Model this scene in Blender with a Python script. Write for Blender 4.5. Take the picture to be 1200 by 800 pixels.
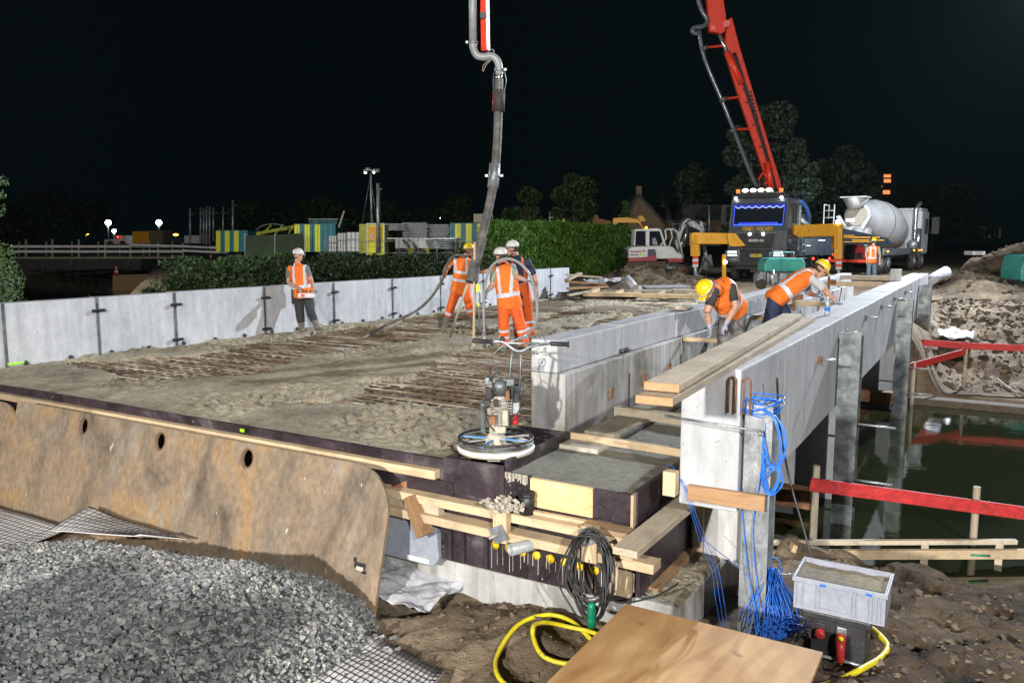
import bpy, bmesh, math, random
import numpy as np
from mathutils import Vector, Matrix, Quaternion
random.seed(7); RNG = np.random.default_rng(7)
S = bpy.context.scene
for o in list(bpy.data.objects): bpy.data.objects.remove(o)
COL = S.collection

# ------------------------------------------------------------ camera
CAM_H = 1.95
PITCH = math.atan(117 / 938.0); YAW = math.atan(560 / 945.25)
cd = bpy.data.cameras.new('camera'); cam = bpy.data.objects.new('camera', cd); COL.objects.link(cam)
cam.location = (0, 0, CAM_H); cam.rotation_euler = (math.pi / 2 - PITCH, 0, YAW)
cd.sensor_width = 36; cd.lens = 36 * 938.0 / 1200; cd.clip_start = 0.05; cd.clip_end = 3000
S.camera = cam
S.render.resolution_x = 1024; S.render.resolution_y = 682
S.view_settings.view_transform = 'Standard'; S.view_settings.look = 'None'
S.view_settings.exposure = 0.0; S.view_settings.gamma = 1

# ------------------------------------------------------------ night sky
W = bpy.data.worlds.new('World'); S.world = W; W.use_nodes = True
wn = W.node_tree; bg = wn.nodes['Background']
bg.inputs['Color'].default_value = (0.22, 0.80, 0.95, 1); bg.inputs['Strength'].default_value = 0.0030

# ------------------------------------------------------------ site floodlights (real lamps of the site, out of frame)
def flood(name, loc, aim, power, color, radius=0.18, angle=150, blend=0.6):
    l = bpy.data.lights.new(name, 'SPOT'); l.energy = power; l.color = color
    l.shadow_soft_size = radius; l.spot_size = math.radians(angle); l.spot_blend = blend
    if angle > 170: l.type = 'POINT'
    o = bpy.data.objects.new(name, l); COL.objects.link(o); o.location = loc
    o.rotation_euler = (Vector(aim) - Vector(loc)).to_track_quat('-Z', 'Y').to_euler()
    return o
flood('floodlight_beam', (15.0, -15.0, 11.0), (-6, 15, 1.5), 35000, (1.0, 0.97, 0.93), angle=110)
flood('floodlight_beam', (-1.2, -10.0, 4.5), (-6, 8, 0), 17000, (1.0, 0.95, 0.88))
flood('floodlight_beam', (1.9, 34.5, 11.5), (-7.5, 13, 0), 42000, (0.84, 0.91, 1.0), angle=108, blend=0.9)
flood('floodlight_beam', (1.9, 35.0, 11.5), (-4, 45, 2), 13000, (0.84, 0.91, 1.0), angle=62, blend=0.9)
flood('floodlight_beam', (-36, 12.0, 10.0), (-16, 34, 0.5), 9500, (0.95, 1.0, 0.95), angle=120)

# ------------------------------------------------------------ geometry helpers
fwv = Vector((-math.sin(YAW) * math.cos(PITCH), math.cos(YAW) * math.cos(PITCH), -math.sin(PITCH)))
rtv = Vector((math.cos(YAW), math.sin(YAW), 0)); upv = rtv.cross(fwv)
FH = Vector((-math.sin(YAW), math.cos(YAW), 0))
def at(px, py, D):
    "world point seen at photo pixel (px, py) whose horizontal distance along the view is D metres"
    d = fwv * 938 + rtv * (px - 600) + upv * (400 - py)
    return Vector((0, 0, CAM_H)) + d * (D / d.dot(FH))

def wloc(o):
    v = Vector((0, 0, 0))
    while o is not None:
        v += o.location; o = o.parent
    return v
def tag(o, label=None, cat=None, group=None, kind=None):
    if label: o['label'] = label
    if cat: o['category'] = cat
    if group: o['group'] = group
    if kind: o['kind'] = kind
    return o
def thing(name, label, cat, loc=(0, 0, 0), group=None):
    o = bpy.data.objects.new(name, None); COL.objects.link(o); o.location = loc
    o.empty_display_size = 0.1
    return tag(o, label, cat, group)
def copy_tree(o, parent=None):
    c = o.copy(); COL.objects.link(c)
    if parent is not None:
        c.parent = parent
    for ch in o.children: copy_tree(ch, c)
    return c
def perp(d):
    d = Vector(d).normalized(); a = Vector((0, 0, 1)) if abs(d.z) < 0.9 else Vector((1, 0, 0))
    u = a.cross(d).normalized(); return u, d.cross(u).normalized()

class MB:
    def __init__(s): s.v = []; s.f = []; s.m = []; s.sm = []
    def add(s, vs, fs, mi=0, smooth=False):
        n = len(s.v); s.v += [tuple(p) for p in vs]
        for f in fs: s.f.append([i + n for i in f]); s.m.append(mi); s.sm.append(smooth)
        return s
    def box(s, a, b, mi=0):
        x0, y0, z0 = [min(a[i], b[i]) for i in range(3)]; x1, y1, z1 = [max(a[i], b[i]) for i in range(3)]
        return s.add([(x0,y0,z0),(x1,y0,z0),(x1,y1,z0),(x0,y1,z0),(x0,y0,z1),(x1,y0,z1),(x1,y1,z1),(x0,y1,z1)],
                     [(0,3,2,1),(4,5,6,7),(0,1,5,4),(1,2,6,5),(2,3,7,6),(3,0,4,7)], mi)
    def obox(s, c, ax, ay, az, mi=0):   # oriented box: centre and three half vectors
        c, ax, ay, az = Vector(c), Vector(ax), Vector(ay), Vector(az)
        P = [c - ax - ay - az, c + ax - ay - az, c + ax + ay - az, c - ax + ay - az, c - ax - ay + az, c + ax - ay + az, c + ax + ay + az, c - ax + ay + az]
        return s.add(P, [(0,3,2,1),(4,5,6,7),(0,1,5,4),(1,2,6,5),(2,3,7,6),(3,0,4,7)], mi)
    def bar(s, p0, p1, w, h, mi=0, upd=(0, 0, 1)):   # rectangular bar from p0 to p1, w sideways, h along up
        p0, p1 = Vector(p0), Vector(p1); d = (p1 - p0); L = d.length; d.normalize()
        sd = d.cross(Vector(upd))
        if sd.length < 1e-4: sd = Vector((1, 0, 0))
        sd.normalize(); u = sd.cross(d).normalized()
        return s.obox((p0 + p1) / 2, d * (L / 2), sd * (w / 2), u * (h / 2), mi)
    def tube(s, pts, r, n=8, mi=0, caps=True, closed=False, smooth=True):
        pts = [Vector(p) for p in pts]; N = len(pts); base = len(s.v); u = None
        for i, p in enumerate(pts):
            if closed: t = pts[(i + 1) % N] - pts[i - 1]
            else: t = pts[min(i + 1, N - 1)] - pts[max(i - 1, 0)]
            if t.length < 1e-9: t = Vector((0, 0, 1))
            t.normalize()
            if u is None: u, w = perp(t)
            else:
                u = (u - t * u.dot(t))
                if u.length < 1e-6: u, w = perp(t)
                u.normalize(); w = t.cross(u)
            rr = r[i] if hasattr(r, '__len__') else r
            for k in range(n):
                a = 2 * math.pi * k / n; s.v.append(tuple(p + u * (rr * math.cos(a)) + w * (rr * math.sin(a))))
        for i in range(N if closed else N - 1):
            j = (i + 1) % N
            for k in range(n):
                k2 = (k + 1) % n
                s.f.append([base + i * n + k, base + i * n + k2, base + j * n + k2, base + j * n + k]); s.m.append(mi); s.sm.append(smooth)
        if caps and not closed:
            s.f.append([base + k for k in range(n)][::-1]); s.m.append(mi); s.sm.append(False)
            s.f.append([base + (N - 1) * n + k for k in range(n)]); s.m.append(mi); s.sm.append(False)
        return s
    def cyl(s, p0, p1, r0, r1=None, n=16, mi=0):
        return s.tube([p0, p1], [r0, r0 if r1 is None else r1], n, mi)
    def lathe(s, prof, c, axis=(0, 0, 1), n=20, mi=0, smooth=True):   # prof [(r, h)]
        c = Vector(c); ax = Vector(axis).normalized(); u, w = perp(ax); base = len(s.v)
        for r, h in prof:
            for k in range(n):
                a = 2 * math.pi * k / n; s.v.append(tuple(c + ax * h + u * (r * math.cos(a)) + w * (r * math.sin(a))))
        for i in range(len(prof) - 1):
            for k in range(n):
                k2 = (k + 1) % n
                s.f.append([base + i * n + k, base + i * n + k2, base + (i + 1) * n + k2, base + (i + 1) * n + k]); s.m.append(mi); s.sm.append(smooth)
        if prof[0][0] > 1e-4: s.f.append([base + k for k in range(n)][::-1]); s.m.append(mi); s.sm.append(False)
        if prof[-1][0] > 1e-4: s.f.append([base + (len(prof) - 1) * n + k for k in range(n)]); s.m.append(mi); s.sm.append(False)
        return s
    def ball(s, c, r, n=10, mi=0, sc=(1, 1, 1)):
        c = Vector(c); base = len(s.v); m = n // 2 + 1
        for i in range(m + 1):
            th = math.pi * i / m
            for k in range(n):
                a = 2 * math.pi * k / n
                s.v.append((c.x + r * sc[0] * math.sin(th) * math.cos(a), c.y + r * sc[1] * math.sin(th) * math.sin(a), c.z + r * sc[2] * math.cos(th)))
        for i in range(m):
            for k in range(n):
                k2 = (k + 1) % n
                s.f.append([base + i * n + k, base + (i + 1) * n + k, base + (i + 1) * n + k2, base + i * n + k2]); s.m.append(mi); s.sm.append(True)
        return s
    def prism(s, poly, o, u, v, w, mi=0):   # polygon in (u,v) at origin o, extruded by vector w
        o, u, v, w = Vector(o), Vector(u), Vector(v), Vector(w); n = len(poly)
        A = [o + u * a + v * b for a, b in poly]; B = [p + w for p in A]
        area = sum(poly[i][0] * poly[(i + 1) % n][1] - poly[(i + 1) % n][0] * poly[i][1] for i in range(n))
        flip = (area > 0) == (u.cross(v).dot(w) > 0)
        fs = [list(range(n)), list(range(n, 2 * n))[::-1]] + [[i, i + n, (i + 1) % n + n, (i + 1) % n] for i in range(n)]
        if flip: fs = [f[::-1] for f in fs]
        return s.add(A + B, fs, mi)
    def build(s, name, mats, parent=None, org=None, bevel=0, label=None, cat=None, group=None, kind=None, local=False):
        if parent is not None: og = Vector((0, 0, 0)) if local else wloc(parent)
        elif org is not None: og = Vector(org)
        else:
            a = np.array(s.v); og = Vector(((a[:, 0].min() + a[:, 0].max()) / 2, (a[:, 1].min() + a[:, 1].max()) / 2, a[:, 2].min()))
        me = bpy.data.meshes.new(name); me.from_pydata([(p[0] - og.x, p[1] - og.y, p[2] - og.z) for p in s.v], [], s.f)
        if not isinstance(mats, (list, tuple)): mats = [mats]
        for m in mats: me.materials.append(m)
        me.polygons.foreach_set('material_index', s.m); me.polygons.foreach_set('use_smooth', s.sm); me.update()
        o = bpy.data.objects.new(name, me); COL.objects.link(o)
        if parent is not None: o.parent = parent
        else: o.location = og
        if bevel:
            b = o.modifiers.new('bevel', 'BEVEL'); b.width = bevel; b.segments = 2; b.limit_method = 'ANGLE'; b.angle_limit = math.radians(40)
        return tag(o, label, cat, group, kind)

def np_mesh(name, V, F, mats, midx=None, parent=None, smooth=False, **kw):
    V = np.asarray(V, dtype=np.float32); F = np.asarray(F, dtype=np.int32)
    me = bpy.data.meshes.new(name); k = F.shape[1]
    og = wloc(parent) if parent is not None else Vector((0, 0, 0))
    V = V - np.array(og, dtype=np.float32)
    me.vertices.add(len(V)); me.vertices.foreach_set('co', V.ravel())
    me.loops.add(F.size); me.loops.foreach_set('vertex_index', F.ravel())
    me.polygons.add(len(F)); me.polygons.foreach_set('loop_start', np.arange(0, F.size, k, dtype=np.int32)); me.polygons.foreach_set('loop_total', np.full(len(F), k, dtype=np.int32))
    if not isinstance(mats, (list, tuple)): mats = [mats]
    for m in mats: me.materials.append(m)
    if midx is not None: me.polygons.foreach_set('material_index', np.asarray(midx, dtype=np.int32))
    me.polygons.foreach_set('use_smooth', np.full(len(F), smooth)); me.update(calc_edges=True); me.validate()
    o = bpy.data.objects.new(name, me); COL.objects.link(o)
    if parent is not None: o.parent = parent
    return tag(o, **kw)

# value noise on numpy arrays
_LAT = RNG.random((256, 256))
def vnoise(x, y):
    xi = np.floor(x).astype(int); yi = np.floor(y).astype(int); fx = x - xi; fy = y - yi
    fx = fx * fx * (3 - 2 * fx); fy = fy * fy * (3 - 2 * fy)
    a = _LAT[xi % 256, yi % 256]; b = _LAT[(xi + 1) % 256, yi % 256]; c = _LAT[xi % 256, (yi + 1) % 256]; d = _LAT[(xi + 1) % 256, (yi + 1) % 256]
    return (a * (1 - fx) + b * fx) * (1 - fy) + (c * (1 - fx) + d * fx) * fy
def fbm(x, y, s, o=4):
    r = 0; a = 1; t = 0
    for i in range(o):
        r = r + a * (vnoise(x * s + 17 * i, y * s + 31 * i) - 0.5); t += a; a *= 0.5; s *= 2.03
    return r / t * 2
def sstep(a, b, x):
    t = np.clip((x - a) / (b - a), 0, 1); return t * t * (3 - 2 * t)
def grid_mesh(xs, ys, hf):
    X, Y = np.meshgrid(xs, ys); Z = hf(X, Y); V = np.stack([X.ravel(), Y.ravel(), Z.ravel()], 1)
    nx, ny = len(xs), len(ys); i = np.arange(nx - 1)[None, :] + (np.arange(ny - 1) * nx)[:, None]; i = i.ravel()
    return V, np.stack([i, i + 1, i + nx + 1, i + nx], 1)

# ------------------------------------------------------------ materials
def nt(name):
    m = bpy.data.materials.new(name); m.use_nodes = True; t = m.node_tree; return m, t, t.nodes['Principled BSDF']
def noise_node(t, vec, scale, detail=5, rough=0.6, dist=0.0):
    n = t.nodes.new('ShaderNodeTexNoise'); n.inputs['Scale'].default_value = scale; n.inputs['Detail'].default_value = detail
    n.inputs['Roughness'].default_value = rough; n.inputs['Distortion'].default_value = dist
    if vec is not None: t.links.new(vec, n.inputs['Vector'])
    return n.outputs['Fac']
def ramp(t, fac, stops):
    r = t.nodes.new('ShaderNodeValToRGB'); t.links.new(fac, r.inputs['Fac']); e = r.color_ramp.elements
    while len(e) < len(stops): e.new(0.5)
    for i, (p, c) in enumerate(stops):
        e[i].position = p; e[i].color = (c[0], c[1], c[2], 1) if hasattr(c, '__len__') else (c, c, c, 1)
    return r.outputs['Color']
def mixc(t, fac, a, b, mode='MIX'):
    n = t.nodes.new('ShaderNodeMix'); n.data_type = 'RGBA'; n.blend_type = mode
    for sock, val in ((n.inputs[0], fac), (n.inputs[6], a), (n.inputs[7], b)):
        if isinstance(val, bpy.types.NodeSocket): t.links.new(val, sock)
        elif hasattr(val, '__len__'): sock.default_value = (val[0], val[1], val[2], 1)
        else: sock.default_value = val
    return n.outputs[2]
def coords(t, kind='Object', scale=(1, 1, 1)):
    tc = t.nodes.new('ShaderNodeTexCoord')
    if kind == 'World':
        src = t.nodes.new('ShaderNodeNewGeometry').outputs['Position']
    else: src = tc.outputs[kind]
    # each object gets its own offset so alike pieces do not repeat
    oi = t.nodes.new('ShaderNodeObjectInfo'); ml = t.nodes.new('ShaderNodeVectorMath'); ml.operation = 'MULTIPLY_ADD'
    cb = t.nodes.new('ShaderNodeCombineXYZ')
    for i in range(3): t.links.new(oi.outputs['Random'], cb.inputs[i])
    t.links.new(cb.outputs[0], ml.inputs[0]); ml.inputs[1].default_value = (37, 53, 71); t.links.new(src, ml.inputs[2])
    mp = t.nodes.new('ShaderNodeMapping'); mp.inputs['Scale'].default_value = scale; t.links.new(ml.outputs[0], mp.inputs['Vector'])
    return mp.outputs['Vector']
def bump(t, b, h, strength, dist=0.01, prev=None):
    n = t.nodes.new('ShaderNodeBump'); n.inputs['Strength'].default_value = strength; n.inputs['Distance'].default_value = dist
    t.links.new(h, n.inputs['Height'])
    if prev is not None: t.links.new(prev, n.inputs['Normal'])
    t.links.new(n.outputs['Normal'], b.inputs['Normal']); return n.outputs['Normal']
def surf(name, cols, scale=3.0, rough=0.7, metal=0.0, bs=0.3, bd=0.01, bscale=40, spots=None, stretch=(1, 1, 1), rvar=0.0, kind='Object', lo=0.3, hi=0.7, dist=0.3, spec=None, coat=0, streak=0):
    "procedural surface: 2-4 colours over two noises, spots = (colour, scale, threshold), rvar = per-object brightness spread"
    m, t, b = nt(name); v = coords(t, kind, stretch)
    f = noise_node(t, v, scale, 6, 0.62, dist); n = len(cols)
    c = ramp(t, f, [(lo + (hi - lo) * i / max(1, n - 1), cols[i]) for i in range(n)]) if n > 1 else None
    if c is None:
        rgb = t.nodes.new('ShaderNodeRGB'); rgb.outputs[0].default_value = (*cols[0], 1); c = rgb.outputs[0]
    f2 = noise_node(t, v, scale * 9, 4, 0.7); c = mixc(t, 1.0, c, ramp(t, f2, [(0.25, 0.80), (0.75, 1.15)]), 'MULTIPLY')
    if streak:
        f4 = noise_node(t, coords(t, kind, (5, 5, 0.35)), 1.6, 5, 0.6); c = mixc(t, 1.0, c, ramp(t, f4, [(0.35, 1 - streak), (0.6, 1.05)]), 'MULTIPLY')
        vo = t.nodes.new('ShaderNodeTexVoronoi'); vo.inputs['Scale'].default_value = 14; t.links.new(v, vo.inputs['Vector']); c = mixc(t, ramp(t, vo.outputs['Distance'], [(0.05, 0.75), (0.085, 0.0)]), c, (0.10, 0.10, 0.10))
    if spots:
        f3 = noise_node(t, v, spots[1], 3, 0.5); k = ramp(t, f3, [(spots[2], 0.0), (spots[2] + 0.06, 1.0)]); c = mixc(t, k, c, spots[0])
    if rvar:
        oi = t.nodes.new('ShaderNodeObjectInfo'); c = mixc(t, 1.0, c, ramp(t, oi.outputs['Random'], [(0, 1 - rvar), (1, 1 + rvar)]), 'MULTIPLY')
    t.links.new(c, b.inputs['Base Color']); b.inputs['Metallic'].default_value = metal
    t.links.new(ramp(t, f2, [(0.3, max(0, rough - 0.12)), (0.7, min(1, rough + 0.1))]), b.inputs['Roughness'])
    if spec is not None: b.inputs['Specular IOR Level'].default_value = spec
    if coat: b.inputs['Coat Weight'].default_value = coat; b.inputs['Coat Roughness'].default_value = 0.15
    if bs: bump(t, b, noise_node(t, v, bscale, 5, 0.65), bs, bd)
    return m
def emis(name, col, strength):
    m, t, b = nt(name); b.inputs['Base Color'].default_value = (*col, 1); b.inputs['Emission Color'].default_value = (*col, 1); b.inputs['Emission Strength'].default_value = strength; return m

def wood(name, axis, cols, rough=0.75, dirt=0.55):
    st = {'x': (0.9, 14, 14), 'y': (14, 0.9, 14), 'z': (14, 14, 0.9)}[axis]
    m, t, b = nt(name); v = coords(t, 'Object', st)
    f = noise_node(t, v, 1.6, 6, 0.6, 0.9); c = ramp(t, f, [(0.3, cols[0]), (0.5, cols[1]), (0.7, cols[2])])
    v2 = coords(t, 'Object', (1, 1, 1)); g = noise_node(t, v2, 2.6, 5, 0.65)
    c = mixc(t, ramp(t, g, [(0.47, 0.0), (0.72, dirt)]), c, (0.17, 0.14, 0.105))
    oi = t.nodes.new('ShaderNodeObjectInfo'); c = mixc(t, 1.0, c, ramp(t, oi.outputs['Random'], [(0, 0.75), (1, 1.2)]), 'MULTIPLY')
    t.links.new(c, b.inputs['Base Color']); b.inputs['Roughness'].default_value = rough
    bump(t, b, f, 0.25, 0.004); return m
PINE = ((0.42, 0.30, 0.17), (0.58, 0.45, 0.29), (0.50, 0.37, 0.22))
OLD = ((0.30, 0.25, 0.18), (0.46, 0.40, 0.30), (0.37, 0.31, 0.23))
BRN = ((0.20, 0.11, 0.055), (0.34, 0.20, 0.10), (0.26, 0.15, 0.07))
M = {}
for ax in 'xyz':
    M['pine_' + ax] = wood('pine_wood_' + ax, ax, PINE); M['old_' + ax] = wood('weathered_wood_' + ax, ax, OLD, dirt=0.6); M['brown_' + ax] = wood('brown_wood_' + ax, ax, BRN)
M['plank_end'] = surf('orange_end_grain', [(0.34, 0.18, 0.09), (0.47, 0.27, 0.14)], 20)
M['precast'] = surf('precast_concrete', [(0.34, 0.355, 0.38), (0.41, 0.425, 0.45), (0.46, 0.475, 0.50)], 0.9, 0.72, bs=0.2, bd=0.004, bscale=60, spots=((0.16, 0.16, 0.15), 30, 0.70), rvar=0.07, stretch=(1, 1, 0.6), streak=0.12)
M['precast_stain'] = surf('stained_concrete', [(0.16, 0.145, 0.11), (0.34, 0.335, 0.32), (0.46, 0.46, 0.46)], 1.0, 0.75, bs=0.15, bd=0.004, bscale=50, spots=((0.10, 0.10, 0.10), 50, 0.72), rvar=0.06, stretch=(1, 1, 0.5), lo=0.35, hi=0.6, streak=0.3)
M['joint'] = surf('dark_joint', [(0.02, 0.02, 0.022), (0.05, 0.05, 0.05)], 5, 0.8)
M['ply_dark'] = surf('film_faced_plywood', [(0.018, 0.012, 0.016), (0.045, 0.032, 0.040), (0.16, 0.15, 0.155)], 2.6, 0.5, bs=0.1, bscale=30, spots=((0.42, 0.40, 0.37), 34, 0.70), lo=0.4, hi=0.78)
M['ply_raw'] = surf('raw_plywood', [(0.46, 0.30, 0.13), (0.62, 0.45, 0.22), (0.70, 0.53, 0.30)], 1.6, 0.7, bs=0.15, bscale=30, stretch=(1, 3, 3), spots=((0.25, 0.17, 0.10), 16, 0.72))
M['galv'] = surf('galvanised_steel', [(0.14, 0.155, 0.165), (0.30, 0.325, 0.345), (0.50, 0.52, 0.54)], 9, 0.42, 0.5, bs=0.06, bscale=60, stretch=(1, 1, 0.5))
M['galv_dark'] = surf('dark_steel_section', [(0.045, 0.055, 0.058), (0.13, 0.15, 0.155), (0.26, 0.28, 0.28)], 6, 0.45, 0.5, bs=0.06)
M['chrome'] = surf('bright_metal', [(0.55, 0.56, 0.58), (0.72, 0.73, 0.75)], 6, 0.28, 0.9, bs=0.03)
M['rust'] = surf('rusty_steel', [(0.10, 0.045, 0.02), (0.22, 0.10, 0.045), (0.30, 0.17, 0.09)], 8, 0.8, 0.2, bs=0.3)
M['black'] = surf('black_plastic', [(0.012, 0.012, 0.013), (0.03, 0.03, 0.032)], 8, 0.5, bs=0.05)
M['blackmetal'] = surf('black_painted_metal', [(0.02, 0.02, 0.022), (0.055, 0.055, 0.06)], 5, 0.45, 0.3, bs=0.05)
M['rubber'] = surf('dusty_rubber', [(0.02, 0.02, 0.02), (0.07, 0.065, 0.06)], 6, 0.8, bs=0.2)
M['hose'] = surf('concrete_splashed_hose', [(0.045, 0.042, 0.042), (0.11, 0.105, 0.10), (0.22, 0.21, 0.19)], 6, 0.7, bs=0.35, bd=0.012, bscale=30, lo=0.3, hi=0.75)
M['yellow'] = surf('yellow_paint', [(0.72, 0.33, 0.012), (0.80, 0.40, 0.02)], 2, 0.4, bs=0.04, spots=((0.22, 0.13, 0.05), 7, 0.64))
M['yel_bright'] = surf('bright_yellow_paint', [(0.75, 0.72, 0.02), (0.82, 0.80, 0.04)], 2, 0.5, bs=0.04)
M['yel_hose'] = surf('yellow_rubber', [(0.60, 0.50, 0.01), (0.80, 0.68, 0.03)], 5, 0.45, bs=0.05, spots=((0.3, 0.26, 0.1), 14, 0.66))
M['teal'] = surf('teal_paint', [(0.03, 0.27, 0.23), (0.07, 0.40, 0.34)], 3, 0.4, bs=0.04, spots=((0.3, 0.4, 0.36), 12, 0.68))
M['teal_dark'] = surf('teal_container_paint', [(0.01, 0.16, 0.19), (0.02, 0.22, 0.25)], 2, 0.5, bs=0.04)
M['red'] = surf('red_paint', [(0.74, 0.040, 0.016), (0.88, 0.065, 0.025)], 2, 0.42, bs=0.08, coat=0.15, spots=((0.16, 0.03, 0.02), 5, 0.66), streak=0.0)
M['red_board'] = surf('red_painted_board', [(0.30, 0.012, 0.014), (0.44, 0.02, 0.02), (0.58, 0.03, 0.03)], 2, 0.65, bs=0.4, stretch=(0.8, 8, 8), spots=((0.22, 0.13, 0.10), 6, 0.63))
M['white'] = surf('white_paint', [(0.55, 0.56, 0.56), (0.74, 0.75, 0.75)], 3, 0.4, bs=0.04, spots=((0.3, 0.28, 0.25), 8, 0.70))
M['maroon'] = surf('maroon_paint', [(0.28, 0.01, 0.015), (0.38, 0.02, 0.02)], 3, 0.4, bs=0.04)
M['anthracite'] = surf('dark_slate_paint', [(0.075, 0.092, 0.105), (0.11, 0.13, 0.148)], 3, 0.32, bs=0.05, coat=0.4, spots=((0.20, 0.18, 0.15), 7, 0.67))
M['navy'] = surf('navy_board', [(0.010, 0.016, 0.026), (0.02, 0.03, 0.045)], 3, 0.4, bs=0.03)
M['drum'] = surf('dusty_white_drum', [(0.50, 0.51, 0.51), (0.68, 0.69, 0.69)], 1.5, 0.5, bs=0.05)
M['grime'] = surf('concrete_crusted_metal', [(0.07, 0.065, 0.06), (0.30, 0.28, 0.25), (0.50, 0.48, 0.44)], 14, 0.8, bs=0.6, bd=0.012, bscale=40)
M['caked'] = surf('dried_concrete_crust', [(0.33, 0.30, 0.24), (0.56, 0.52, 0.44)], 12, 0.85, bs=0.7, bd=0.015, bscale=35)
M['crate'] = surf('grey_plastic_crate', [(0.23, 0.25, 0.30), (0.29, 0.31, 0.37)], 2, 0.45, bs=0.03)
M['blue'] = surf('blue_plastic', [(0.010, 0.10, 0.50), (0.025, 0.19, 0.72)], 4, 0.4, bs=0.02)
M['green'] = surf('green_plastic', [(0.005, 0.17, 0.09), (0.01, 0.23, 0.13)], 4, 0.4, bs=0.02)
M['redplug'] = surf('red_plastic_plug', [(0.35, 0.02, 0.02), (0.48, 0.04, 0.035)], 4, 0.4, bs=0.02)
M['capyel'] = surf('yellow_plastic_cap', [(0.78, 0.50, 0.01), (0.85, 0.58, 0.02)], 4, 0.5, bs=0.02)
M['lime'] = surf('lime_marker_paint', [(0.35, 0.85, 0.01), (0.4, 0.95, 0.02)], 4, 0.6, bs=0)
M['pvc'] = surf('grey_pvc', [(0.22, 0.24, 0.25), (0.32, 0.34, 0.35)], 6, 0.4, bs=0.03)
M['paper'] = surf('white_paper', [(0.70, 0.70, 0.68), (0.76, 0.76, 0.75)], 6, 0.6, bs=0)
M['ink'] = surf('grey_ink', [(0.08, 0.08, 0.09), (0.12, 0.12, 0.13)], 6, 0.6, bs=0)
M['sheet'] = surf('pale_plastic_sheet', [(0.30, 0.31, 0.34), (0.55, 0.56, 0.60)], 4, 0.35, bs=0.5, bd=0.03, bscale=9)
M['mesh_black'] = surf('black_geogrid', [(0.012, 0.012, 0.014), (0.025, 0.025, 0.028)], 8, 0.6, bs=0)
M['fleece'] = surf('white_fleece', [(0.66, 0.65, 0.66), (0.80, 0.79, 0.81)], 5, 0.85, bs=0.1)
M['mud'] = surf('dark_mud', [(0.05, 0.038, 0.026), (0.11, 0.085, 0.06)], 6, 0.9, bs=0.6, bd=0.03, bscale=12)
M['blue_paint'] = surf('chipped_blue_paint', [(0.03, 0.16, 0.42), (0.08, 0.28, 0.60), (0.45, 0.44, 0.40)], 9, 0.5, bs=0.3, lo=0.3, hi=0.75)
M['yel_letter'] = surf('yellow_lettering', [(0.85, 0.48, 0.01), (0.9, 0.55, 0.02)], 3, 0.6, bs=0)
# ============================================================ THE SETTING
def clods(X, Y):
    n = fbm(X, Y, 1.1, 5); r = 1 - np.abs(fbm(X + 9, Y - 4, 2.6, 4)) * 2.2
    return n * 0.16 + r * 0.07
def ground_h(X, Y):
    n = fbm(X, Y, 0.35, 4); f = fbm(X, Y, 3.5, 4)
    # near bank: dug pit in front of the abutment, rising to the right and behind the camera
    right = sstep(-1.7, -0.9, X)
    near = -1.22 + f * 0.10 + n * 0.05
    near = near * (1 - right) + right * (-1.36 + np.clip(8.7 - Y, 0, 9) * 0.155 + np.clip(X - 0.2, 0, 3) * 0.10 + f * 0.13 + clods(X, Y) * 0.6)
    near = near + 0.10 * np.exp(-((X + 3.3) ** 2 + (Y - 5.1) ** 2) / 0.3) + 0.12 * np.exp(-((X + 2.9) ** 2 + (Y - 5.55) ** 2) / 0.25)
    near = near - 0.25 * np.exp(-((X + 4.3) ** 2 + (Y - 5.5) ** 2) / 0.12)
    near = near - 0.10 * sstep(-5.5, -8, X) + sstep(3.6, 0.5, Y) * 0.45 + sstep(-12, -17, X) * 1.0
    # far side
    far = 0.02 + sstep(27, 32, Y) * 0.28 + n * 0.07 + f * 0.03
    rt = sstep(-1.6, -0.6, X)
    slope = -1.38 + sstep(20.6, 26.8, Y + 0.4 * n) * 1.38 + clods(X, Y) * sstep(19.5, 22, Y) * 1.3
    mound = 1.35 * np.exp(-((X - 2.2) / 3.4) ** 2 - ((Y - 41) / 5) ** 2) + 1.0 * np.exp(-((X - 6.5) / 5) ** 2 - ((Y - 44) / 6) ** 2) + 0.45 * np.exp(-((X + 0.8) / 1.6) ** 2 - ((Y - 33) / 3.4) ** 2)
    slope = slope + mound + 0.25 * sstep(28, 33, Y) + clods(X * 0.8, Y * 0.8) * 0.9 * sstep(27, 31, Y) * sstep(60, 46, Y)
    far = far * (1 - rt) + slope * rt
    # soil heap between the deck end and the small excavator
    far = far + 0.5 * np.exp(-((X + 12.2) / 2.0) ** 2 - ((Y - 31.5) / 1.6) ** 2) * (1 + f)
    h = np.where(Y < 13, near, far)
    # canal bed
    nb = np.where(X > -1.75, 8.75, 7.0); fb = np.where(X > -1.3, 19.3, 19.2)
    can = sstep(0, 0.5, Y - nb) * sstep(0.5, 0, Y - fb)
    out = X < -13.6
    side = sstep(0.0, 2.0, -(X + 1.30 * Y) - 3.5) * sstep(8.2, 10.5, Y) * sstep(50, 47, Y)
    can = np.maximum(can, np.where(out, side, 0))
    h = h * (1 - can) - 2.7 * can
    return h
xs = np.concatenate([-40 - np.geomspace(1, 900, 26)[::-1], np.arange(-40, -14, 0.45), np.arange(-14, -6, 0.10), np.arange(-6, 2.2, 0.05), np.arange(2.2, 10, 0.16), np.arange(10, 40, 0.8), 40 + np.geomspace(1, 900, 26)])
ys = np.concatenate([-6 - np.geomspace(1, 300, 12)[::-1], np.arange(-6, 2, 0.4), np.arange(2, 9.4, 0.05), np.arange(9.4, 19, 0.4), np.arange(19, 34, 0.10), np.arange(34, 60, 0.3), 60 + np.geomspace(1, 1100, 34)])
V, Fq = grid_mesh(xs, ys, ground_h)
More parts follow.
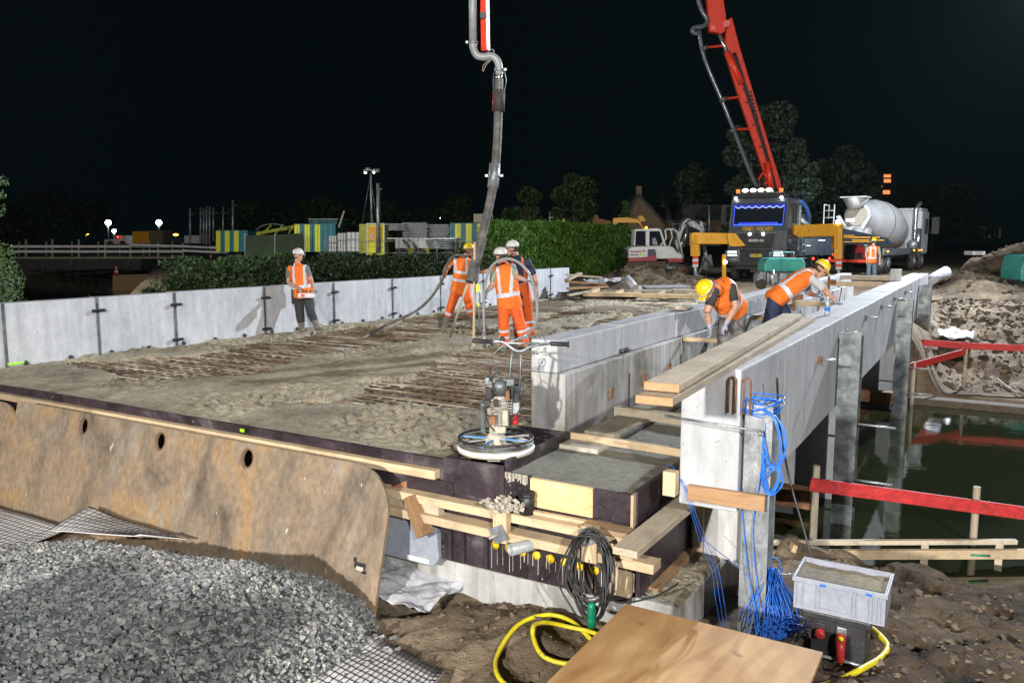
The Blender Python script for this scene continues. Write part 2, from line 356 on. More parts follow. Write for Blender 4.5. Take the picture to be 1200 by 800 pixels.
def sand_material():
    m, t, b = nt('sandy_soil'); v = coords(t, 'World')
    a = noise_node(t, v, 0.8, 7, 0.62, 0.4); c = ramp(t, a, [(0.34, (0.085, 0.062, 0.040)), (0.50, (0.19, 0.145, 0.098)), (0.66, (0.29, 0.23, 0.16))])
    g = noise_node(t, v, 9, 6, 0.7); c = mixc(t, 1.0, c, ramp(t, g, [(0.28, 0.55), (0.5, 0.95), (0.75, 1.25)]), 'MULTIPLY')
    sx = t.nodes.new('ShaderNodeSeparateXYZ'); gp = t.nodes.new('ShaderNodeNewGeometry'); t.links.new(gp.outputs['Position'], sx.inputs[0])
    mr = t.nodes.new('ShaderNodeMapRange'); mr.inputs['From Min'].default_value = -1.6; mr.inputs['From Max'].default_value = -0.6; t.links.new(sx.outputs['X'], mr.inputs['Value'])
    mr2 = t.nodes.new('ShaderNodeMapRange'); mr2.inputs['From Min'].default_value = 27; mr2.inputs['From Max'].default_value = 9; t.links.new(sx.outputs['Y'], mr2.inputs['Value'])
    mm = t.nodes.new('ShaderNodeMath'); mm.operation = 'MULTIPLY'; t.links.new(mr.outputs[0], mm.inputs[0]); t.links.new(mr2.outputs[0], mm.inputs[1])
    c = mixc(t, mm.outputs[0], c, mixc(t, 1.0, c, (0.52, 0.47, 0.43), 'MULTIPLY'))   # soil colour darkens to the right, most on the near side
    t.links.new(c, b.inputs['Base Color']); b.inputs['Roughness'].default_value = 0.92; b.inputs['Specular IOR Level'].default_value = 0.25
    n1 = bump(t, b, g, 0.8, 0.05); bump(t, b, noise_node(t, v, 60, 5, 0.7), 0.6, 0.012, n1); return m
M['sand'] = sand_material()
np_mesh('ground', V, Fq, M['sand'], smooth=True, kind='structure')

def water_material():
    m, t, b = nt('dark_canal_water'); v = coords(t, 'World')
    b.inputs['Base Color'].default_value = (0.014, 0.018, 0.007, 1); b.inputs['Roughness'].default_value = 0.05; b.inputs['IOR'].default_value = 1.33
    b.inputs['Specular IOR Level'].default_value = 0.7
    bump(t, b, noise_node(t, v, 2.2, 3, 0.5), 0.05, 0.05); return m
M['water'] = water_material()
w = MB(); w.add([(-140, 6.6, -1.5), (60, 6.6, -1.5), (60, 21.5, -1.5), (-9, 21.5, -1.5), (-70, 60, -1.5), (-140, 60, -1.5)], [(0, 1, 2, 3, 4, 5)])
w.build('canal_water', M['water'], org=(0, 0, -1.5), kind='structure')

# ---------------- the small stones and clods lying on the sandy slopes
def stones(name, pts, size, mats, midx=None, kind='stuff', flat=0.65, parent=None, **kw):
    n = len(pts); base = np.array([(-1,-1,-1),(1,-1,-1),(1,1,-1),(-1,1,-1),(-1,-1,1),(1,-1,1),(1,1,1),(-1,1,1)], float) * 0.5
    q = RNG.normal(size=(n, 4)); q /= np.linalg.norm(q, axis=1)[:, None]; w_, x, y, z = q.T
    R = np.stack([1-2*(y*y+z*z), 2*(x*y-z*w_), 2*(x*z+y*w_), 2*(x*y+z*w_), 1-2*(x*x+z*z), 2*(y*z-x*w_), 2*(x*z-y*w_), 2*(y*z+x*w_), 1-2*(x*x+y*y)], 1).reshape(n, 3, 3)
    s = size * RNG.uniform(0.55, 1.3, (n, 1, 3)); loc = base[None] * s + RNG.normal(0, 0.16, (n, 8, 3)) * np.asarray(size).reshape(-1, 1, 1)
    Vv = np.einsum('nij,nkj->nki', R, loc); Vv[:, :, 2] *= flat; Vv += pts[:, None, :]
    fq = np.array([(0,3,2,1),(4,5,6,7),(0,1,5,4),(1,2,6,5),(2,3,7,6),(3,0,4,7)]); Fv = (fq[None] + (np.arange(n) * 8)[:, None, None]).reshape(-1, 4)
    mi = np.repeat(RNG.integers(0, len(mats), n), 6) if isinstance(mats, list) else None
    return np_mesh(name, Vv.reshape(-1, 3), Fv, mats, midx=mi, parent=parent, kind=kind, **kw)
M['clod_a'] = surf('dry_clod', [(0.10, 0.075, 0.05), (0.20, 0.155, 0.105)], 20, 0.95, bs=0.5)
M['clod_b'] = surf('wet_clod', [(0.05, 0.037, 0.025), (0.11, 0.08, 0.055)], 20, 0.95, bs=0.5)
P = []
for x0, x1, y0, y1, n in ((-5.2, -1.9, 3.2, 5.7, 1500), (-1.2, 3.2, 3.0, 8.6, 4500), (-1.2, 7, 20.5, 29, 4200), (-2, 7, 30, 45, 1500), (-13, -9, 28, 33, 700)):
    P.append(np.stack([RNG.uniform(x0, x1, n), RNG.uniform(y0, y1, n), np.full(n, 0.0)], 1))
P = np.concatenate(P); P[:, 2] = ground_h(P[:, 0], P[:, 1])
P = P[P[:, 2] > -1.48]
szs = np.where(P[:, 1] < 9, 0.018, 0.06)[:, None, None] * RNG.exponential(1.0, (len(P), 1, 1)).clip(0.4, 3.2)
stones('soil_clods', P, szs, [M['clod_a'], M['clod_b']], label='loose clods scattered over the sandy slopes', kind='stuff')

# ============================================================ BRIDGE DECK (main carriageway pour)
X0, X1, Y0, Y1 = -13.1, -3.9, 5.74, 27.5
ZA = [(-6.9, 6.95), (-7.2, 8.3), (-7.65, 10.2), (-8.2, 12.4), (-7.9, 13.8), (-3.9, 13.2), (-3.9, 7.35), (-5.2, 7.75), (-6.0, 7.3)]
ZB = [(-12.9, 7.5), (-10.2, 6.9), (-9.4, 8.2), (-9.7, 9.6), (-9.9, 11.3), (-9.6, 13.6), (-10.2, 15.5), (-12.6, 14.2), (-12.3, 11.0), (-11.6, 9.1)]
def inpoly(X, Y, poly):
    r = np.zeros(X.shape, bool); n = len(poly)
    for i in range(n):
        x1, y1 = poly[i]; x2, y2 = poly[(i + 1) % n]
        if y1 == y2: continue
        r ^= ((y1 > Y) != (y2 > Y)) & (X < (x2 - x1) * (Y - y1) / (y2 - y1) + x1)
    return r
def deck_open(X, Y):   # 1 where the reinforcement is still bare
    wx = X + fbm(X, Y, 1.3, 4) * 0.55; wy = Y + fbm(X + 50, Y + 50, 1.3, 4) * 0.55
    a = inpoly(wx, wy, ZA) | inpoly(wx, wy, ZB)
    band = vnoise(wx * 1.25 + 5, wy * 0.16 + 3) + 0.35 * fbm(X, Y, 1.1, 3)
    a = a | ((wy > 13.6) & (band > 0.46))
    a &= (wx > -12.95 + 0.25 * vnoise(wy, wx)) & (wy < 27.0)
    return a.astype(float)
def blur(Z, k=2):
    for _ in range(k):
        Z = (Z + np.roll(Z, 1, 0) + np.roll(Z, -1, 0) + np.roll(Z, 1, 1) + np.roll(Z, -1, 1)) / 5
    return Z
def deck_h(X, Y):
    o = blur(deck_open(X, Y), 3)
    amp = 0.35 + 1.1 * sstep(0.35, 0.7, vnoise(X * 0.9 + 3, Y * 0.6 + 8))
    rough = fbm(X, Y, 1.6, 5) * 0.05 + amp * (np.abs(fbm(X, Y, 8.5, 4)) * 0.095 + np.abs(fbm(X + 7, Y, 2.5, 2)) * 0.03 - 0.018)
    ridge = np.exp(-((o - 0.3) / 0.22) ** 2) * 0.06
    smooth_edge = sstep(0.45, 0.0, Y - Y0)
    z = rough * (1 - 0.8 * smooth_edge) + ridge
    z = z * (1 - o) + (-0.135 + rough * 0.8) * o
    return z - 0.01
xs = np.arange(X0, X1 + 0.01, 0.038); ys = np.concatenate([np.arange(Y0, 15, 0.035), np.arange(15, Y1, 0.08)])
V, Fq = grid_mesh(xs, ys, deck_h)
def wet_mat(name, c0, c1, c2, rough):
    m, t, b = nt(name); v = coords(t, 'World')
    a = noise_node(t, v, 0.9, 6, 0.65, 0.5); c = ramp(t, a, [(0.33, c0), (0.5, c1), (0.68, c2)])
    g = noise_node(t, v, 14, 6, 0.75); c = mixc(t, 1.0, c, ramp(t, g, [(0.3, 0.6), (0.5, 1.0), (0.72, 1.3)]), 'MULTIPLY')
    t.links.new(c, b.inputs['Base Color']); t.links.new(ramp(t, a, [(0.35, rough - 0.25), (0.6, rough)]), b.inputs['Roughness'])
    n1 = bump(t, b, g, 1.0, 0.06); bump(t, b, noise_node(t, v, 42, 5, 0.75), 1.0, 0.025, n1); return m
M['wet'] = wet_mat('fresh_concrete', (0.255, 0.215, 0.15), (0.42, 0.37, 0.265), (0.56, 0.50, 0.365), 0.9)
deck = thing('bridge_deck', 'freshly poured wet concrete bridge deck with bare rusty reinforcement between the low walls', 'bridge deck', (-8.5, 5.74, 0))
M['form_floor'] = surf('splashed_form_floor', [(0.04, 0.032, 0.025), (0.11, 0.095, 0.08), (0.36, 0.35, 0.31)], 3.0, 0.7, bs=0.6, bd=0.02, bscale=20, kind='World', lo=0.36, hi=0.72)
fc_ = V[Fq].mean(1); np_mesh('wet_concrete', V, Fq, [M['wet'], M['form_floor']], midx=(blur(deck_open(*np.meshgrid(xs, ys)), 3).ravel()[Fq].mean(1) > 0.55).astype(int), parent=deck, smooth=True)
d = MB(); d.box((X0, 6.0, -0.55), (X1, 27.6, -0.2)); d.build('deck_slab', M['precast_stain'], deck)
# bare reinforcement: cross bars and long bars, only where the pour has not reached
ox = np.arange(X0, X1, 0.05); oy = np.arange(Y0, Y1, 0.05); OX, OY = np.meshgrid(ox, oy); OPEN = blur(deck_open(OX, OY), 3) > 0.32
def is_open(x, y):
    i = int((y - Y0) / 0.05); j = int((x - X0) / 0.05)
    return 0 <= i < OPEN.shape[0] and 0 <= j < OPEN.shape[1] and OPEN[i, j]
def rodmesh(runs, r):
    n = len(runs); A = np.array([q[0] for q in runs]); B = np.array([q[1] for q in runs]); d = B - A; d /= np.linalg.norm(d, axis=1)[:, None]
    up = np.array([0, 0, 1.0]); s = np.cross(d, up); s /= np.linalg.norm(s, axis=1)[:, None]; u = np.cross(s, d)
    vs = []
    for P_ in (A, B):
        for k in range(5):
            a = 2 * math.pi * k / 5; vs.append(P_ + s * r * math.cos(a) + u * r * math.sin(a))
    Vv = np.stack(vs, 1).reshape(-1, 3); fq = np.array([(k, (k + 1) % 5, 5 + (k + 1) % 5, 5 + k) for k in range(5)])
    return Vv, (fq[None] + (np.arange(n) * 10)[:, None, None]).reshape(-1, 4)
runs = []
y = Y0 + 0.3
while y < 27.2:
    for dy in (0,):
        x = X0 + 0.1; st = None
        while x < X1:
            op = is_open(x, y)
            if op and st is None: st = x
            if (not op or x + 0.1 >= X1) and st is not None:
                if x - st > 0.25: runs.append(((st - 0.12, y + dy + random.uniform(-.01, .01), -0.035 + random.uniform(-.008, .008)), (x + 0.05, y + dy + random.uniform(-.008, .008), -0.035 + random.uniform(-.006, .006))))
                st = None
            x += 0.1
    y += 0.155 + random.uniform(-0.012, 0.012)
V1, F1 = rodmesh(runs, 0.0105)
runs2 = []; x = X0 + 0.2
while x < X1:
    y = Y0 + 0.2; st = None
    while y < 27.2:
        op = is_open(x, y)
        if op and st is None: st = y
        if not op and st is not None:
            if y - st > 0.25: runs2.append(((x, st - 0.1, -0.06), (x + random.uniform(-.02, .02), y + 0.05, -0.06)))
            st = None
        y += 0.1
    x += 0.24
V2, F2 = rodmesh(runs2, 0.011)
M['rebar'] = surf('rusty_rebar_with_splashes', [(0.085, 0.052, 0.033), (0.16, 0.105, 0.065), (0.32, 0.27, 0.20), (0.58, 0.56, 0.50)], 0.9, 0.85, 0.0, bs=0.5, bscale=90, lo=0.36, hi=0.66, kind='World', stretch=(1.2, 7, 7))
np_mesh('rebar_grid', np.concatenate([V1, V2]), np.concatenate([F1, F2 + len(V1)]), M['rebar'], parent=deck, kind='stuff')

# deck end form along the front: plywood upstand strip + long pine timber + lower plywood
ff = thing('deck_edge_form', 'long dark plywood edge form with a pine rail along the front of the wet deck', 'formwork', (-8, 5.7, -0.1))
xx = X0 - 0.5; i = 0
for L in (2.5, 2.5, 2.5, 2.07):
    b = MB(); b.box((xx, 5.685, -0.245), (xx + L - 0.004, 5.72, 0.018 + random.uniform(-.004, .004))); b.build('form_board', M['ply_dark'], ff); xx += L
for a, c in ((-13.6, -9.25), (-9.24, -4.12)):
    b = MB(); b.box((a, 5.60, -0.155), (c, 5.684, -0.075)); b.build('pine_rail', M['pine_x'], ff, bevel=0.004)
for a, c in ((-13.6, -8.0), (-7.99, -3.95)):
    b = MB(); b.box((a, 5.64, -0.30), (c, 5.683, -0.165)); b.build('lower_board', M['ply_dark'], ff)
b = MB(); b.box((-6.62, 5.595, -0.02), (-6.56, 5.60, 0.012)); b.build('level_mark', M['lime'], ff)

# ============================================================ LEFT PARAPET
def bracket(parent, c, along, out, mat):
    b = MB(); al = Vector(along); o = Vector(out); c = Vector(c)
    b.obox(c + o * 0.03, al * 0.115, o * 0.006, Vector((0, 0, 0.026)), 0); b.obox(c + o * 0.05, al * 0.115, o * 0.024, Vector((0, 0, 0.005)), 0)
    b.cyl(c + o * 0.02, c + o * 0.10, 0.011, n=8); b.lathe([(0.022, 0), (0.022, 0.02)], c + o * 0.07, o, 6)
    return b.build('clamp', mat, parent)
pw = thing('parapet_wall', 'long pale grey precast concrete parapet wall along the left edge of the deck', 'wall', (-13.1, 6.5, 0))
yy = [5.7, 6.62, 8.15, 9.68, 11.85, 13.95, 16.1, 18.2, 20.4, 22.6, 24.75, 26.2]
for k in range(len(yy) - 1):
    b = MB(); b.box((-13.36, yy[k] + 0.012, -0.5), (-13.1 + random.uniform(-.006, .006), yy[k + 1] - 0.012, 1.0 + random.uniform(-.01, .01)))
    b.build('panel', M['precast'], pw, bevel=0.012)
b = MB(); b.box((-13.34, 5.75, -0.5), (-13.14, 26.15, 0.97)); b.build('joint_filler', M['joint'], pw)
for k in range(1, len(yy) - 1):
    b = MB(); b.box((-13.105, yy[k] - 0.02, 0.0), (-13.085, yy[k] + 0.02, 1.0)); b.build('joint_strip', M['galv_dark'], pw)
    if k >= 2:
        bracket(pw, (-13.09, yy[k], 0.78), (0, 1, 0), (1, 0, 0), M['blackmetal'])
        if k >= 3: bracket(pw, (-13.09, yy[k], 0.12), (0, 1, 0), (1, 0, 0), M['blackmetal'])
b = MB()
for k in range(26): b.lathe([(0.04, 0), (0.035, 0.03), (0.0, 0.035)], (-13.09, 6.9 + k * 0.73, 0.035), (1, 0, 0), 8)
b.build('form_tie_cone', M['black'], pw, kind='stuff')
b = MB(); b.box((-13.08, 6.62, 0.035), (-13.07, 6.95, 0.062)); b.build('paint_mark', M['lime'], pw)

# ============================================================ INNER UPSTAND WALL
iw = thing('upstand_wall', 'stepped pale concrete upstand wall between the deck and the side channel', 'wall', (-3.7, 6.96, 0))
yy = [6.96, 8.62, 10.45, 12.4, 14.4, 16.4, 18.5, 20.6, 22.7, 24.8, 26.6]
for k in range(len(yy) - 1):
    a, c = yy[k] + (0.0 if k == 0 else 0.01), yy[k + 1] - 0.01
    b = MB(); b.box((-3.9, a, 0.655), (-3.60 + random.uniform(-.006, .006), c, 0.985 + random.uniform(-.008, .008))); b.build('upper_panel', M['precast'], iw, bevel=0.01)
    b = MB(); b.box((-3.9, a, -0.6), (-3.52 + random.uniform(-.004, .004), c, 0.65)); b.build('lower_panel', M['precast_stain'], iw, bevel=0.01)
b = MB(); b.box((-3.86, 7.05, -0.5), (-3.64, 26.5, 0.95)); b.box((-3.66, 7.05, -0.5), (-3.57, 26.5, 0.62)); b.build('joint_filler', M['joint'], iw)
for y in yy[1:-1]:
    b = MB(); b.box((-3.54, y - 0.016, -0.2), (-3.512, y + 0.016, 0.43)); b.build('joint_strip', M['joint'], iw)
for y in yy[1:8:2]: bracket(iw, (-3.60, y - 0.05, 0.70), (0, 1, 0), (1, 0, 0), M['blackmetal'])
for y, z in ((8.1, 0.28), (9.1, 0.30), (10.0, 0.30), (11.4, 0.3)):
    b = MB(); b.box((-3.53, y - 0.045, z - 0.06), (-3.505, y + 0.045, z + 0.06)); b.build('dark_pocket', M['rust'], iw)
lb = MB(); lb.box((-3.85, 6.952, 0.80), (-3.70, 6.957, 0.90)); lab = lb.build('label_sticker', M['paper'], iw)
b = MB()
for (x, z, w_) in ((-3.835, 0.885, .045), (-3.835, 0.835, .03), (-3.77, 0.83, .05)): b.box((x, 6.949, z - 0.004), (x + w_, 6.951, z + 0.004))
b.build('label_print', M['ink'], lab)
b = MB(); b.tube([(-3.77 + 0.04 * math.cos(a), 6.952, 0.755 + 0.04 * math.sin(a)) for a in np.linspace(0, 6.283, 25)[:-1]], 0.0022, 4, closed=True)
b.tube([(-3.785, 6.952, 0.745), (-3.775, 6.952, 0.77), (-3.765, 6.952, 0.765), (-3.775, 6.952, 0.75), (-3.755, 6.952, 0.74)], 0.0022, 4); b.build('pencil_mark', M['ink'], iw)

# ============================================================ OUTER EDGE BEAM
eb = thing('edge_beam', 'deep smooth white concrete edge beam along the right side of the bridge', 'bridge beam', (-1.72, 5.82, 0))
yy = [5.82, 7.3, 8.75, 10.55, 12.3, 14.2, 16.4, 18.6, 20.8, 23.2, 26.6]
for k in range(len(yy) - 1):
    g = 0.004
    b = MB(); b.box((-1.95, yy[k] + (0 if k == 0 else g), -0.06), (-1.5 + random.uniform(-.003, .003), yy[k + 1] - g, 1.02 + random.uniform(-.004, .004))); b.build('segment', M['precast'], eb, bevel=0.014)
b = MB(); b.box((-1.93, 5.9, -0.04), (-1.51, 26.5, 1.0)); b.build('seam_filler', M['galv_dark'], eb)
for y, z in ((9.0, .70), (10.75, .82), (12.6, .86), (14.6, .88), (16.7, .88), (19, .88)):
    b = MB(); b.cyl((-1.5, y, z), (-1.33, y, z), 0.014, n=8, mi=1); b.lathe([(0.035, 0), (0.035, 0.03)], (-1.495, y, z), (1, 0, 0), 6)
    b.box((-1.5, y - 0.035, z - 0.05), (-1.47, y + 0.035, z + 0.03)); b.build('tie_rod', [M['rust'] if y < 10 else M['blackmetal'], M['galv']], eb)
for k in range(2):
    x = -1.60 + k * 0.11
    b = MB(); b.tube([(x, 5.93, 0.70)] + [(x + 0.0, 5.93 + 0.0, 0.70 + 0.24)] + [(x + 0.025 * (1 - math.cos(a)), 5.93, 0.94 + 0.03 * math.sin(a)) for a in np.linspace(0.3, 2.84, 6)] + [(x + 0.05, 5.93, 0.94), (x + 0.05, 5.93, 0.70)], 0.007, 6)
    for i in range(len(b.v)): b.v[i] = (b.v[i][0] + 0.02, b.v[i][1] - 0.14, b.v[i][2])
    b.build('lifting_loop', M['rust'], eb)
# piers and abutments below
ab = MB(); ab.box((-13.3, 5.80, -2.7), (-1.9, 7.6, -0.90)); 
ab.build('abutment_block', M['precast_stain'], bevel=0.015, label='rough concrete abutment block under the near end of the bridge', cat='abutment')
ab = MB()
b = MB(); b.box((-2.18, 7.0, -0.42), (-1.80, 7.5, -0.065)); b.box((-2.2, 6.95, -0.90), (-1.78, 7.55, -0.43)); b.build('bearing_block', M['precast_stain'], eb, bevel=0.01)
for k, (y, x) in enumerate(((11.2, -1.62), (18.8, -1.62))):
    b = MB(); b.box((-13.2, y, -2.7), (x, y + 0.6, -0.1))
    b.build('pier_wall', M['precast'], bevel=0.01, label=('nearer' if k == 0 else 'farther') + ' pale concrete pier wall standing in the water under the edge beam', cat='bridge pier')
    q = thing('waling_beam', ('nearer' if k == 0 else 'farther') + ' rusty bolted steel waling at the foot of a bridge pier', 'steel beam', (-2.0, y - 0.5, -1.5))
    b = MB(); y2 = y - 0.75 if k == 0 else y - 0.5
    b.box((-6.0, y2 - 0.12, -1.42), (-1.45 if k else -1.75, y2 + 0.12, -1.18)); b.build('beam', M['rust'], q, bevel=0.01)
    for j in range(5):
        b = MB(); b.cyl((-1.9 - j * 0.32, y2 - 0.12, -1.28), (-1.9 - j * 0.32, y2 - 0.20, -1.28), 0.018, n=8); b.build('bolt', M['chrome'], q)
ab = MB(); ab.box((-13.3, 25.6, -2.7), (-1.9, 27.6, -0.2)); ab.build('far_abutment', M['precast_stain'], label='concrete abutment under the far end of the bridge', cat='abutment')

# steel H posts beside the beam
def hpost(c, z0, z1, s, mat, label, rod=None):
    x, y = c; t = thing('steel_post', label, 'steel post', (x, y, z0), 'steel posts along the edge beam')
    b = MB(); h = s / 2; k = 0.014
    b.box((x - h, y - h, z0), (x + h, y - h + k, z1)); b.box((x - h, y + h - k, z0), (x + h, y + h, z1)); b.build('flange', mat, t)
    b = MB(); b.box((x - k / 2, y - h + k, z0), (x + k / 2, y + h - k, z1 - 0.004)); b.build('web', mat, t)
    b = MB(); b.box((x - h - 0.012, y - h - 0.012, z1 - 0.07), (x - h + 0.03, y + h + 0.012, z1 - 0.004)); b.build('edge_strip', mat, t)
    if rod:
        for z in rod:
            b = MB(); b.cyl((x + h, y, z), (x + h + 0.42, y + 0.02, z - 0.01), 0.014, n=6); b.build('threaded_rod', M['galv'], t)
    return t
hpost((-1.375, 5.97), -1.45, 0.76, 0.20, M['galv'], 'galvanised steel post with blue cable, nearest to the camera')
hpost((-1.36, 10.35), -1.6, 0.86, 0.24, M['galv_dark'], 'dark steel post standing in water, second along the edge beam', (-0.25, -0.95))
hpost((-1.33, 17.3), -1.6, 0.84, 0.26, M['galv_dark'], 'dark steel post where the upper red board meets the beam', (-0.5, -1.0))
hpost((-1.33, 23.0), -1.5, 0.86, 0.28, M['galv_dark'], 'farthest dark steel post, near the rolled white sheet')
# ============================================================ SIDE CHANNEL (walkway slab) and its formwork
M['slab'] = wet_mat('floated_concrete', (0.20, 0.20, 0.16), (0.26, 0.255, 0.21), (0.31, 0.305, 0.25), 0.6)
sl = thing('walkway_slab', 'smooth fresh grey concrete slab in its form beside the upstand wall', 'concrete slab', (-2.9, 5.7, 0))
def slab_h(X, Y): return -0.012 + fbm(X, Y, 0.9, 4) * 0.012 + fbm(X, Y, 6, 3) * 0.006 + 0.035 * sstep(7.4, 9.5, Y)
V, Fq = grid_mesh(np.arange(-3.52, -1.951, 0.05), np.arange(6.96, 26.6, 0.08), slab_h); np_mesh('channel_floor', V, Fq, M['slab'], parent=sl, smooth=True)
V, Fq = grid_mesh(np.arange(-3.43, -2.27, 0.04), np.arange(5.69, 7.0, 0.04), lambda X, Y: slab_h(X, Y) - 0.002); np_mesh('slab_front', V, Fq, M['slab'], parent=sl, smooth=True)
b = MB(); b.box((-3.5, 5.75, -0.5), (-2.28, 7.0, -0.05)); b.box((-3.5, 7.0, -0.5), (-2.28, 7.56, -0.05)); b.box((-3.5, 7.56, -0.5), (-1.96, 26.5, -0.05)); b.build('slab_body', M['precast_stain'], sl)
# hardened mortar strips on the slab, with black joint
b = MB(); b.box((-3.44, 6.66, -0.02), (-3.02, 7.0, 0.032)); b.build('mortar_pad', M['caked'], sl, bevel=0.008)
b = MB(); b.box((-3.44, 7.25, -0.02), (-3.05, 9.0, 0.042)); b.build('mortar_strip', M['wet'], sl, bevel=0.008)
b = MB(); b.box((-3.04, 7.2, -0.01), (-3.01, 9.0, 0.020)); b.build('joint_gap', M['joint'], sl)
b = MB(); b.box((-3.47, 6.60, 0.0), (-3.42, 6.68, 0.012)); b.build('green_mark', M['lime'], sl)

fm = thing('walkway_form', 'dark plywood formwork box with yellow caps round the end of the walkway slab', 'formwork', (-3, 5.65, -0.9))
def board(name, a, c, mat, bev=0.0): b = MB(); b.box(a, c); return b.build(name, mat, fm, bevel=bev)
board('front_board', (-4.06, 5.655, -0.255), (-3.43, 5.69, 0.052), M['ply_dark'])
board('front_board', (-3.427, 5.66, -0.245), (-3.175, 5.69, 0.008), M['ply_dark'])
board('yellow_ply_board', (-3.172, 5.652, -0.245), (-2.60, 5.69, -0.004), M['ply_raw'])
board('front_board', (-2.597, 5.658, -0.245), (-2.275, 5.69, -0.004), M['ply_dark'])
board('board_edge', (-2.272, 5.645, -0.27), (-2.25, 5.70, -0.002), M['pine_z'])
board('side_board', (-2.27, 5.702, -0.25), (-2.235, 6.95, 0.012), M['ply_dark'])
# open box round the machine: side boards above the slab
board('box_side_board', (-3.445, 5.692, -0.02), (-3.418, 6.86, 0.105), M['ply_dark'])
board('box_back_board', (-4.02, 6.86, -0.10), (-3.42, 6.89, 0.10), M['ply_dark'])
board('box_left_board', (-4.05, 5.692, -0.10), (-4.02, 6.86, 0.048), M['ply_dark'])
board('box_bottom', (-4.018, 5.693, -0.13), (-3.447, 6.858, -0.10), M['joint'])
board('lower_front_board', (-4.10, 5.665, -0.90), (-3.2, 5.70, -0.256), M['ply_dark'])
board('lower_front_board', (-3.197, 5.67, -0.90), (-2.27, 5.70, -0.256), M['ply_dark'])
board('lower_side_board', (-2.24, 5.70, -0.84), (-2.205, 7.0, -0.26), M['ply_dark'])
for x in (-4.0, -3.86, -3.62): board('rib', (x, 5.63, -0.88), (x + 0.035, 5.664, -0.45), M['ply_dark'])
board('pine_cleat', (-2.42, 5.60, -0.82), (-2.25, 5.664, -0.40), M['pine_z'], 0.004)
for k in range(10):
    x = -3.52 + k * 0.134
    b = MB(); b.lathe([(0.038, 0.0), (0.038, 0.008), (0.016, 0.010), (0.014, 0.022), (0, 0.022)], (x, 5.664 if x < -3.2 else 5.669, -0.655 - 0.004 * k), (0, -1, 0), 14); c = b.build('yellow_cap', M['capyel'], fm)
b = MB()
for k in range(26):
    x = -3.55 + k * 0.052 + random.uniform(-.02, .02); L = random.uniform(0.06, 0.2)
    b.box((x, 5.660, -0.69 - L), (x + random.uniform(.002, .007), 5.666, -0.69 + random.uniform(0, .06)))
b.build('laitance_drip', M['caked'], fm, kind='stuff')
b = MB()
for k in range(16):
    x = -3.42 + k * 0.014 + random.uniform(-.004, .004); b.box((x, 5.654, -random.uniform(0.02, 0.10)), (x + 0.009, 5.661, 0.012))
b.build('grout_run', M['caked'], fm, kind='stuff')

# walers, posts and loose timber bracing in front of the form
def timber(label, p0, p1, w, h, mat, name='timber', group='timbers bracing the formwork', end=None):
    b = MB(); b.bar(p0, p1, w, h); o = b.build(name, mat, bevel=0.004, label=label, cat='timber', group=group)
    return o
timber('upper pine waler across the front of the plywood form', (-4.75, 5.57, -0.325), (-2.08, 5.57, -0.325), 0.13, 0.075, M['pine_x'])
timber('lower pine waler across the form, ending proud on the right', (-4.70, 5.55, -0.475), (-2.0, 5.52, -0.475), 0.16, 0.075, M['pine_x'])
timber('upper weathered waler end behind the steel plate', (-5.5, 5.60, -0.36), (-4.02, 5.56, -0.41), 0.09, 0.08, M['old_x'])
timber('thin pine batten lying on the upper waler below the yellow board', (-3.14, 5.60, -0.27), (-2.62, 5.60, -0.27), 0.05, 0.03, M['pine_x'])
timber('short brown board lying on the right end of the upper waler', (-2.62, 5.545, -0.268), (-2.22, 5.545, -0.268), 0.16, 0.04, M['brown_x'])
timber('wide grimy plank along the right flank of the form', (-2.10, 5.12, -0.25), (-2.06, 6.62, -0.235), 0.19, 0.055, M['old_y'])
timber('pale batten under the grimy plank on the right flank', (-2.12, 5.2, -0.31), (-2.11, 6.6, -0.30), 0.10, 0.05, M['pine_y'])
timber('dark square batten lying on the abutment beside the form', (-2.17, 5.90, -0.865), (-2.17, 7.2, -0.865), 0.085, 0.07, M['brown_y'])
timber('pale upright timber wedged between form and edge beam', (-2.12, 6.95, -0.89), (-2.12, 6.95, -0.02), 0.09, 0.08, M['pine_z'])
timber('short upright block at the left corner of the edge beam', (-1.99, 5.75, 0.02), (-1.99, 5.75, 0.21), 0.10, 0.09, M['pine_z'])
timber('brown board screwed across the foot of the beam end', (-1.86, 5.78, 0.055), (-1.29, 5.80, 0.055), 0.045, 0.12, M['brown_x'])
timber('pine batten pressed against the lower left corner of the form', (-4.55, 5.62, -0.50), (-4.1, 5.60, -0.50), 0.08, 0.06, M['old_x'])
for (x, l) in ((-3.33, 'upright pine block capped with mortar on the left of the walers'), (-2.52, 'upright pine block holding the black cable coil')):
    t = thing('timber_post', l, 'timber', (x, 5.42, -0.7))
    b = MB(); b.bar((x, 5.455, -0.52), (x, 5.455, -0.235), 0.13, 0.075, 0, (0, 1, 0)); b.build('post', M['pine_z'], t, bevel=0.004)
    b = MB(); b.obox((x, 5.405, -0.44 if x < -3 else -0.30), (0.06, 0, 0.03), (0, 0.008, 0), (-0.03, 0, 0.06)); b.build('anchor_plate', M['galv'], t)
    b = MB(); b.cyl((x, 5.40, -0.44 if x < -3 else -0.30), (x - 0.05, 5.33, -0.46 if x < -3 else -0.31), 0.014, n=8); b.build('anchor_bolt', M['grime'], t)
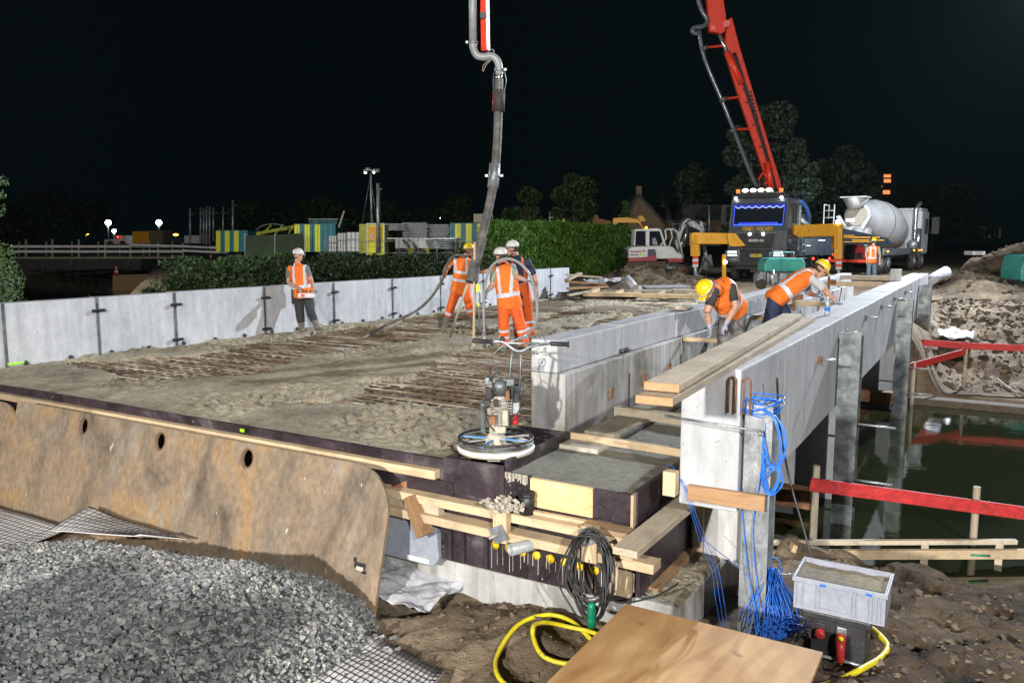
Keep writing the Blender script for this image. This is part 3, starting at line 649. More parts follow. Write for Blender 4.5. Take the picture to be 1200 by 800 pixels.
# mortar lumps on top of the first post
P = np.stack([RNG.normal(-3.33, 0.07, 150), RNG.normal(5.47, 0.04, 150), -0.235 + np.abs(RNG.normal(0, 0.032, 150))], 1)
stones('mortar_lumps', P, np.full((150, 1, 1), 0.034), M['caked'], label='spilled mortar crumbs on the timber post', kind='stuff')
pp = thing('drain_pipe', 'short grey plastic pipe poking out below the mortar capped block', 'pipe', (-3.2, 5.3, -0.6))
def hollow(p0, p1, r, th, mat, parent, name='pipe'):
    b = MB(); p0, p1 = Vector(p0), Vector(p1); L = (p1 - p0).length
    b.lathe([(r, 0), (r, L), (r - th, L), (r - th, L * 0.2), (0, L * 0.2)][::-1], p0, p1 - p0, 18); return b.build(name, mat, parent)
hollow((-2.98, 5.63, -0.50), (-3.16, 5.30, -0.505), 0.050, 0.007, M['pvc'], pp)
pp = thing('pipe_socket', 'short black plastic pipe socket standing on the waler', 'pipe', (-3.17, 5.50, -0.28))
hollow((-3.16, 5.58, -0.285), (-3.16, 5.58, -0.10), 0.062, 0.006, M['black'], pp)
b = MB(); b.lathe([(0.068, 0.0), (0.068, 0.025)], (-3.16, 5.58, -0.135), (0, 0, 1), 18); b.lathe([(0.066, 0.0), (0.066, 0.012)], (-3.16, 5.58, -0.19), (0, 0, 1), 18); b.build('collar', M['black'], pp)
b = MB()
for x in (-3.05, -2.97, -2.83, -2.77): b.box((x, 5.645, -0.42), (x + 0.035, 5.66, -0.408))
b.build('blue_spacer', M['blue'], fm)

# left recess behind the plate: grey girder end, props, plastic sheet
g = thing('girder_end', 'blue grey precast girder end showing behind the rusty plate', 'concrete girder', (-4.6, 5.6, -1))
b = MB(); b.prism([(-5.9, -0.98), (-4.16, -0.98), (-4.10, -0.90), (-4.13, -0.60), (-4.2, -0.57), (-5.9, -0.57)], (0, 5.62, 0), (1, 0, 0), (0, 0, 1), (0, 1.2, 0)); b.build('girder', M['crate'], g, bevel=0.012)
b = MB(); b.box((-4.45, 5.605, -0.955), (-4.2, 5.616, -0.915)); b.build('number_strip', M['paper'], g)
timber('dark timber wedge under the left end of the walers', (-4.12, 5.46, -0.62), (-4.30, 5.50, -0.30), 0.15, 0.08, M['brown_z'])
timber('loose pine offcut resting on the grey girder end', (-4.85, 5.66, -0.53), (-4.42, 5.60, -0.53), 0.12, 0.06, M['pine_x'])
timber('rusty steel strut slanting under the deck edge', (-4.62, 5.60, -0.33), (-4.28, 5.80, -0.16), 0.09, 0.07, M['rust'])
def rumple(name, x0, x1, y0, y1, z, amp, mat, n=40, sc=5, **kw):
    V, Fq = grid_mesh(np.linspace(x0, x1, n), np.linspace(y0, y1, n), lambda X, Y: z + ground_h(X, Y) * 0 + fbm(X, Y, sc * 0.5, 4) * amp + np.abs(fbm(X + 3, Y, sc, 3)) * amp * 0.8)
    ob = np_mesh(name, V, Fq, mat, smooth=True, **kw); sd = ob.modifiers.new('thickness', 'SOLIDIFY'); sd.thickness = 0.004; return ob
rumple('plastic_sheet', -4.95, -3.95, 5.2, 5.85, -1.16, 0.10, M['sheet'], label='crumpled pale plastic sheet lying under the grey girder', cat='plastic sheet')

# crossing timbers in the channel
timber('mud stained pine plank lying across the walkway slab, nearest', (-3.46, 6.93, 0.055), (-2.02, 6.86, 0.055), 0.05, 0.075, M['pine_x'], group='timbers across the side channel')
timber('grimy pine plank across the channel under the stacked boards', (-3.48, 8.15, 0.075), (-1.97, 8.05, 0.075), 0.09, 0.11, M['old_x'], group='timbers across the side channel')
timber('pine strut at chest height in front of the crouching worker', (-3.52, 10.55, 0.63), (-1.97, 10.62, 0.63), 0.07, 0.055, M['pine_x'], group='timbers across the side channel')
timber('pine strut across the channel beside the worker in navy trousers', (-3.52, 14.2, 0.63), (-1.97, 14.3, 0.63), 0.09, 0.09, M['pine_x'], group='timbers across the side channel')
timber('pine strut across the channel beyond the hand of the leaning worker', (-3.52, 17.6, 0.66), (-1.97, 17.6, 0.66), 0.10, 0.10, M['pine_x'], group='timbers across the side channel')
timber('long pine strut across the channel, second from the far end', (-3.52, 21.5, 0.9), (-1.97, 21.5, 0.9), 0.12, 0.12, M['pine_x'], group='timbers across the side channel')
timber('long weathered strut across the far end of the channel', (-3.9, 24.5, 0.94), (-1.7, 24.5, 0.94), 0.12, 0.12, M['old_x'], group='timbers across the side channel')
for x, y, z in ((-3.5, 12.2, 0.7), (-3.45, 21.4, .9), (-3.5, 17.5, .75)):
    b = MB(); b.box((x, y, z - 0.25), (x + 0.05, y + 0.08, z + 0.18)); b.box((x + 0.05, y, z - 0.02), (x + 0.20, y + 0.07, z + 0.10)); b.build('rusty_bracket', M['rust'], iw)
# threaded bars sticking out
b = MB(); b.cyl((-2.02, 5.75, 0.63), (-1.33, 5.72, 0.605), 0.010, n=8); b.tube([(-1.33, 5.72, 0.605), (-1.325, 5.72, 0.57)], 0.012, 6)
b.build('tie_rod', M['galv'], eb)
b = MB(); b.cyl((-2.35, 6.6, 0.44), (-1.9, 6.55, 0.42), 0.013, n=8); b.build('tie_rod', M['galv'], eb)
# stacked scaffold boards on the beam
def plank(label, a, c, w, h, mat):
    t = thing('scaffold_board', label, 'plank', (a[0], a[1], a[2]), 'boards stacked on the edge beam')
    b = MB(); b.bar(a, c, w, h); b.build('board', mat, t, bevel=0.003)
    d = (Vector(c) - Vector(a)).normalized(); b = MB(); b.bar(Vector(a) - d * 0.003, Vector(a) + d * 0.012, w + 0.002, h + 0.002); b.build('painted_end', M['plank_end'], t)
plank('top weathered board of the pair lying along the edge beam', (-1.60, 4.42, 1.105), (-1.90, 9.55, 1.105), 0.21, 0.045, M['old_y'])
plank('lower weathered board of the pair lying along the edge beam', (-1.60, 4.30, 1.045), (-1.82, 9.9, 1.045), 0.22, 0.045, M['old_y'])

# water bottle and tin on the beam
wb = thing('water_bottle', 'small clear plastic water bottle with blue label standing on the edge beam', 'bottle', (-1.72, 10.75, 1.02))
bx_, by_ = -1.72, 10.75
m, t_, b_ = nt('clear_plastic'); b_.inputs['Base Color'].default_value = (0.75, 0.82, 0.88, 1); b_.inputs['Roughness'].default_value = 0.08; b_.inputs['Transmission Weight'].default_value = 0.75; M['clear'] = m
b = MB(); b.lathe([(0.028, 0), (0.033, 0.01), (0.033, 0.055), (0.031, 0.06), (0.031, 0.12), (0.033, 0.13), (0.031, 0.16), (0.014, 0.20), (0.013, 0.215)], (bx_, by_, 1.022), n=16); b.build('bottle_body', M['clear'], wb)
b = MB(); b.lathe([(0.034, 0.055), (0.034, 0.105)], (bx_, by_, 1.022), n=16); b.build('bottle_label', M['blue'], wb)
b = MB(); b.lathe([(0.016, 0.213), (0.016, 0.232), (0, 0.232)], (bx_, by_, 1.022), n=12); b.build('bottle_cap', M['white'], wb)
b = MB(); b.box((-2.0, 21.0, 1.02), (-1.76, 21.2, 1.30)); b.build('concrete_cube', M['precast_stain'], bevel=0.02, label='small grey concrete block standing on the far part of the edge beam', cat='block')
b = MB(); b.box((-3.80, 10.9, 0.985), (-3.60, 11.2, 1.05)); b.build('mortar_block', M['caked'], bevel=0.02, label='lump of dried mortar on top of the upstand wall', cat='block')

# ============================================================ RUSTY STEEL PLATES
def steel_mat():
    m, t, b = nt('rust_blotched_steel_plate'); v = coords(t, 'World'); mp = t.nodes.new('ShaderNodeMapping'); mp.inputs['Scale'].default_value = (1, 1, 0.55); t.links.new(v, mp.inputs['Vector']); v = mp.outputs[0]
    a = noise_node(t, v, 1.25, 7, 0.62, 1.2)
    c = ramp(t, a, [(0.30, (0.10, 0.078, 0.060)), (0.42, (0.21, 0.165, 0.122)), (0.54, (0.30, 0.225, 0.155)), (0.64, (0.36, 0.235, 0.12)), (0.76, (0.38, 0.33, 0.265))])
    g = noise_node(t, v, 3.1, 6, 0.6, 0.5); c = mixc(t, ramp(t, g, [(0.55, 0.0), (0.72, 0.65)]), c, (0.32, 0.29, 0.25))
    h = noise_node(t, v, 18, 6, 0.7); c = mixc(t, 1.0, c, ramp(t, h, [(0.3, 0.72), (0.7, 1.18)]), 'MULTIPLY')
    s = noise_node(t, v, 11, 3, 0.5); c = mixc(t, ramp(t, s, [(0.71, 0.0), (0.74, 0.8)]), c, (0.62, 0.58, 0.53))
    t.links.new(c, b.inputs['Base Color']); b.inputs['Metallic'].default_value = 0.25; t.links.new(ramp(t, h, [(0.3, 0.5), (0.7, 0.75)]), b.inputs['Roughness'])
    bump(t, b, h, 0.25, 0.006); return m
M['plate'] = steel_mat()
def steel_plate(label, x0, x1, ytop, ybot, ztop, zbot, rad, holes, slot=None, thick=0.03):
    t = thing('trench_plate', label, 'steel plate', ((x0 + x1) / 2, ybot, zbot))
    H = ztop - zbot; up = Vector((0, ytop - ybot, H)); L = up.length; up.normalize(); W_ = x1 - x0
    bm = bmesh.new(); pts = []
    for cx, cz, a0 in ((rad[0], L - rad[0], 90), (W_ - rad[1], L - rad[1], 0)):
        r = rad[0] if a0 == 90 else rad[1]
        pts.append([(cx + r * math.cos(math.radians(a0 + 90 - k * 9)), cz + r * math.sin(math.radians(a0 + 90 - k * 9))) for k in range(11)])
    outline = [(0, 0)] + pts[0] + pts[1] + [(W_, 0)]
    loops = [outline]
    for hx, hz, r in holes: loops.append([(hx + r * math.cos(k * math.pi / 10), hz + r * 1.15 * math.sin(k * math.pi / 10)) for k in range(20)])
    edges = []
    for lp in loops:
        vs = [bm.verts.new((p[0], 0, p[1])) for p in lp]; edges += [bm.edges.new((vs[i], vs[(i + 1) % len(vs)])) for i in range(len(vs))]
    bmesh.ops.triangle_fill(bm, edges=edges, use_beauty=True)
    r = bmesh.ops.extrude_face_region(bm, geom=bm.faces[:]); bmesh.ops.translate(bm, verts=[e for e in r['geom'] if isinstance(e, bmesh.types.BMVert)], vec=(0, thick, 0))
    bmesh.ops.recalc_face_normals(bm, faces=bm.faces[:])
    me = bpy.data.meshes.new('plate'); bm.to_mesh(me); bm.free(); me.materials.append(M['plate'])
    o = bpy.data.objects.new('plate', me); COL.objects.link(o); o.parent = t; o.location = (x0 - (x0 + x1) / 2, 0, 0)
    o.rotation_euler = (-math.atan2(ytop - ybot, H), 0, 0)
    b = MB()
    for hx, hz, r in holes: b.tube([(hx + r * 1.12 * math.cos(k * math.pi / 12), -0.004, hz + r * 1.28 * math.sin(k * math.pi / 12)) for k in range(24)], 0.006, 5, closed=True)
    if b.v:
        q = b.build('hole_rim', M['rust'], o, local=True)
    if slot:
        for k, (sx, sz) in enumerate(slot):
            b = MB(); b.box((sx - 0.06, -0.012, sz - 0.03), (sx + 0.06, -0.002, sz + 0.02)); b.box((sx - 0.075, -0.014, sz + 0.02), (sx - 0.05, -0.001, sz + 0.055)); b.box((sx + 0.03, -0.014, sz - 0.065), (sx + 0.075, -0.001, sz - 0.04)); b.build('lug', M['blackmetal'], o, local=True)
            b = MB(); b.box((sx - 0.03, -0.018, sz - 0.045), (sx + 0.045, -0.011, sz - 0.012)); b.build('lug_crust', M['caked'], o, local=True)
    return t
steel_plate('large rust blotched steel plate leaning on the deck form above the gravel', -10.30, -4.33, 5.30, 4.93, -0.02, -1.45, (0.05, 0.42), [(1.44, 1.33, 0.075), (2.82, 1.33, 0.075), (4.16, 1.33, 0.075)], slot=[(5.75, 0.62)])
steel_plate('left rusty steel plate with a round corner cut off by the frame', -16.6, -10.36, 5.38, 4.99, -0.10, -1.6, (0.3, 0.45), [(3.2, 1.33, 0.075)], slot=[(5.95, 0.60)])

# ============================================================ GRAVEL HEAP AND GEOGRID
EDGE = [(-3.95, 4.75), (-3.35, 3.6), (-2.9, 2.3), (-2.6, 1.0)]   # right toe of the heap
EY = [1.0, 2.3, 3.4, 4.0, 4.5, 5.0]; EX = [-3.3, -3.6, -3.78, -3.86, -3.92, -4.25]
def heap_h(X, Y):
    n = fbm(X, Y, 0.7, 3)
    xe = np.interp(Y, EY, EX)
    d = xe - X
    top = np.interp(X, [-9.3, -8.4, -7.2, -6.1, -5.3, -4.85, -4.4, -3.95], [-1.5, -1.15, -0.84, -0.70, -0.62, -0.55, -0.68, -0.95]) + 0.03 * n - np.clip(Y - 4.15, 0, 1) * 0.55 - np.clip(3.4 - Y, 0, 4) * 0.06
    return np.minimum(-1.22 + np.clip(d, 0, 9) * 0.75 + 0.03 * n, top) - sstep(0.1, -0.3, d) * 0.4
V, Fq = grid_mesh(np.arange(-13, -2.4, 0.06), np.arange(0.3, 5.02, 0.06), lambda X, Y: heap_h(X, Y) - 0.03)
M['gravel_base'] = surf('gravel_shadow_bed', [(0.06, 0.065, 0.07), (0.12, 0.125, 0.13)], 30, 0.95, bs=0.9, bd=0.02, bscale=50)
gh = thing('gravel_heap', 'heap of blue grey crushed stone in front of the rusty steel plate', 'gravel', (-6, 3.5, -1.2))
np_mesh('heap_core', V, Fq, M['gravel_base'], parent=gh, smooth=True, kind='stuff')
n = 78000
# more stones where they show largest
Xs = -2.7 - RNG.random(n) ** 1.25 * 8.6; Ys = 0.9 + RNG.random(n) * 4.05
P = np.stack([Xs, Ys, heap_h(Xs, Ys) + RNG.uniform(-0.012, 0.012, n)], 1)
xe = np.interp(Ys, EY, EX) + 0.02
P = P[(Xs < xe) & (P[:, 2] > ground_h(P[:, 0], P[:, 1]) - .02)]
for i, c in enumerate((((0.12, 0.13, 0.135), (0.22, 0.235, 0.24)), ((0.20, 0.207, 0.21), (0.34, 0.35, 0.35)), ((0.07, 0.08, 0.085), (0.14, 0.15, 0.16)), ((0.26, 0.25, 0.235), (0.42, 0.405, 0.375)), ((0.15, 0.165, 0.165), (0.26, 0.275, 0.275)))):
    M['st%d' % i] = surf('crushed_stone_%s' % ['slate', 'pale', 'dark', 'buff', 'green'][i], c, 25, 0.75, bs=0.3, bscale=90)
sz = (RNG.lognormal(0, 0.28, (len(P), 1, 1)) * 0.0235).clip(0.013, 0.045)
stones('crushed_stone', P, sz, [M['st%d' % i] for i in range(5)], parent=gh, flat=0.8)
ns = 420; Xs = RNG.uniform(-4.1, -3.0, ns); Ys = RNG.uniform(2.6, 4.75, ns); xe = np.interp(Ys, EY, EX); k = (Xs > xe) & (Xs < xe + RNG.exponential(0.13, ns))
Pn = np.stack([Xs[k], Ys[k], np.full(k.sum(), -1.155)], 1)
stones('stray_stone', Pn, np.full((len(Pn), 1, 1), 0.035), [M['st0'], M['st1']], parent=gh)

def ground_z(x, y): return float(ground_h(np.array(float(x)), np.array(float(y))))
def geogrid(label, corners, nu, nv, sag, rr=0.0042):
    A, B, C_, D_ = [Vector(c) for c in corners]   # A-B near edge, D-C far edge
    t = thing('geogrid_mat', label, 'geogrid mat', A)
    def P_(u, v):
        p = A.lerp(B, u).lerp(D_.lerp(C_, u), v); p = p.copy(); p.z = max(p.z, ground_z(p.x, p.y) + .025, float(heap_h(np.array(p.x), np.array(p.y))) + .0 if p.x < -4.3 else -9); p.z += sag * (float(vnoise(np.array(p.x * 2.2), np.array(p.y * 2.2))) - 0.5) + 0.06 * max(0, u - 0.93) / 0.07 * abs(sag) * 8; return p
    b = MB(); g = 16; vs = [P_(i / g, j / g) for j in range(g + 1) for i in range(g + 1)]
    b.add(vs, [(j * (g + 1) + i, j * (g + 1) + i + 1, (j + 1) * (g + 1) + i + 1, (j + 1) * (g + 1) + i) for j in range(g) for i in range(g)], smooth=True)
    fl = b.build('fleece', M['fleece'], t); sd = fl.modifiers.new('thickness', 'SOLIDIFY'); sd.thickness = 0.006; sd.offset = -1
    b = MB(); up = Vector((0, 0, 0.006))
    for i in range(nu + 1): b.tube([P_(i / nu, j / 12) + up for j in range(13)], rr, 4, caps=False)
    for j in range(nv + 1): b.tube([P_(i / 12, j / nv) + up for i in range(13)], rr, 4, caps=False)
    b.build('black_grid', M['mesh_black'], t, kind='stuff'); return t
geogrid('black geogrid on white fleece curling out from under the right side of the gravel', ((-4.15, 2.4, -1.17), (-2.75, 2.55, -1.15), (-3.18, 4.42, -1.12), (-4.1, 4.68, -1.18)), 19, 34, 0.05, 0.0032)
geogrid('black geogrid on white fleece on the far left below the rusty plates', ((-12.0, 3.5, -1.10), (-8.2, 3.9, -1.16), (-8.55, 4.86, -1.20), (-12.0, 4.90, -1.24)), 46, 14, 0.04, 0.0026)
geogrid('narrow geogrid strip with a turned up end against the rusty plate', ((-7.95, 4.30, -0.93), (-6.7, 4.45, -0.80), (-6.6, 4.90, -0.98), (-8.25, 4.90, -0.92)), 18, 7, 0.04, 0.0026)

V, Fq = grid_mesh(np.linspace(-2.26, -1.905, 24), np.linspace(5.81, 6.98, 60), lambda X, Y: -0.885 + np.abs(fbm(X, Y, 6, 4)) * 0.07 - 0.03 * sstep(-1.95, -1.9, X))
np_mesh('mortar_crust', V, Fq, M['wet'], smooth=True, label='crust of spilled mortar on top of the abutment block', cat='mortar crust')
# ============================================================ FOREGROUND EQUIPMENT
def zat(px, py, z):
    d = fwv * 938 + rtv * (px - 600) + upv * (400 - py); return Vector((0, 0, CAM_H)) + d * ((z - CAM_H) / d.z)
def smooth_path(pts, k=6):
    pts = [Vector(p) for p in pts]; out = []
    for i in range(len(pts) - 1):
        p0 = pts[max(i - 1, 0)]; p1 = pts[i]; p2 = pts[i + 1]; p3 = pts[min(i + 2, len(pts) - 1)]
        for j in range(k):
            t = j / k; out.append(0.5 * ((2 * p1) + (p2 - p0) * t + (2 * p0 - 5 * p1 + 4 * p2 - p3) * t * t + (3 * p1 - p0 - 3 * p2 + p3) * t ** 3))
    return out + [pts[-1]]

# ---- walk-behind power trowel
tc = zat(581, 522, 0.12); T = thing('power_trowel', 'concrete crusted walk behind power trowel with a blue and white ring guard and handlebar', 'power trowel', (tc.x, tc.y, 0.05))
cx, cy = tc.x, tc.y; R_ = 0.335
for z, mt, rr in ((0.115, 'paper', 0.020), (0.095, 'caked', 0.016), (0.20, 'blackmetal', 0.011), (0.165, 'galv_dark', 0.009)):
    b = MB(); b.tube([(cx + R_ * math.cos(a), cy + R_ * math.sin(a), z) for a in np.linspace(0, 2 * math.pi, 41)[:-1]], rr, 6, closed=True); b.build('guard_ring', M[mt], T)
b = MB(); b.lathe([(R_ + 0.004, 0.085), (R_ + 0.012, 0.125), (R_ + 0.004, 0.128)], (cx, cy, 0.0), n=40); b.build('white_skirt', M['caked'], T)
for k in range(8):
    a = k * math.pi / 4 + 0.2; b = MB(); b.bar((cx + 0.06 * math.cos(a), cy + 0.06 * math.sin(a), 0.19), (cx + R_ * math.cos(a), cy + R_ * math.sin(a), 0.185), 0.018 if k % 2 else 0.03, 0.012); b.build('guard_spoke', M['blue_paint'] if k % 2 == 0 else M['grime'], T)
for k in range(4):
    a = k * math.pi / 2 + 0.5; u = Vector((math.cos(a), math.sin(a), 0)); v = Vector((-u.y, u.x, 0)); b = MB(); b.obox(Vector((cx, cy, 0.065)) + u * 0.19, u * 0.125, v * 0.055, Vector((0, 0, 0.004))); b.bar(Vector((cx, cy, 0.085)), Vector((cx, cy, 0.085)) + u * 0.30, 0.025, 0.02); b.build('trowel_blade', M['grime'], T)
b = MB(); b.lathe([(0.085, 0.06), (0.10, 0.12), (0.09, 0.20), (0.06, 0.24), (0.055, 0.40), (0.085, 0.42), (0.085, 0.47), (0.03, 0.48)], (cx, cy, 0.0), n=14); b.build('gearbox', M['caked'], T, bevel=0)
# engine block above
def A(px, py, dD=0.0): return at(px, py, 6.98 + dD)
b = MB(); c = A(587, 478); b.obox(c, rtv * 0.075, FH * 0.09, Vector((0, 0, 0.12))); b.obox(c + Vector((0, 0, -0.15)), rtv * 0.05, FH * 0.07, Vector((0, 0, 0.07))); b.build('engine_block', M['grime'], T, bevel=0.02)
b = MB(); c = A(584, 452); b.obox(c, rtv * 0.085, FH * 0.07, Vector((0, 0, 0.06))); b.build('fuel_tank', M['grime'], T, bevel=0.025)
b = MB(); b.lathe([(0.0, 0), (0.06, 0.005), (0.07, 0.03), (0.07, 0.06)], A(586, 455, -0.13), FH, 16); b.build('recoil_starter', M['galv_dark'], T)
b = MB(); c = A(604, 462); b.obox(c, rtv * 0.045, FH * 0.06, Vector((0, 0, 0.09))); b.build('air_filter', M['black'], T, bevel=0.015)
b = MB(); b.obox(A(603, 490), rtv * 0.035, FH * 0.05, Vector((0, 0, 0.05))); b.build('red_cover', M['maroon'], T, bevel=0.015)
for k in range(6):
    b = MB(); b.obox(A(588, 466 + k * 3.2), rtv * 0.095, FH * 0.108, Vector((0, 0, 0.004))); b.build('cooling_fin', M['grime'], T)
b = MB(); b.prism([(-0.035, -0.14), (0.035, -0.14), (0.04, 0.12), (0.0, 0.16), (-0.04, 0.12)], A(563, 488, 0.03), FH, (0, 0, 1), rtv * 0.045); b.build('belt_guard', M['galv_dark'], T, bevel=0.008)
b = MB(); b.cyl(A(575, 452), A(575, 433), 0.012, n=8); b.build('filler_neck', M['blackmetal'], T)
for a, c in (((594, 470), (600, 411)), ((607, 468), (610, 414))):
    b = MB(); b.tube([A(*a, -0.05), A(a[0] + 3, a[1] - 25, -0.06), A(*c, -0.12)], 0.014, 8); b.build('handle_tube', M['galv_dark'], T)
b = MB(); b.tube(smooth_path([A(578, 400, -.1), A(590, 401, -.12), A(603, 410, -.12), A(612, 411, -.12), A(622, 406, -.1), A(645, 402, -.05)]), 0.013, 8); b.build('handlebar', M['galv'], T)
b = MB(); b.tube([A(570, 399.5, -.1), A(600, 402, -.1), A(648, 402.5, -.1)], 0.010, 8); b.build('cross_bar', M['galv'], T)
for p, q in ((A(553.5, 399, -.1), A(577, 400.5, -.1)), (A(645, 402.5, -.1), A(667, 403.5, -.1))):
    b = MB(); d = q - p; b.tube([p, p + d * .04, p + d * .9, p + d * .92, q], [0.017, 0.021, 0.019, 0.027, 0.027], 12); b.build('rubber_grip', M['black'], T)
b = MB(); b.ball(A(589, 397, -.1), 0.025, 12); b.cyl(A(589, 401, -.1), A(589, 397, -.1), 0.012, n=8); b.build('throttle_knob', M['black'], T)
for (x, y, w, h, mm, dd) in ((573, 461, .03, .05, 'black', -.1), (598, 448, .035, .03, 'galv_dark', -.12), (592, 489, .025, .07, 'caked', -.14), (577, 492, .03, .04, 'rust', -.12), (605, 478, .03, .05, 'galv', -.1), (581, 472, .02, .03, 'black', -.13), (595, 463, .018, .045, 'rust', -.13), (586, 503, .05, .03, 'caked', -.1), (611, 455, .02, .06, 'galv_dark', -.03), (571, 446, .02, .03, 'galv', -.03)):
    b = MB(); b.obox(A(x, y, dd), rtv * w, FH * .03, Vector((0, 0, h))); b.build('engine_fitting', M[mm], T, bevel=0.008)
for pts in ([(576, 470), (568, 478), (572, 495), (580, 505)], [(600, 455), (612, 462), (609, 480), (598, 492)], [(590, 440), (583, 436), (577, 444), (580, 458)]):
    b = MB(); b.tube(smooth_path([A(x, y, -.13) for x, y in pts]), .007, 6); b.build('fuel_line', M['black'], T)
b = MB(); b.tube(smooth_path([A(592, 403, -.13), A(577, 417, -.15), A(581, 430, -.1), A(588, 445, -.05)]), 0.006, 6); b.tube(smooth_path([A(640, 402, -.1), A(636, 392, -.1), A(632, 396, -.1)]), 0.004, 5); b.build('throttle_cable', M['galv_dark'], T)
b = MB(); b.tube([A(598, 500, -.08), A(601, 440, -.1)], 0.010, 8); b.tube([A(590, 505, -.1), A(597, 455, -.1)], 0.012, 8); b.build('pitch_rod', M['galv_dark'], T)

# ---- black cable coil on the post with a green socket strip
ck = thing('cable_coil', 'coil of black electric cable hung on a timber post with a green connector', 'cable', (-2.45, 5.2, -0.9))
b = MB(); r = random.Random(3)
for k in range(15):
    w_ = r.uniform(0.125, 0.195); h_ = r.uniform(0.24, 0.33); ph = r.uniform(-0.06, 0.06); yo = r.uniform(-0.05, 0.03); top = -0.205 + r.uniform(-0.03, 0.01)
    pts = []
    for a in np.linspace(0, 2 * math.pi, 37)[:-1]:
        sx = math.sin(a); cz = math.cos(a); x = -2.44 + ph * 0.4 + w_ * sx * (1 + 0.10 * math.sin(3 * a + k)) + (0.03 if cz < 0 else 0) * -cz
        z = top - h_ + h_ * cz * (1 - 0.06 * math.sin(2 * a + k)); y = 5.285 + yo - 0.09 * (1 - (1 + cz) / 2) + 0.012 * math.sin(5 * a + k)
        pts.append((x, y, z))
    b.tube(pts, 0.0072, 6, closed=True)
b.build('coil', M['black'], ck)
b = MB(); b.tube(smooth_path([(-2.50, 5.2, -0.42), (-2.45, 5.18, -0.6), (-2.40, 5.16, -0.72)]), 0.007, 6); b.tube(smooth_path([(-2.30, 5.2, -0.62), (-2.2, 5.3, -0.72), (-2.0, 5.5, -0.70), (-1.9, 5.72, -0.66)]), 0.007, 6); b.build('loose_end', M['black'], ck)
gsp = Vector((-2.36, 5.14, -0.80))
b = MB(); b.lathe([(0.0, -0.085), (0.03, -0.08), (0.036, -0.03), (0.030, -0.012), (0.036, 0.01), (0.036, 0.04), (0.03, 0.055), (0.034, 0.075), (0.028, 0.10), (0.012, 0.108)], gsp, n=16); s_ = b.build('green_connector', M['green'], ck)
b = MB(); 
for z in (-0.02, 0.05): b.lathe([(0.034, z), (0.042, z + 0.006), (0.034, z + 0.014)], gsp, n=16)
b.build('connector_rib', M['green'], s_)
# ---- yellow hose
def Y_(pts, z=-1.11): return [Vector((*(q := zat(px, py, z)).xy, ground_h(np.array(q.x), np.array(q.y)) + 0.03)) for px, py in pts]
hz = thing('yellow_hose', 'bright yellow hose lying in loops on the sand before the form', 'hose', (-2.9, 5.0, -1.1))
b = MB(); b.tube(smooth_path(Y_([(722, 765), (700, 748), (670, 727), (640, 722), (607, 736), (583, 766), (586, 790), (618, 800), (668, 790), (690, 776)]), 5), 0.018, 10); b.build('outer_loop', M['yel_hose'], hz)
b = MB(); b.tube(smooth_path([p + Vector((0, 0, 0.03)) for p in Y_([(735, 770), (705, 744), (665, 735), (637, 738), (624, 752), (634, 765), (662, 772), (695, 770)])], 5), 0.018, 10); b.build('inner_loop', M['yel_hose'], hz)

# ---- plywood sheet in the foreground
pl = thing('plywood_sheet', 'large bare plywood sheet lying in the foreground', 'plywood sheet', (-1.29, 3.4, -0.42))
m, t_, b_ = nt('figured_plywood'); v = coords(t_, 'Object', (1.0, 0.32, 1)); n1 = noise_node(t_, v, 2.3, 4, 0.5, 2.6)
wv = t_.nodes.new('ShaderNodeTexWave'); wv.inputs['Scale'].default_value = 2.2; wv.inputs['Distortion'].default_value = 9; wv.inputs['Detail'].default_value = 3; wv.inputs['Detail Scale'].default_value = 1.2; t_.links.new(v, wv.inputs['Vector'])
c = ramp(t_, n1, [(0.3, (0.33, 0.18, 0.07)), (0.5, (0.45, 0.27, 0.115)), (0.7, (0.53, 0.34, 0.16))]); c = mixc(t_, 1.0, c, ramp(t_, wv.outputs['Fac'], [(0.2, (0.88, 0.85, 0.80)), (0.6, (1, 1, 1))]), 'MULTIPLY')
s1 = noise_node(t_, coords(t_, 'Object', (1, 1, 1)), 7, 3, 0.5); c = mixc(t_, ramp(t_, s1, [(0.70, 0.0), (0.76, 0.7)]), c, (0.18, 0.11, 0.06))
t_.links.new(c, b_.inputs['Base Color']); b_.inputs['Roughness'].default_value = 0.62; bump(t_, b_, noise_node(t_, coords(t_, 'Object', (30, 3, 1)), 4, 4, 0.6), 0.15, 0.003); M['sheet_ply'] = m
b = MB(); b.box((-1.90, 2.22, -0.418), (-0.68, 4.67, -0.400)); b.build('sheet_face', M['sheet_ply'], pl)
for k in range(3):
    b = MB(); b.box((-1.897, 2.223, -0.4245 - k * 0.0065), (-0.683, 4.667, -0.4185 - k * 0.0065)); b.build('veneer_layer', M['brown_x'] if k % 2 == 0 else M['pine_x'], pl)
for x in (-1.7, -0.9):
    b = MB(); b.box((x, 2.3, -1.3), (x + 0.1, 2.4, -0.44)); b.box((x, 3.9, -1.3), (x + 0.1, 4.0, -0.44)); b.bar((x + .05, 2.3, -0.47), (x + .05, 4.5, -0.47), 0.1, 0.055); b.build('support_trestle', M['old_z'], pl)

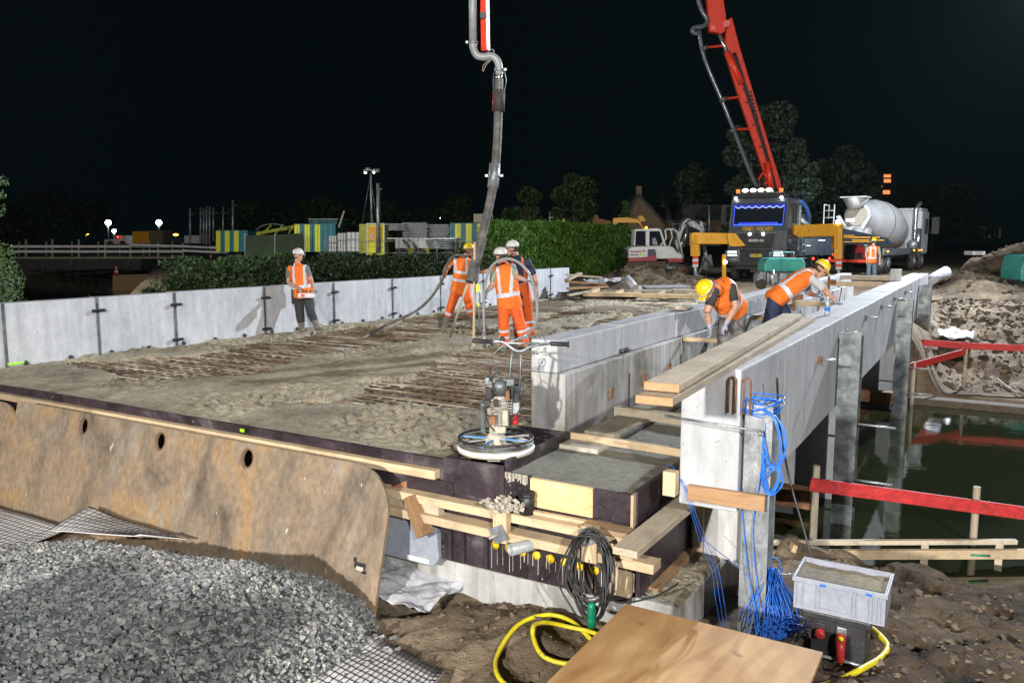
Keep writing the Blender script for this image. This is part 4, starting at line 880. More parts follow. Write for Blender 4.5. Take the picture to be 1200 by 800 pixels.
# ---- crate, power box
cr = thing('plastic_crate', 'grey ribbed plastic crate full of grey mud standing on the power box', 'crate', (-0.73, 5.76, -0.58))
x0, x1, y0, y1, z0, z1 = -1.02, -0.44, 5.57, 5.95, -0.575, -0.352
b = MB()
for a, c in (((x0, y0, z0), (x1, y0 + 0.008, z1)), ((x0, y1 - 0.008, z0), (x1, y1, z1)), ((x0, y0 + .008, z0), (x0 + 0.008, y1 - .008, z1)), ((x1 - 0.008, y0 + .008, z0), (x1, y1 - .008, z1)), ((x0 + .008, y0 + .008, z0), (x1 - .008, y1 - .008, z0 + 0.01))): b.box(a, c)
b.build('crate_wall', M['crate'], cr)
b = MB(); b.box((x0 - 0.012, y0 - 0.014, z1 - 0.03), (x1 + 0.012, y0 - 0.0005, z1 + 0.004)); b.box((x0 - 0.012, y1 + .0005, z1 - 0.03), (x1 + 0.012, y1 + 0.014, z1 + 0.004)); b.box((x0 - 0.013, y0 - .001, z1 - 0.03), (x0 - 0.0005, y1 + .001, z1 + 0.003)); b.box((x1 + .0005, y0 - .001, z1 - 0.03), (x1 + 0.013, y1 + .001, z1 + 0.003)); b.build('rim', M['crate'], cr, bevel=0.003)
b = MB()
for fx in (0.04, 0.11, 0.26, 0.30, 0.66, 0.70, 0.84, 0.88, 0.93, 0.97):
    x = x0 + (x1 - x0) * fx; b.box((x - 0.0035, y0 - 0.010, z0 + 0.02), (x + 0.0035, y0 - 0.0005, z1 - 0.035))
b.box((x0 + .17, y0 - .009, z0 + .03), (x1 - .2, y0 - .0006, z0 + .038)); b.box((x0 + .01, y0 - .009, z0 + .10), (x0 + .06, y0 - .0006, z0 + .107)); b.box((x1 - .09, y0 - .009, z0 + .10), (x1 - .01, y0 - .0006, z0 + .107)); b.build('rib', M['crate'], cr)
b = MB(); b.box((x0 + .17, y0 - .0095, z1 - .0295), (x0 + .21, y0 - .0145, z1 - .012)); b.box((x1 - .12, y0 - .0095, z1 - .0295), (x1 - .08, y0 - .0145, z1 - .012)); b.build('blue_clip', M['blue'], cr)
V, Fq = grid_mesh(np.linspace(x0 + .009, x1 - .009, 30), np.linspace(y0 + .009, y1 - .009, 20), lambda X, Y: z1 - 0.028 + fbm(X, Y, 12, 4) * 0.012); np_mesh('mud_fill', V, Fq, M['wet'], parent=cr, smooth=True)
pb = thing('power_box', 'battered black site power distribution box with red sockets on a tube stand', 'power box', (-0.75, 5.7, -0.95))
px0, px1, py0, py1 = -0.90, -0.55, 5.60, 5.90
b = MB(); b.box((px0, py0, -0.90), (px1, py1, -0.60)); b.build('cabinet', M['black'], pb, bevel=0.01)
b = MB(); b.box((px0 - 0.06, py0 - 0.03, -0.625), (px1 + 0.03, py1, -0.580)); b.build('lid', M['blackmetal'], pb, bevel=0.006)
b = MB(); b.tube(smooth_path([(px0 - 0.06, py0 - 0.25, -1.12), (px0 + 0.0, py0 - 0.03, -0.90), (px0 + 0.04, py0 - 0.025, -0.885), (px1 - 0.04, py0 - 0.025, -0.885), (px1, py0 - 0.03, -0.90), (px1 + 0.08, py0 - 0.25, -1.12)], 5), 0.012, 8); b.build('tube_stand', M['galv'], pb)
def socket(x, z, plug):
    b = MB(); b.box((x - 0.032, py0 - 0.02, z - 0.035), (x + 0.032, py0 - 0.0005, z + 0.045)); s1 = b.build('socket_outlet', M['black'] if not plug else M['galv'], pb, bevel=0.003)
    b = MB(); b.lathe([(0.030, 0), (0.034, 0.02), (0.034, 0.045), (0.02, 0.05), (0, 0.05)], (x, py0 - 0.02, z - 0.01), (0, -1, -0.35), 14); b.build('red_cap', M['redplug'], s1)
    if plug:
        b = MB(); b.tube([(x, py0 - 0.06, z - 0.03), (x + 0.004, py0 - 0.07, z - 0.08), (x + 0.008, py0 - 0.07, z - 0.16), (x + 0.01, py0 - 0.07, z - 0.18)], [0.032, 0.030, 0.026, 0.016], 12); b.build('red_plug', M['redplug'], s1)
        b = MB(); b.tube(smooth_path([(x + 0.01, py0 - 0.07, z - 0.18), (x + 0.01, py0 - 0.08, z - 0.26), (x - 0.02, py0 - 0.12, z - 0.33)]), 0.012, 8); b.build('plug_cable', M['black'], s1)
        b = MB(); b.lathe([(0.0, 0.0), (0.019, 0.001), (0.019, -0.004)], (x + 0.004, py0 - 0.075, z - 0.008), (0, -1, -0.2), 12); b.build('sticker', M['yel_bright'], s1)
socket(-0.835, -0.70, False); socket(-0.70, -0.70, True)
yh = thing('yellow_air_hose', 'short yellow hose curving out beside the power box', 'hose', (-0.4, 5.3, -0.9))
b = MB(); b.tube(smooth_path([at(1022, 736, 5.75), at(1033, 746, 5.6), at(1040, 757, 5.45), at(1032, 770, 5.25), at(1008, 784, 4.95), at(980, 798, 4.75), at(950, 806, 4.6), at(900, 815, 4.5)], 5), 0.021, 10); b.build('hose', M['yel_hose'], yh)

# ---- blue cable: wound over the post, trailing, and a hanging bundle
bc = thing('blue_cable', 'tangled bright blue cable draped over the galvanised post and hanging in a bundle', 'cable', (-1.43, 6.0, 0.7))
b = MB(); r = random.Random(11); pc = Vector((-1.43, 6.02, 0.76))
for k in range(9):
    pts = []; rr = r.uniform(0.13, 0.20); zc = 0.74 + r.uniform(-0.02, 0.04)
    for a in np.linspace(0, 2 * math.pi, 22)[:-1]: pts.append((pc.x + rr * math.cos(a), pc.y + rr * math.sin(a) * 0.95, zc + 0.02 * math.sin(2 * a + k) - 0.03 * math.cos(a + k)))
    b.tube(pts, 0.0055, 5, closed=True)
b.build('wound_turns', M['blue'], bc)
b = MB()
for k in range(8):
    s = r.uniform(-0.02, 0.05); q = [(-1.36 + s, 5.87, 0.74), (-1.24 + s, 5.85, 0.66), (-1.19 + s, 5.84, 0.50 - 0.02 * k), (-1.26 + s, 5.83, 0.32), (-1.33, 5.82, 0.20 + 0.05 * k), (-1.28 + s, 5.84, 0.12), (-1.2 + s, 5.83, 0.22), (-1.22, 5.84, 0.36)]
    b.tube(smooth_path(q, 5), 0.004, 5)
b.build('hanging_loops', M['blue'], bc)
b = MB(); b.tube(smooth_path([(-1.50, 5.88, 0.74), (-1.52, 5.86, 0.3), (-1.46, 5.85, -0.1), (-1.40, 5.82, -0.5), (-1.33, 5.80, -0.78)]), 0.0045, 5); b.tube(smooth_path([(-1.32, 5.88, 0.70), (-1.34, 5.84, 0.25), (-1.38, 5.85, -0.2), (-1.30, 5.80, -0.75)]), 0.0045, 5); b.build('trailing_strand', M['blue'], bc)
bb = thing('blue_cable_bundle', 'thick hanging bundle of fine blue cable beside the power box', 'cable', (-1.3, 5.75, -1.3))
b = MB(); BD = 5.8
for k in range(70):
    x0 = 905 + r.gauss(0, 3.5); w_ = r.gauss(2, 13); yb = r.uniform(728, 752); d_ = r.gauss(0, .04)
    pts = [at(x0, 668 + r.uniform(-4, 3), BD), at(x0 + w_ * .3, 684, BD - .03 + d_), at(x0 + w_ * .75 + r.gauss(0, 2), 706, BD - .06 + d_), at(x0 + w_ + r.gauss(0, 3), yb - 10, BD - .1 + d_), at(x0 + w_ + 3, yb, BD - .12 + d_), at(x0 + w_ + r.uniform(4, 9), yb - 8, BD - .1 + d_), at(x0 + w_ * .8 + r.uniform(-5, 8), 700, BD - .04 + d_), at(x0 + r.gauss(0, 1.5), 670, BD)]
    b.tube(smooth_path(pts, 3), 0.0036, 4)
for k in range(26):
    c = at(922 + r.gauss(0, 11), 738 + r.gauss(0, 7), BD - .15 + r.gauss(0, .05)); rr = r.uniform(.03, .08); b.tube([c + rtv * (rr * math.cos(q)) + Vector((0, 0, rr * .6 * math.sin(q))) + FH * (.02 * math.sin(3 * q + k)) for q in np.linspace(0, 6.283, 15)[:-1]], 0.0034, 4, closed=True)
b.tube(smooth_path([at(893, 664, BD), at(897, 655, BD), at(908, 653, BD), at(915, 660, BD), at(913, 672, BD)], 4), 0.0036, 4)
b.build('bundle', M['blue'], bb)
b = MB(); b.cyl(at(908, 670, 5.8), at(935, 675, 5.75), 0.011, n=8); b.build('hook_bar', M['galv'], bb)
b = MB(); b.cyl((-1.35, 5.6, -1.10), (-1.0, 5.55, -1.14), 0.012, n=8); b.build('loose_rod', M['galv'], org=None, label='short bright steel rod lying in the blue cable on the ground', cat='steel rod')
fc = thing('fine_blue_wires', 'fine blue wires running down the form edge and over the abutment block', 'cable', (-2.1, 5.8, -0.5))
b = MB()
for k in range(3):
    o = (k - 1) * 1.6; b.tube(smooth_path([at(776, 548, 6.4), at(781 + o * .3, 544, 6.25), at(790 + o * .5, 549, 6.1), at(803 + o, 574, 5.92), at(815 + o * 1.8, 608, 5.9), at(826 + o * 2.6, 640, 6.0), at(838 + o * 2.4, 668, 6.1), at(843 + o * 3, 700, 5.88), at(850 + o * 2.4, 742, 5.7)], 6), 0.0021, 4)
b.tube(smooth_path([at(822, 630, 6.25), at(850, 652, 6.3), at(875, 668, 6.2), at(900, 680, 6.15)], 6), 0.003, 4)
b.build('wires', M['blue'], fc)
bk = thing('black_cable', 'black cable slanting from the beam down to the crate', 'cable', (-1.2, 6.0, 0))
b = MB(); b.tube(smooth_path([(-1.35, 6.3, 0.9), at(914, 500, 6.4), at(925, 560, 6.2), at(942, 620, 6.05), at(953, 660, 5.95)], 5), 0.009, 6); b.build('cable', M['black'], bk)

# ---- near bank edging and the red guard boards
bd = thing('bank_edging', 'two long pine edging timbers along the near edge of the canal', 'timber edging', at(1050, 656, 8.2))
def Bz(px, z, D): p = at(px, 400, D); return Vector((p.x, p.y, z))
for k, (a, c, z, h, dd, mt) in enumerate(((890, 1225, -1.345, 0.10, 0.0, 'pine_x'), (896, 1210, -1.245, 0.05, 0.09, 'old_x'))):
    b = MB(); b.bar(Bz(a, z, 8.15 + dd), Bz(c, z - .01, 8.2 + dd), 0.055, h); b.build('edging_board', M[mt], bd, bevel=0.004)
for px in (930, 1100, 1190):
    b = MB(); b.bar(Bz(px, -1.9, 8.28), Bz(px, -1.25, 8.28), 0.07, 0.07, 0, (0, 1, 0)); b.build('stake', M['old_z'], bd)
b = MB(); b.bar(at(922, 660, 8.0), at(931, 637, 8.0), 0.09, 0.05); b.build('timber_offcut', M['pine_z'], label='stubby pine offcut leaning at the left end of the bank edging', cat='timber')
b = MB(); p = at(1155, 652, 8.15); b.cyl(at(1138, 650, 8.15), at(1160, 651, 8.15), 0.012, n=8); b.build('green_marker', M['green'], label='green and white marker pen lying on the bank edging', cat='marker pen')
def guard(label, group, segs, posts, w=0.16):
    t = thing('guard_board', label, 'guard rail', segs[0][0], group)
    for a, c in segs:
        b = MB(); b.bar(a, c, 0.028, w); b.build('red_board', M['red_board'], t, bevel=0.003)
    for p, z0, z1 in posts:
        b = MB(); b.cyl((p.x, p.y, z0), (p.x, p.y, z1), 0.042, 0.040, 10); b.build('round_post', M['old_z'], t)
q1 = at(957, 545, 8.75); q2 = at(1145, 570, 8.85)
guard('near red board on round wooden posts along the canal edge', 'red guard boards', [(at(949, 567, 8.68), at(1047, 580, 8.72)), (at(1047, 580, 8.72), at(1230, 605, 8.74))], [(q1, -2.2, q1.z), (q2, -2.2, q2.z)], 0.15)
q1 = at(1133, 399, 18.2); q2 = at(1071, 424, 16.8); q3 = at(1215, 405, 18.0)
guard('far red boards meeting at a round post on the far bank', 'red guard boards', [(at(1066, 400, 18.9), at(1133, 405, 18.15)), (at(1133, 405, 18.15), at(1230, 409, 17.6)), (at(1066, 430, 16.7), at(1131, 412, 18.1))], [(q1, -1.6, q1.z), (q2, -2.2, q2.z), (q3, -1.6, q3.z)], 0.15)
# far bank edge: concrete sill, scraps
b = MB(); b.box((-1.62, 18.85, -2.3), (6, 19.25, -1.36)); b.build('bank_sill', M['mud'], bevel=0.02, label='weathered sill along the far canal bank', cat='bank edging')
for k, (px, py, s, l) in enumerate(((1093, 440, 0.5, 'pale board scrap lying on the far bank near the post'), (1083, 438, 0.3, 'second pale board scrap leaning on the far bank'), (1128, 441, 0.22, 'torn paper scrap beside the far round post'))):
    p = zat(px, py, -1.30); b = MB(); b.obox(p, rtv * s, FH * 0.25, Vector((0, 0, 0.03))); b.build('board_scrap', M['pine_x'] if k < 2 else M['paper'], label=l, cat='scrap')
b = MB(); b.tube(smooth_path([(0.35, 21.5, -1.2), (0.5, 20.9, -1.25), (0.75, 20.2, -1.3), (1.2, 19.6, -1.32)]), 0.02, 6); b.build('grey_pipe', M['pvc'], label='thin grey pipe curving down the sandy far bank', cat='pipe')
# ============================================================ HELPERS FOR THE BACKGROUND
def ppoly(b, pts, D, depth, mi=0):     # outline given in photo pixels at distance D, with real thickness behind it
    A_ = [at(x, y, D) for x, y in pts]; n = len(A_); B_ = [p + FH * depth for p in A_]
    ar = sum(pts[i][0] * pts[(i + 1) % n][1] - pts[(i + 1) % n][0] * pts[i][1] for i in range(n))
    fs = [list(range(n)), list(range(n, 2 * n))[::-1]] + [[i, i + n, (i + 1) % n + n, (i + 1) % n] for i in range(n)]
    if ar > 0: fs = [f[::-1] for f in fs]
    # triangulation-safe: concave outlines are n-gons and are tessellated by Blender
    return b.add(A_ + B_, fs, mi)
def prect(b, x0, x1, y0, y1, D, depth, mi=0): return ppoly(b, [(x0, y0), (x1, y0), (x1, y1), (x0, y1)], D, depth, mi)
def P1(name, parent, mat, pts, D, depth, bevel=0, **kw):
    b = MB(); (prect(b, *pts, D, depth) if not hasattr(pts[0], '__len__') else ppoly(b, pts, D, depth)); return b.build(name, mat, parent, bevel=bevel, **kw)
def text(s, org, u, v, h, mat, parent, name='lettering', width=None, ext=0.004):
    c = bpy.data.curves.new(name, 'FONT'); c.body = s; c.size = 1.0; c.extrude = 0; tmp = bpy.data.objects.new(name, c); COL.objects.link(tmp)
    bpy.context.view_layer.update(); me = bpy.data.meshes.new_from_object(tmp.evaluated_get(bpy.context.evaluated_depsgraph_get())); bpy.data.objects.remove(tmp)
    n = len(me.vertices); co = np.zeros(n * 3); me.vertices.foreach_get('co', co); co = co.reshape(-1, 3)
    w0 = co[:, 0].max() - co[:, 0].min(); sy = h / 0.7; sx = sy if width is None else width / w0
    u, v = np.array(Vector(u).normalized()), np.array(Vector(v).normalized()); o_ = np.array(Vector(org) - (wloc(parent) if parent else Vector((0, 0, 0))))
    co = o_ + (co[:, :1] - co[:, 0].min()) * sx * u + co[:, 1:2] * sy * v; me.vertices.foreach_set('co', co.ravel()); me.materials.clear(); me.materials.append(mat); me.update()
    o = bpy.data.objects.new(name, me); COL.objects.link(o); o.parent = parent
    sd = o.modifiers.new('thickness', 'SOLIDIFY'); sd.thickness = ext; sd.offset = 0
    return o
def leaf_mat(name, a, b_):
    m, t, b = nt(name); v = coords(t, 'World'); f = noise_node(t, v, 1.4, 4, 0.6); c = ramp(t, f, [(0.35, a), (0.65, b_)]); t.links.new(c, b.inputs['Base Color'])
    b.inputs['Roughness'].default_value = 0.6; b.inputs['Specular IOR Level'].default_value = 0.3; return m
M['leaf_hedge'] = leaf_mat('hedge_leaf', (0.036, 0.098, 0.010), (0.085, 0.185, 0.020)); M['leaf_hedge2'] = leaf_mat('hedge_leaf_pale', (0.07, 0.16, 0.018), (0.13, 0.25, 0.035))
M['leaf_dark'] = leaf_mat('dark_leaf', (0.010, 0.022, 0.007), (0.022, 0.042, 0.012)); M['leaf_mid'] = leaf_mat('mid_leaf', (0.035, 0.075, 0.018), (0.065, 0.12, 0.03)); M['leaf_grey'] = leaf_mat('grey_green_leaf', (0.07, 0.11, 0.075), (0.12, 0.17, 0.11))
M['leaf_dim'] = leaf_mat('dim_grey_green_leaf', (0.035, 0.055, 0.038), (0.06, 0.09, 0.06))
M['bark'] = surf('tree_bark', [(0.06, 0.045, 0.03), (0.12, 0.09, 0.06)], 6, 0.9, bs=0.6)
def leaves(name, P, size, mats, parent=None, up=None, asp=2.0, **kw):
    n = len(P); d = RNG.normal(size=(n, 3)); 
    if up is not None: d = d * 0.45 + np.array(up)[None]
    d /= np.linalg.norm(d, axis=1)[:, None]; s = np.cross(d, RNG.normal(size=(n, 3))); s /= np.linalg.norm(s, axis=1)[:, None]
    sz = (size * RNG.uniform(0.6, 1.35, n))[:, None]; a = d * sz * 0.5; w = s * sz * 0.5 / asp
    V = np.stack([P - a, P + w * 1.0 + a * 0.1, P + a, P - w + a * 0.1], 1).reshape(-1, 3); F = np.arange(n * 4).reshape(-1, 4)
    return np_mesh(name, V, F, mats, midx=np.repeat(RNG.integers(0, len(mats), n), 1), parent=parent, **kw)
def blob_pts(n, c, r, hollow=0.5):
    d = RNG.normal(size=(n, 3)); d /= np.linalg.norm(d, axis=1)[:, None]; q = (hollow + (1 - hollow) * RNG.random((n, 1)) ** 0.5); return np.array(c) + d * q * np.array(r)

# ============================================================ HEDGE, BUSHES AND TREES
hd = thing('clipped_hedge', 'tall dense bright green hedge running away behind the parapet wall', 'hedge', (-17.6, 32, 0))
n = 42000; yv = RNG.uniform(27.3, 40.6, n); side = RNG.random(n); xv = np.where(side < 0.62, -16.7 + RNG.normal(0, 0.13, n) + 0.16 * fbm(yv, side * 9, 1.2, 3), RNG.uniform(-17.6, -16.7, n)); top = 2.62 + 0.12 * fbm(yv, xv, 0.8, 3)
zv = np.where(side < 0.62, RNG.uniform(0.0, 1, n) * top, top + RNG.normal(0, 0.07, n)); k = side > 0.93; yv[k] = np.where(RNG.random(k.sum()) < .5, 27.2, 40.7) + RNG.normal(0, .12, k.sum()); zv[k] = RNG.uniform(0, 2.6, k.sum())
PH = np.stack([xv, yv, zv], 1)
leaves('foliage', PH, 0.21, [M['leaf_hedge'], M['leaf_hedge'], M['leaf_hedge2']], hd, up=(0.35, -0.55, -0.85), asp=2.6, kind='stuff')
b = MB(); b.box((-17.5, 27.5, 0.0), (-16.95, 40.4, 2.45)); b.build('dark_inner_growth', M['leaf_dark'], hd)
sh = RNG.integers(0, n, 90); b = MB()
for i in sh:
    if PH[i, 2] > 2.3: b.tube([PH[i], PH[i] + np.array([random.uniform(-.1, .2), random.uniform(-.3, .1), random.uniform(.1, .35)])], [0.012, 0.004], 4)
b.build('sprig', M['leaf_hedge2'], hd, kind='stuff')

def bush(label, c, r, n, size, mats, name='bush', group=None, cat='bush'):
    t = thing(name, label, cat, (c[0], c[1], ground_z(c[0], c[1])), group); P = []
    for _ in range(14):
        q = np.array(c) + RNG.uniform(-0.65, 0.65, 3) * np.array(r); P.append(blob_pts(n // 14, q, np.array(r) * RNG.uniform(0.28, 0.5), 0.3))
    P = np.concatenate(P); leaves('foliage', P, size, mats, t, kind='stuff')
    b = MB(); g0 = Vector((c[0], c[1], ground_z(c[0], c[1])))
    for _ in range(5): b.tube([g0, Vector(c) + Vector([random.uniform(-.6, .6) * r[i] for i in range(3)])], [0.05, 0.015], 5)
    b.build('stems', M['bark'], t, kind='stuff'); return t
def ground_z(x, y): return float(ground_h(np.array(float(x)), np.array(float(y))))
row = [(213, 318, 30, 1.5, 1.1), (250, 317, 30, 1.9, 1.15), (292, 312, 29, 1.8, 1.2), (335, 311, 29, 1.7, 1.25), (376, 311, 29, 1.6, 1.25), (415, 312, 29, 1.6, 1.2), (455, 311, 29, 1.6, 1.25), (493, 312, 29, 1.6, 1.2), (528, 309, 29, 1.5, 1.35), (560, 300, 30, 1.2, 1.5)]
names = ['leafy green bush at the sandy end of the far low bridge', 'bush second from the left beyond the parapet wall', 'bush below the striped container with teal ends', 'dark bush behind the worker leaning on the wall', 'dark bush right of the head of the leaning worker', 'dark bush in front of the yellow light tower', 'dark bush in front of the white trailer', 'dark bush before the stacked grey slabs', 'dark bush behind the worker dragging the black hose', 'tall leafy bush at the left end of the clipped hedge']
for (px, py, D, rx, rz), l in zip(row, names):
    c = at(px, py, D); gz = ground_z(c.x, c.y); bush(l, (c.x, c.y, gz + rz * 0.55), (rx * 0.9, rx * 0.9, rz * 0.75), 3400, 0.16, [M['leaf_dark'], M['leaf_mid'] if px < 300 or px > 540 else M['leaf_dark']], group='bushes along the far bank')
gr = rumple('low_ground_cover', -26, -17.2, 24, 32, 0.15, 0.25, M['leaf_dark'], n=50, sc=2, label='dark low ground cover between the bushes and the yard', cat='ground cover', kind='stuff')
# near leafy branches at the left edge of the frame
lt = thing('willow_branches', 'leafy willow branches reaching in at the left edge of the frame', 'tree', (-15.9, 8.5, -1))
P = []
for px, py, D, r, n_ in ((-8, 355, 15, .55, 900), (2, 325, 15, .38, 700), (-4, 300, 15, .32, 400), (4, 340, 15.2, .35, 500), (-2, 245, 15, .14, 60), (2, 212, 15, .12, 45), (-3, 228, 15, .14, 60), (-38, 300, 15.3, .5, 900), (-30, 235, 15.3, .25, 200)):
    P.append(blob_pts(n_, at(px, py, D), (r, r, r), 0.1))
leaves('foliage', np.concatenate(P), 0.085, [M['leaf_mid'], M['leaf_grey'], M['leaf_mid']], lt, asp=3.0, kind='stuff')
b = MB(); c0 = at(-40, 400, 15.5); b.tube([(c0.x, c0.y, -1.8), at(-32, 330, 15.4), at(-28, 230, 15.4)], [0.16, 0.10, 0.04], 8)
for px, py in ((-5, 350), (0, 325), (-3, 298), (2, 212), (-3, 236)): b.tube([at(-31, py + 25, 15.4), at(px, py, 15)], [0.03, 0.008], 5)
b.build('trunk', M['bark'], lt)

def tree(label, px, top, D, width, n, size, mats, base=None, name='broadleaf_tree', trunk_r=0.25, lobes=26, low=0.25, rs=0.8):
    g = at(px, 300, D); gz = 0.2; Ht = CAM_H + (283 - top) * D / 945.0 - gz; R = width * D / 945.0 / 2
    t = thing(name, label, 'tree', (g.x, g.y, gz), 'trees behind the site')
    P = []; cen = []
    for i in range(lobes):
        h = random.uniform(low, 0.92); wd = R * math.sin(math.pi * min(1, (h - low * 0.5) / (1.02 - low * 0.5)) ** 0.8) ; a = random.uniform(0, 6.283); q = random.uniform(0.25, 0.85)
        c = np.array([g.x + math.cos(a) * wd * q, g.y + math.sin(a) * wd * q, gz + Ht * h]); rr = R * random.uniform(0.20, 0.44) * rs; rr = min(rr, (gz + Ht - c[2]) * 0.95 + 0.2)
        cen.append((c, rr)); P.append(blob_pts(n // lobes, c, (rr, rr, rr * 0.8), 0.55))
    leaves('crown', np.concatenate(P), size, mats, t, asp=1.5, kind='stuff')
    b = MB(); b.tube([(g.x, g.y, gz - .2), (g.x + .1, g.y, gz + Ht * .3), (g.x - .1, g.y + .1, gz + Ht * .75)], [trunk_r, trunk_r * .75, trunk_r * .25], 8)
    for c, rr in cen[:12]: b.tube([(g.x, g.y, gz + Ht * random.uniform(.2, .5)), tuple(c)], [trunk_r * .3, trunk_r * .07], 5)
    b.build('trunk', M['bark'], t); return t
tree('largest pale grey green tree behind the red boom', 893, 112, 50, 150, 26000, 0.24, [M['leaf_dim'], M['leaf_dim'], M['leaf_dark']], trunk_r=0.4, lobes=64, low=0.10, rs=0.62)
tree('dark tree right of the large pale tree, behind the mixer', 975, 165, 62, 120, 11000, 0.34, [M['leaf_dark'], M['leaf_dark'], M['leaf_dim']], lobes=20)
tree('dark green tree behind the gabled house', 808, 190, 66, 90, 9000, 0.34, [M['leaf_dark'], M['leaf_dark'], M['leaf_dim']], lobes=20)
tree('round dark green tree above the clipped hedge', 672, 203, 62, 90, 12000, 0.28, [M['leaf_mid'], M['leaf_dark']], lobes=20)
tree('dark tree above the left end of the clipped hedge', 615, 218, 66, 80, 8000, 0.33, [M['leaf_dark'], M['leaf_mid']], lobes=16)
tree('small bright conical shrub beside the gabled house', 731, 232, 58, 20, 1500, 0.28, [M['leaf_mid'], M['leaf_hedge']], lobes=10, trunk_r=0.1, name='conical_shrub')
tree('dim tree behind the far bright lamp right of the light tower', 535, 232, 78, 100, 5000, 0.45, [M['leaf_dark']], lobes=16)
tree('dim low tree behind the light tower mast', 455, 238, 82, 110, 5000, 0.45, [M['leaf_dark']], lobes=16)
tree('dim low tree behind the striped container with teal ends', 380, 232, 82, 100, 5000, 0.45, [M['leaf_dark']], lobes=16)
tree('dim tree behind the tall row of poles', 300, 232, 90, 120, 5000, 0.5, [M['leaf_dark']], lobes=16)
tree('dim broad tree on the far left beyond the low bridge', 60, 225, 120, 180, 4500, 0.8, [M['leaf_dark'], M['leaf_dark']], lobes=18)
tree('dim tree left of the tall apartment block', 1090, 215, 110, 160, 5000, 0.6, [M['leaf_dark']], lobes=18)

# ============================================================ FAR BUILDINGS
M['brick'] = surf('dim_brick', [(0.16, 0.11, 0.075), (0.24, 0.17, 0.115)], 3, 0.9, bs=0.2); M['tile'] = surf('dark_roof_tile', [(0.03, 0.03, 0.032), (0.06, 0.058, 0.06)], 4, 0.8, bs=0.3)
hs = thing('gabled_house', 'brick house gable with chimney behind the white excavator', 'house', at(768, 280, 62))
P1('gable_wall', hs, M['brick'], [(736, 245), (749, 229), (781, 262), (781, 288), (736, 288)], 62, 0.4)
b = MB(); ppoly(b, [(735, 245), (748.5, 226.5), (783, 262), (781, 264), (749, 230.5), (737, 246)], 61.8, 9); rf = b.build('roof', M['tile'], hs)
b = MB(); prect(b, 746, 752, 218, 229, 62.3, 0.6); b.build('chimney', M['brick'], rf)
P1('rear_wing', hs, M['brick'], [(781, 258), (846, 258), (846, 288), (781, 288)], 64, 6)
P1('rear_roof', hs, M['tile'], [(781, 240), (852, 240), (862, 259), (781, 259)], 64.5, 7)
for x in (788, 818): 
    w_ = P1('window', hs, M['white'], (x, x + 9, 262, 272), 63.8, 0.15); P1('pane', w_, M['navy'], (x + .8, x + 8.2, 263, 271), 63.75, 0.04)
apt = thing('apartment_block', 'dark apartment tower with four orange lit windows', 'apartment block', at(1020, 280, 150))
P1('wall', apt, M['tile'], (998, 1050, 202, 282), 150, 14)
M['lit_orange'] = emis('lit_orange_window', (1.0, 0.34, 0.10), 1.1); M['lit_dim'] = emis('faint_window', (0.10, 0.2, 0.2), 0.10)
for x0, x1, y0, y1 in ((1036, 1044, 204.5, 208), (1036, 1044, 210, 214), (1032, 1034, 217.5, 219.5), (1035, 1043, 223, 227.5)):
    w_ = P1('window_frame', apt, M['anthracite'], (x0 - .7, x1 + .7, y0 - .7, y1 + .7), 149.9, 0.1); P1('lit_pane', w_, M['lit_orange'], (x0, x1, y0, y1), 149.8, 0.1)
for j in range(7):
    P1('balcony_slab', apt, M['brick'], (999, 1034, 205 + j * 6.5, 205.7 + j * 6.5), 149.2, 0.8)
fb = thing('low_far_building', 'faintly lit low white building far off on the right', 'building', at(1145, 280, 120))
P1('roof_edge', fb, M['brick'], (1115, 1174, 265.5, 268), 120, 8)
P1('wall', fb, M['tile'], (1117, 1152, 268, 281), 120.5, 7)
for x in (1153, 1159, 1165, 1171): P1('column', fb, M['white'], (x, x + 1.8, 268, 279), 120, 0.3)

# ============================================================ SITE YARD
yard = [(253, 290, 270.5, 292, 52, 'striped yellow and teal container partly hidden by the poles', 'YTYTYTT'), (345, 393, 263, 292, 50, 'yellow and teal container left of the light tower', 'YTYTYTTT'), (527, 591, 262, 292, 47, 'yellow and teal container behind the hanging hose', 'TYTYTYYYYG')]
M['yel_dim'] = surf('grimy_yellow_green_paint', [(0.30, 0.32, 0.02), (0.40, 0.42, 0.03)], 2, 0.6)
for x0, x1, y0, y1, D, l, pat in yard:
    t = thing('striped_container', l, 'container', at((x0 + x1) / 2, y1, D), 'striped site containers'); g = at(x0, y1, D)
    P1('body', t, M['teal_dark'], (x0 + .3, x1 - .3, y0 + .5, y1 + 3), D + .1, 2.3)
    n_ = len(pat)
    for k, ch in enumerate(pat):
        a = x0 + (x1 - x0) * k / n_; c = x0 + (x1 - x0) * (k + 1) / n_; m_ = {'Y': M['yel_bright'], 'T': M['teal_dark'], 'G': M['yel_dim']}[ch]
        b = MB(); w3 = (c - a) / 3
        prect(b, a, c, y0, y1 + 3, D, 0.1); prect(b, a + w3 * .6, a + w3 * 1.5, y0 + .6, y1 + 2, D - .05, 0.05); b.build('corrugated_panel', m_, t)
    P1('roof_rail', t, M['teal_dark'], (x0, x1, y0 - .6, y0), D - .03, 2.4)
lt_ = thing('light_tower', 'yellow mobile light tower with a tall lit mast', 'light tower', at(436, 298, 44))
P1('cabinet', lt_, M['yel_bright'], (430, 450, 263, 299), 44, 1.6, 0.03); P1('side_panel', lt_, M['yel_dim'], (421, 430, 262.5, 297), 44.2, 1.3)
for x in (429.6, 449.2): P1('corner_trim', lt_, M['white'], (x, x + 1.4, 262, 299), 43.94, 0.06)
P1('top_trim', lt_, M['white'], (429.6, 450.6, 261.5, 263), 43.93, 0.06)
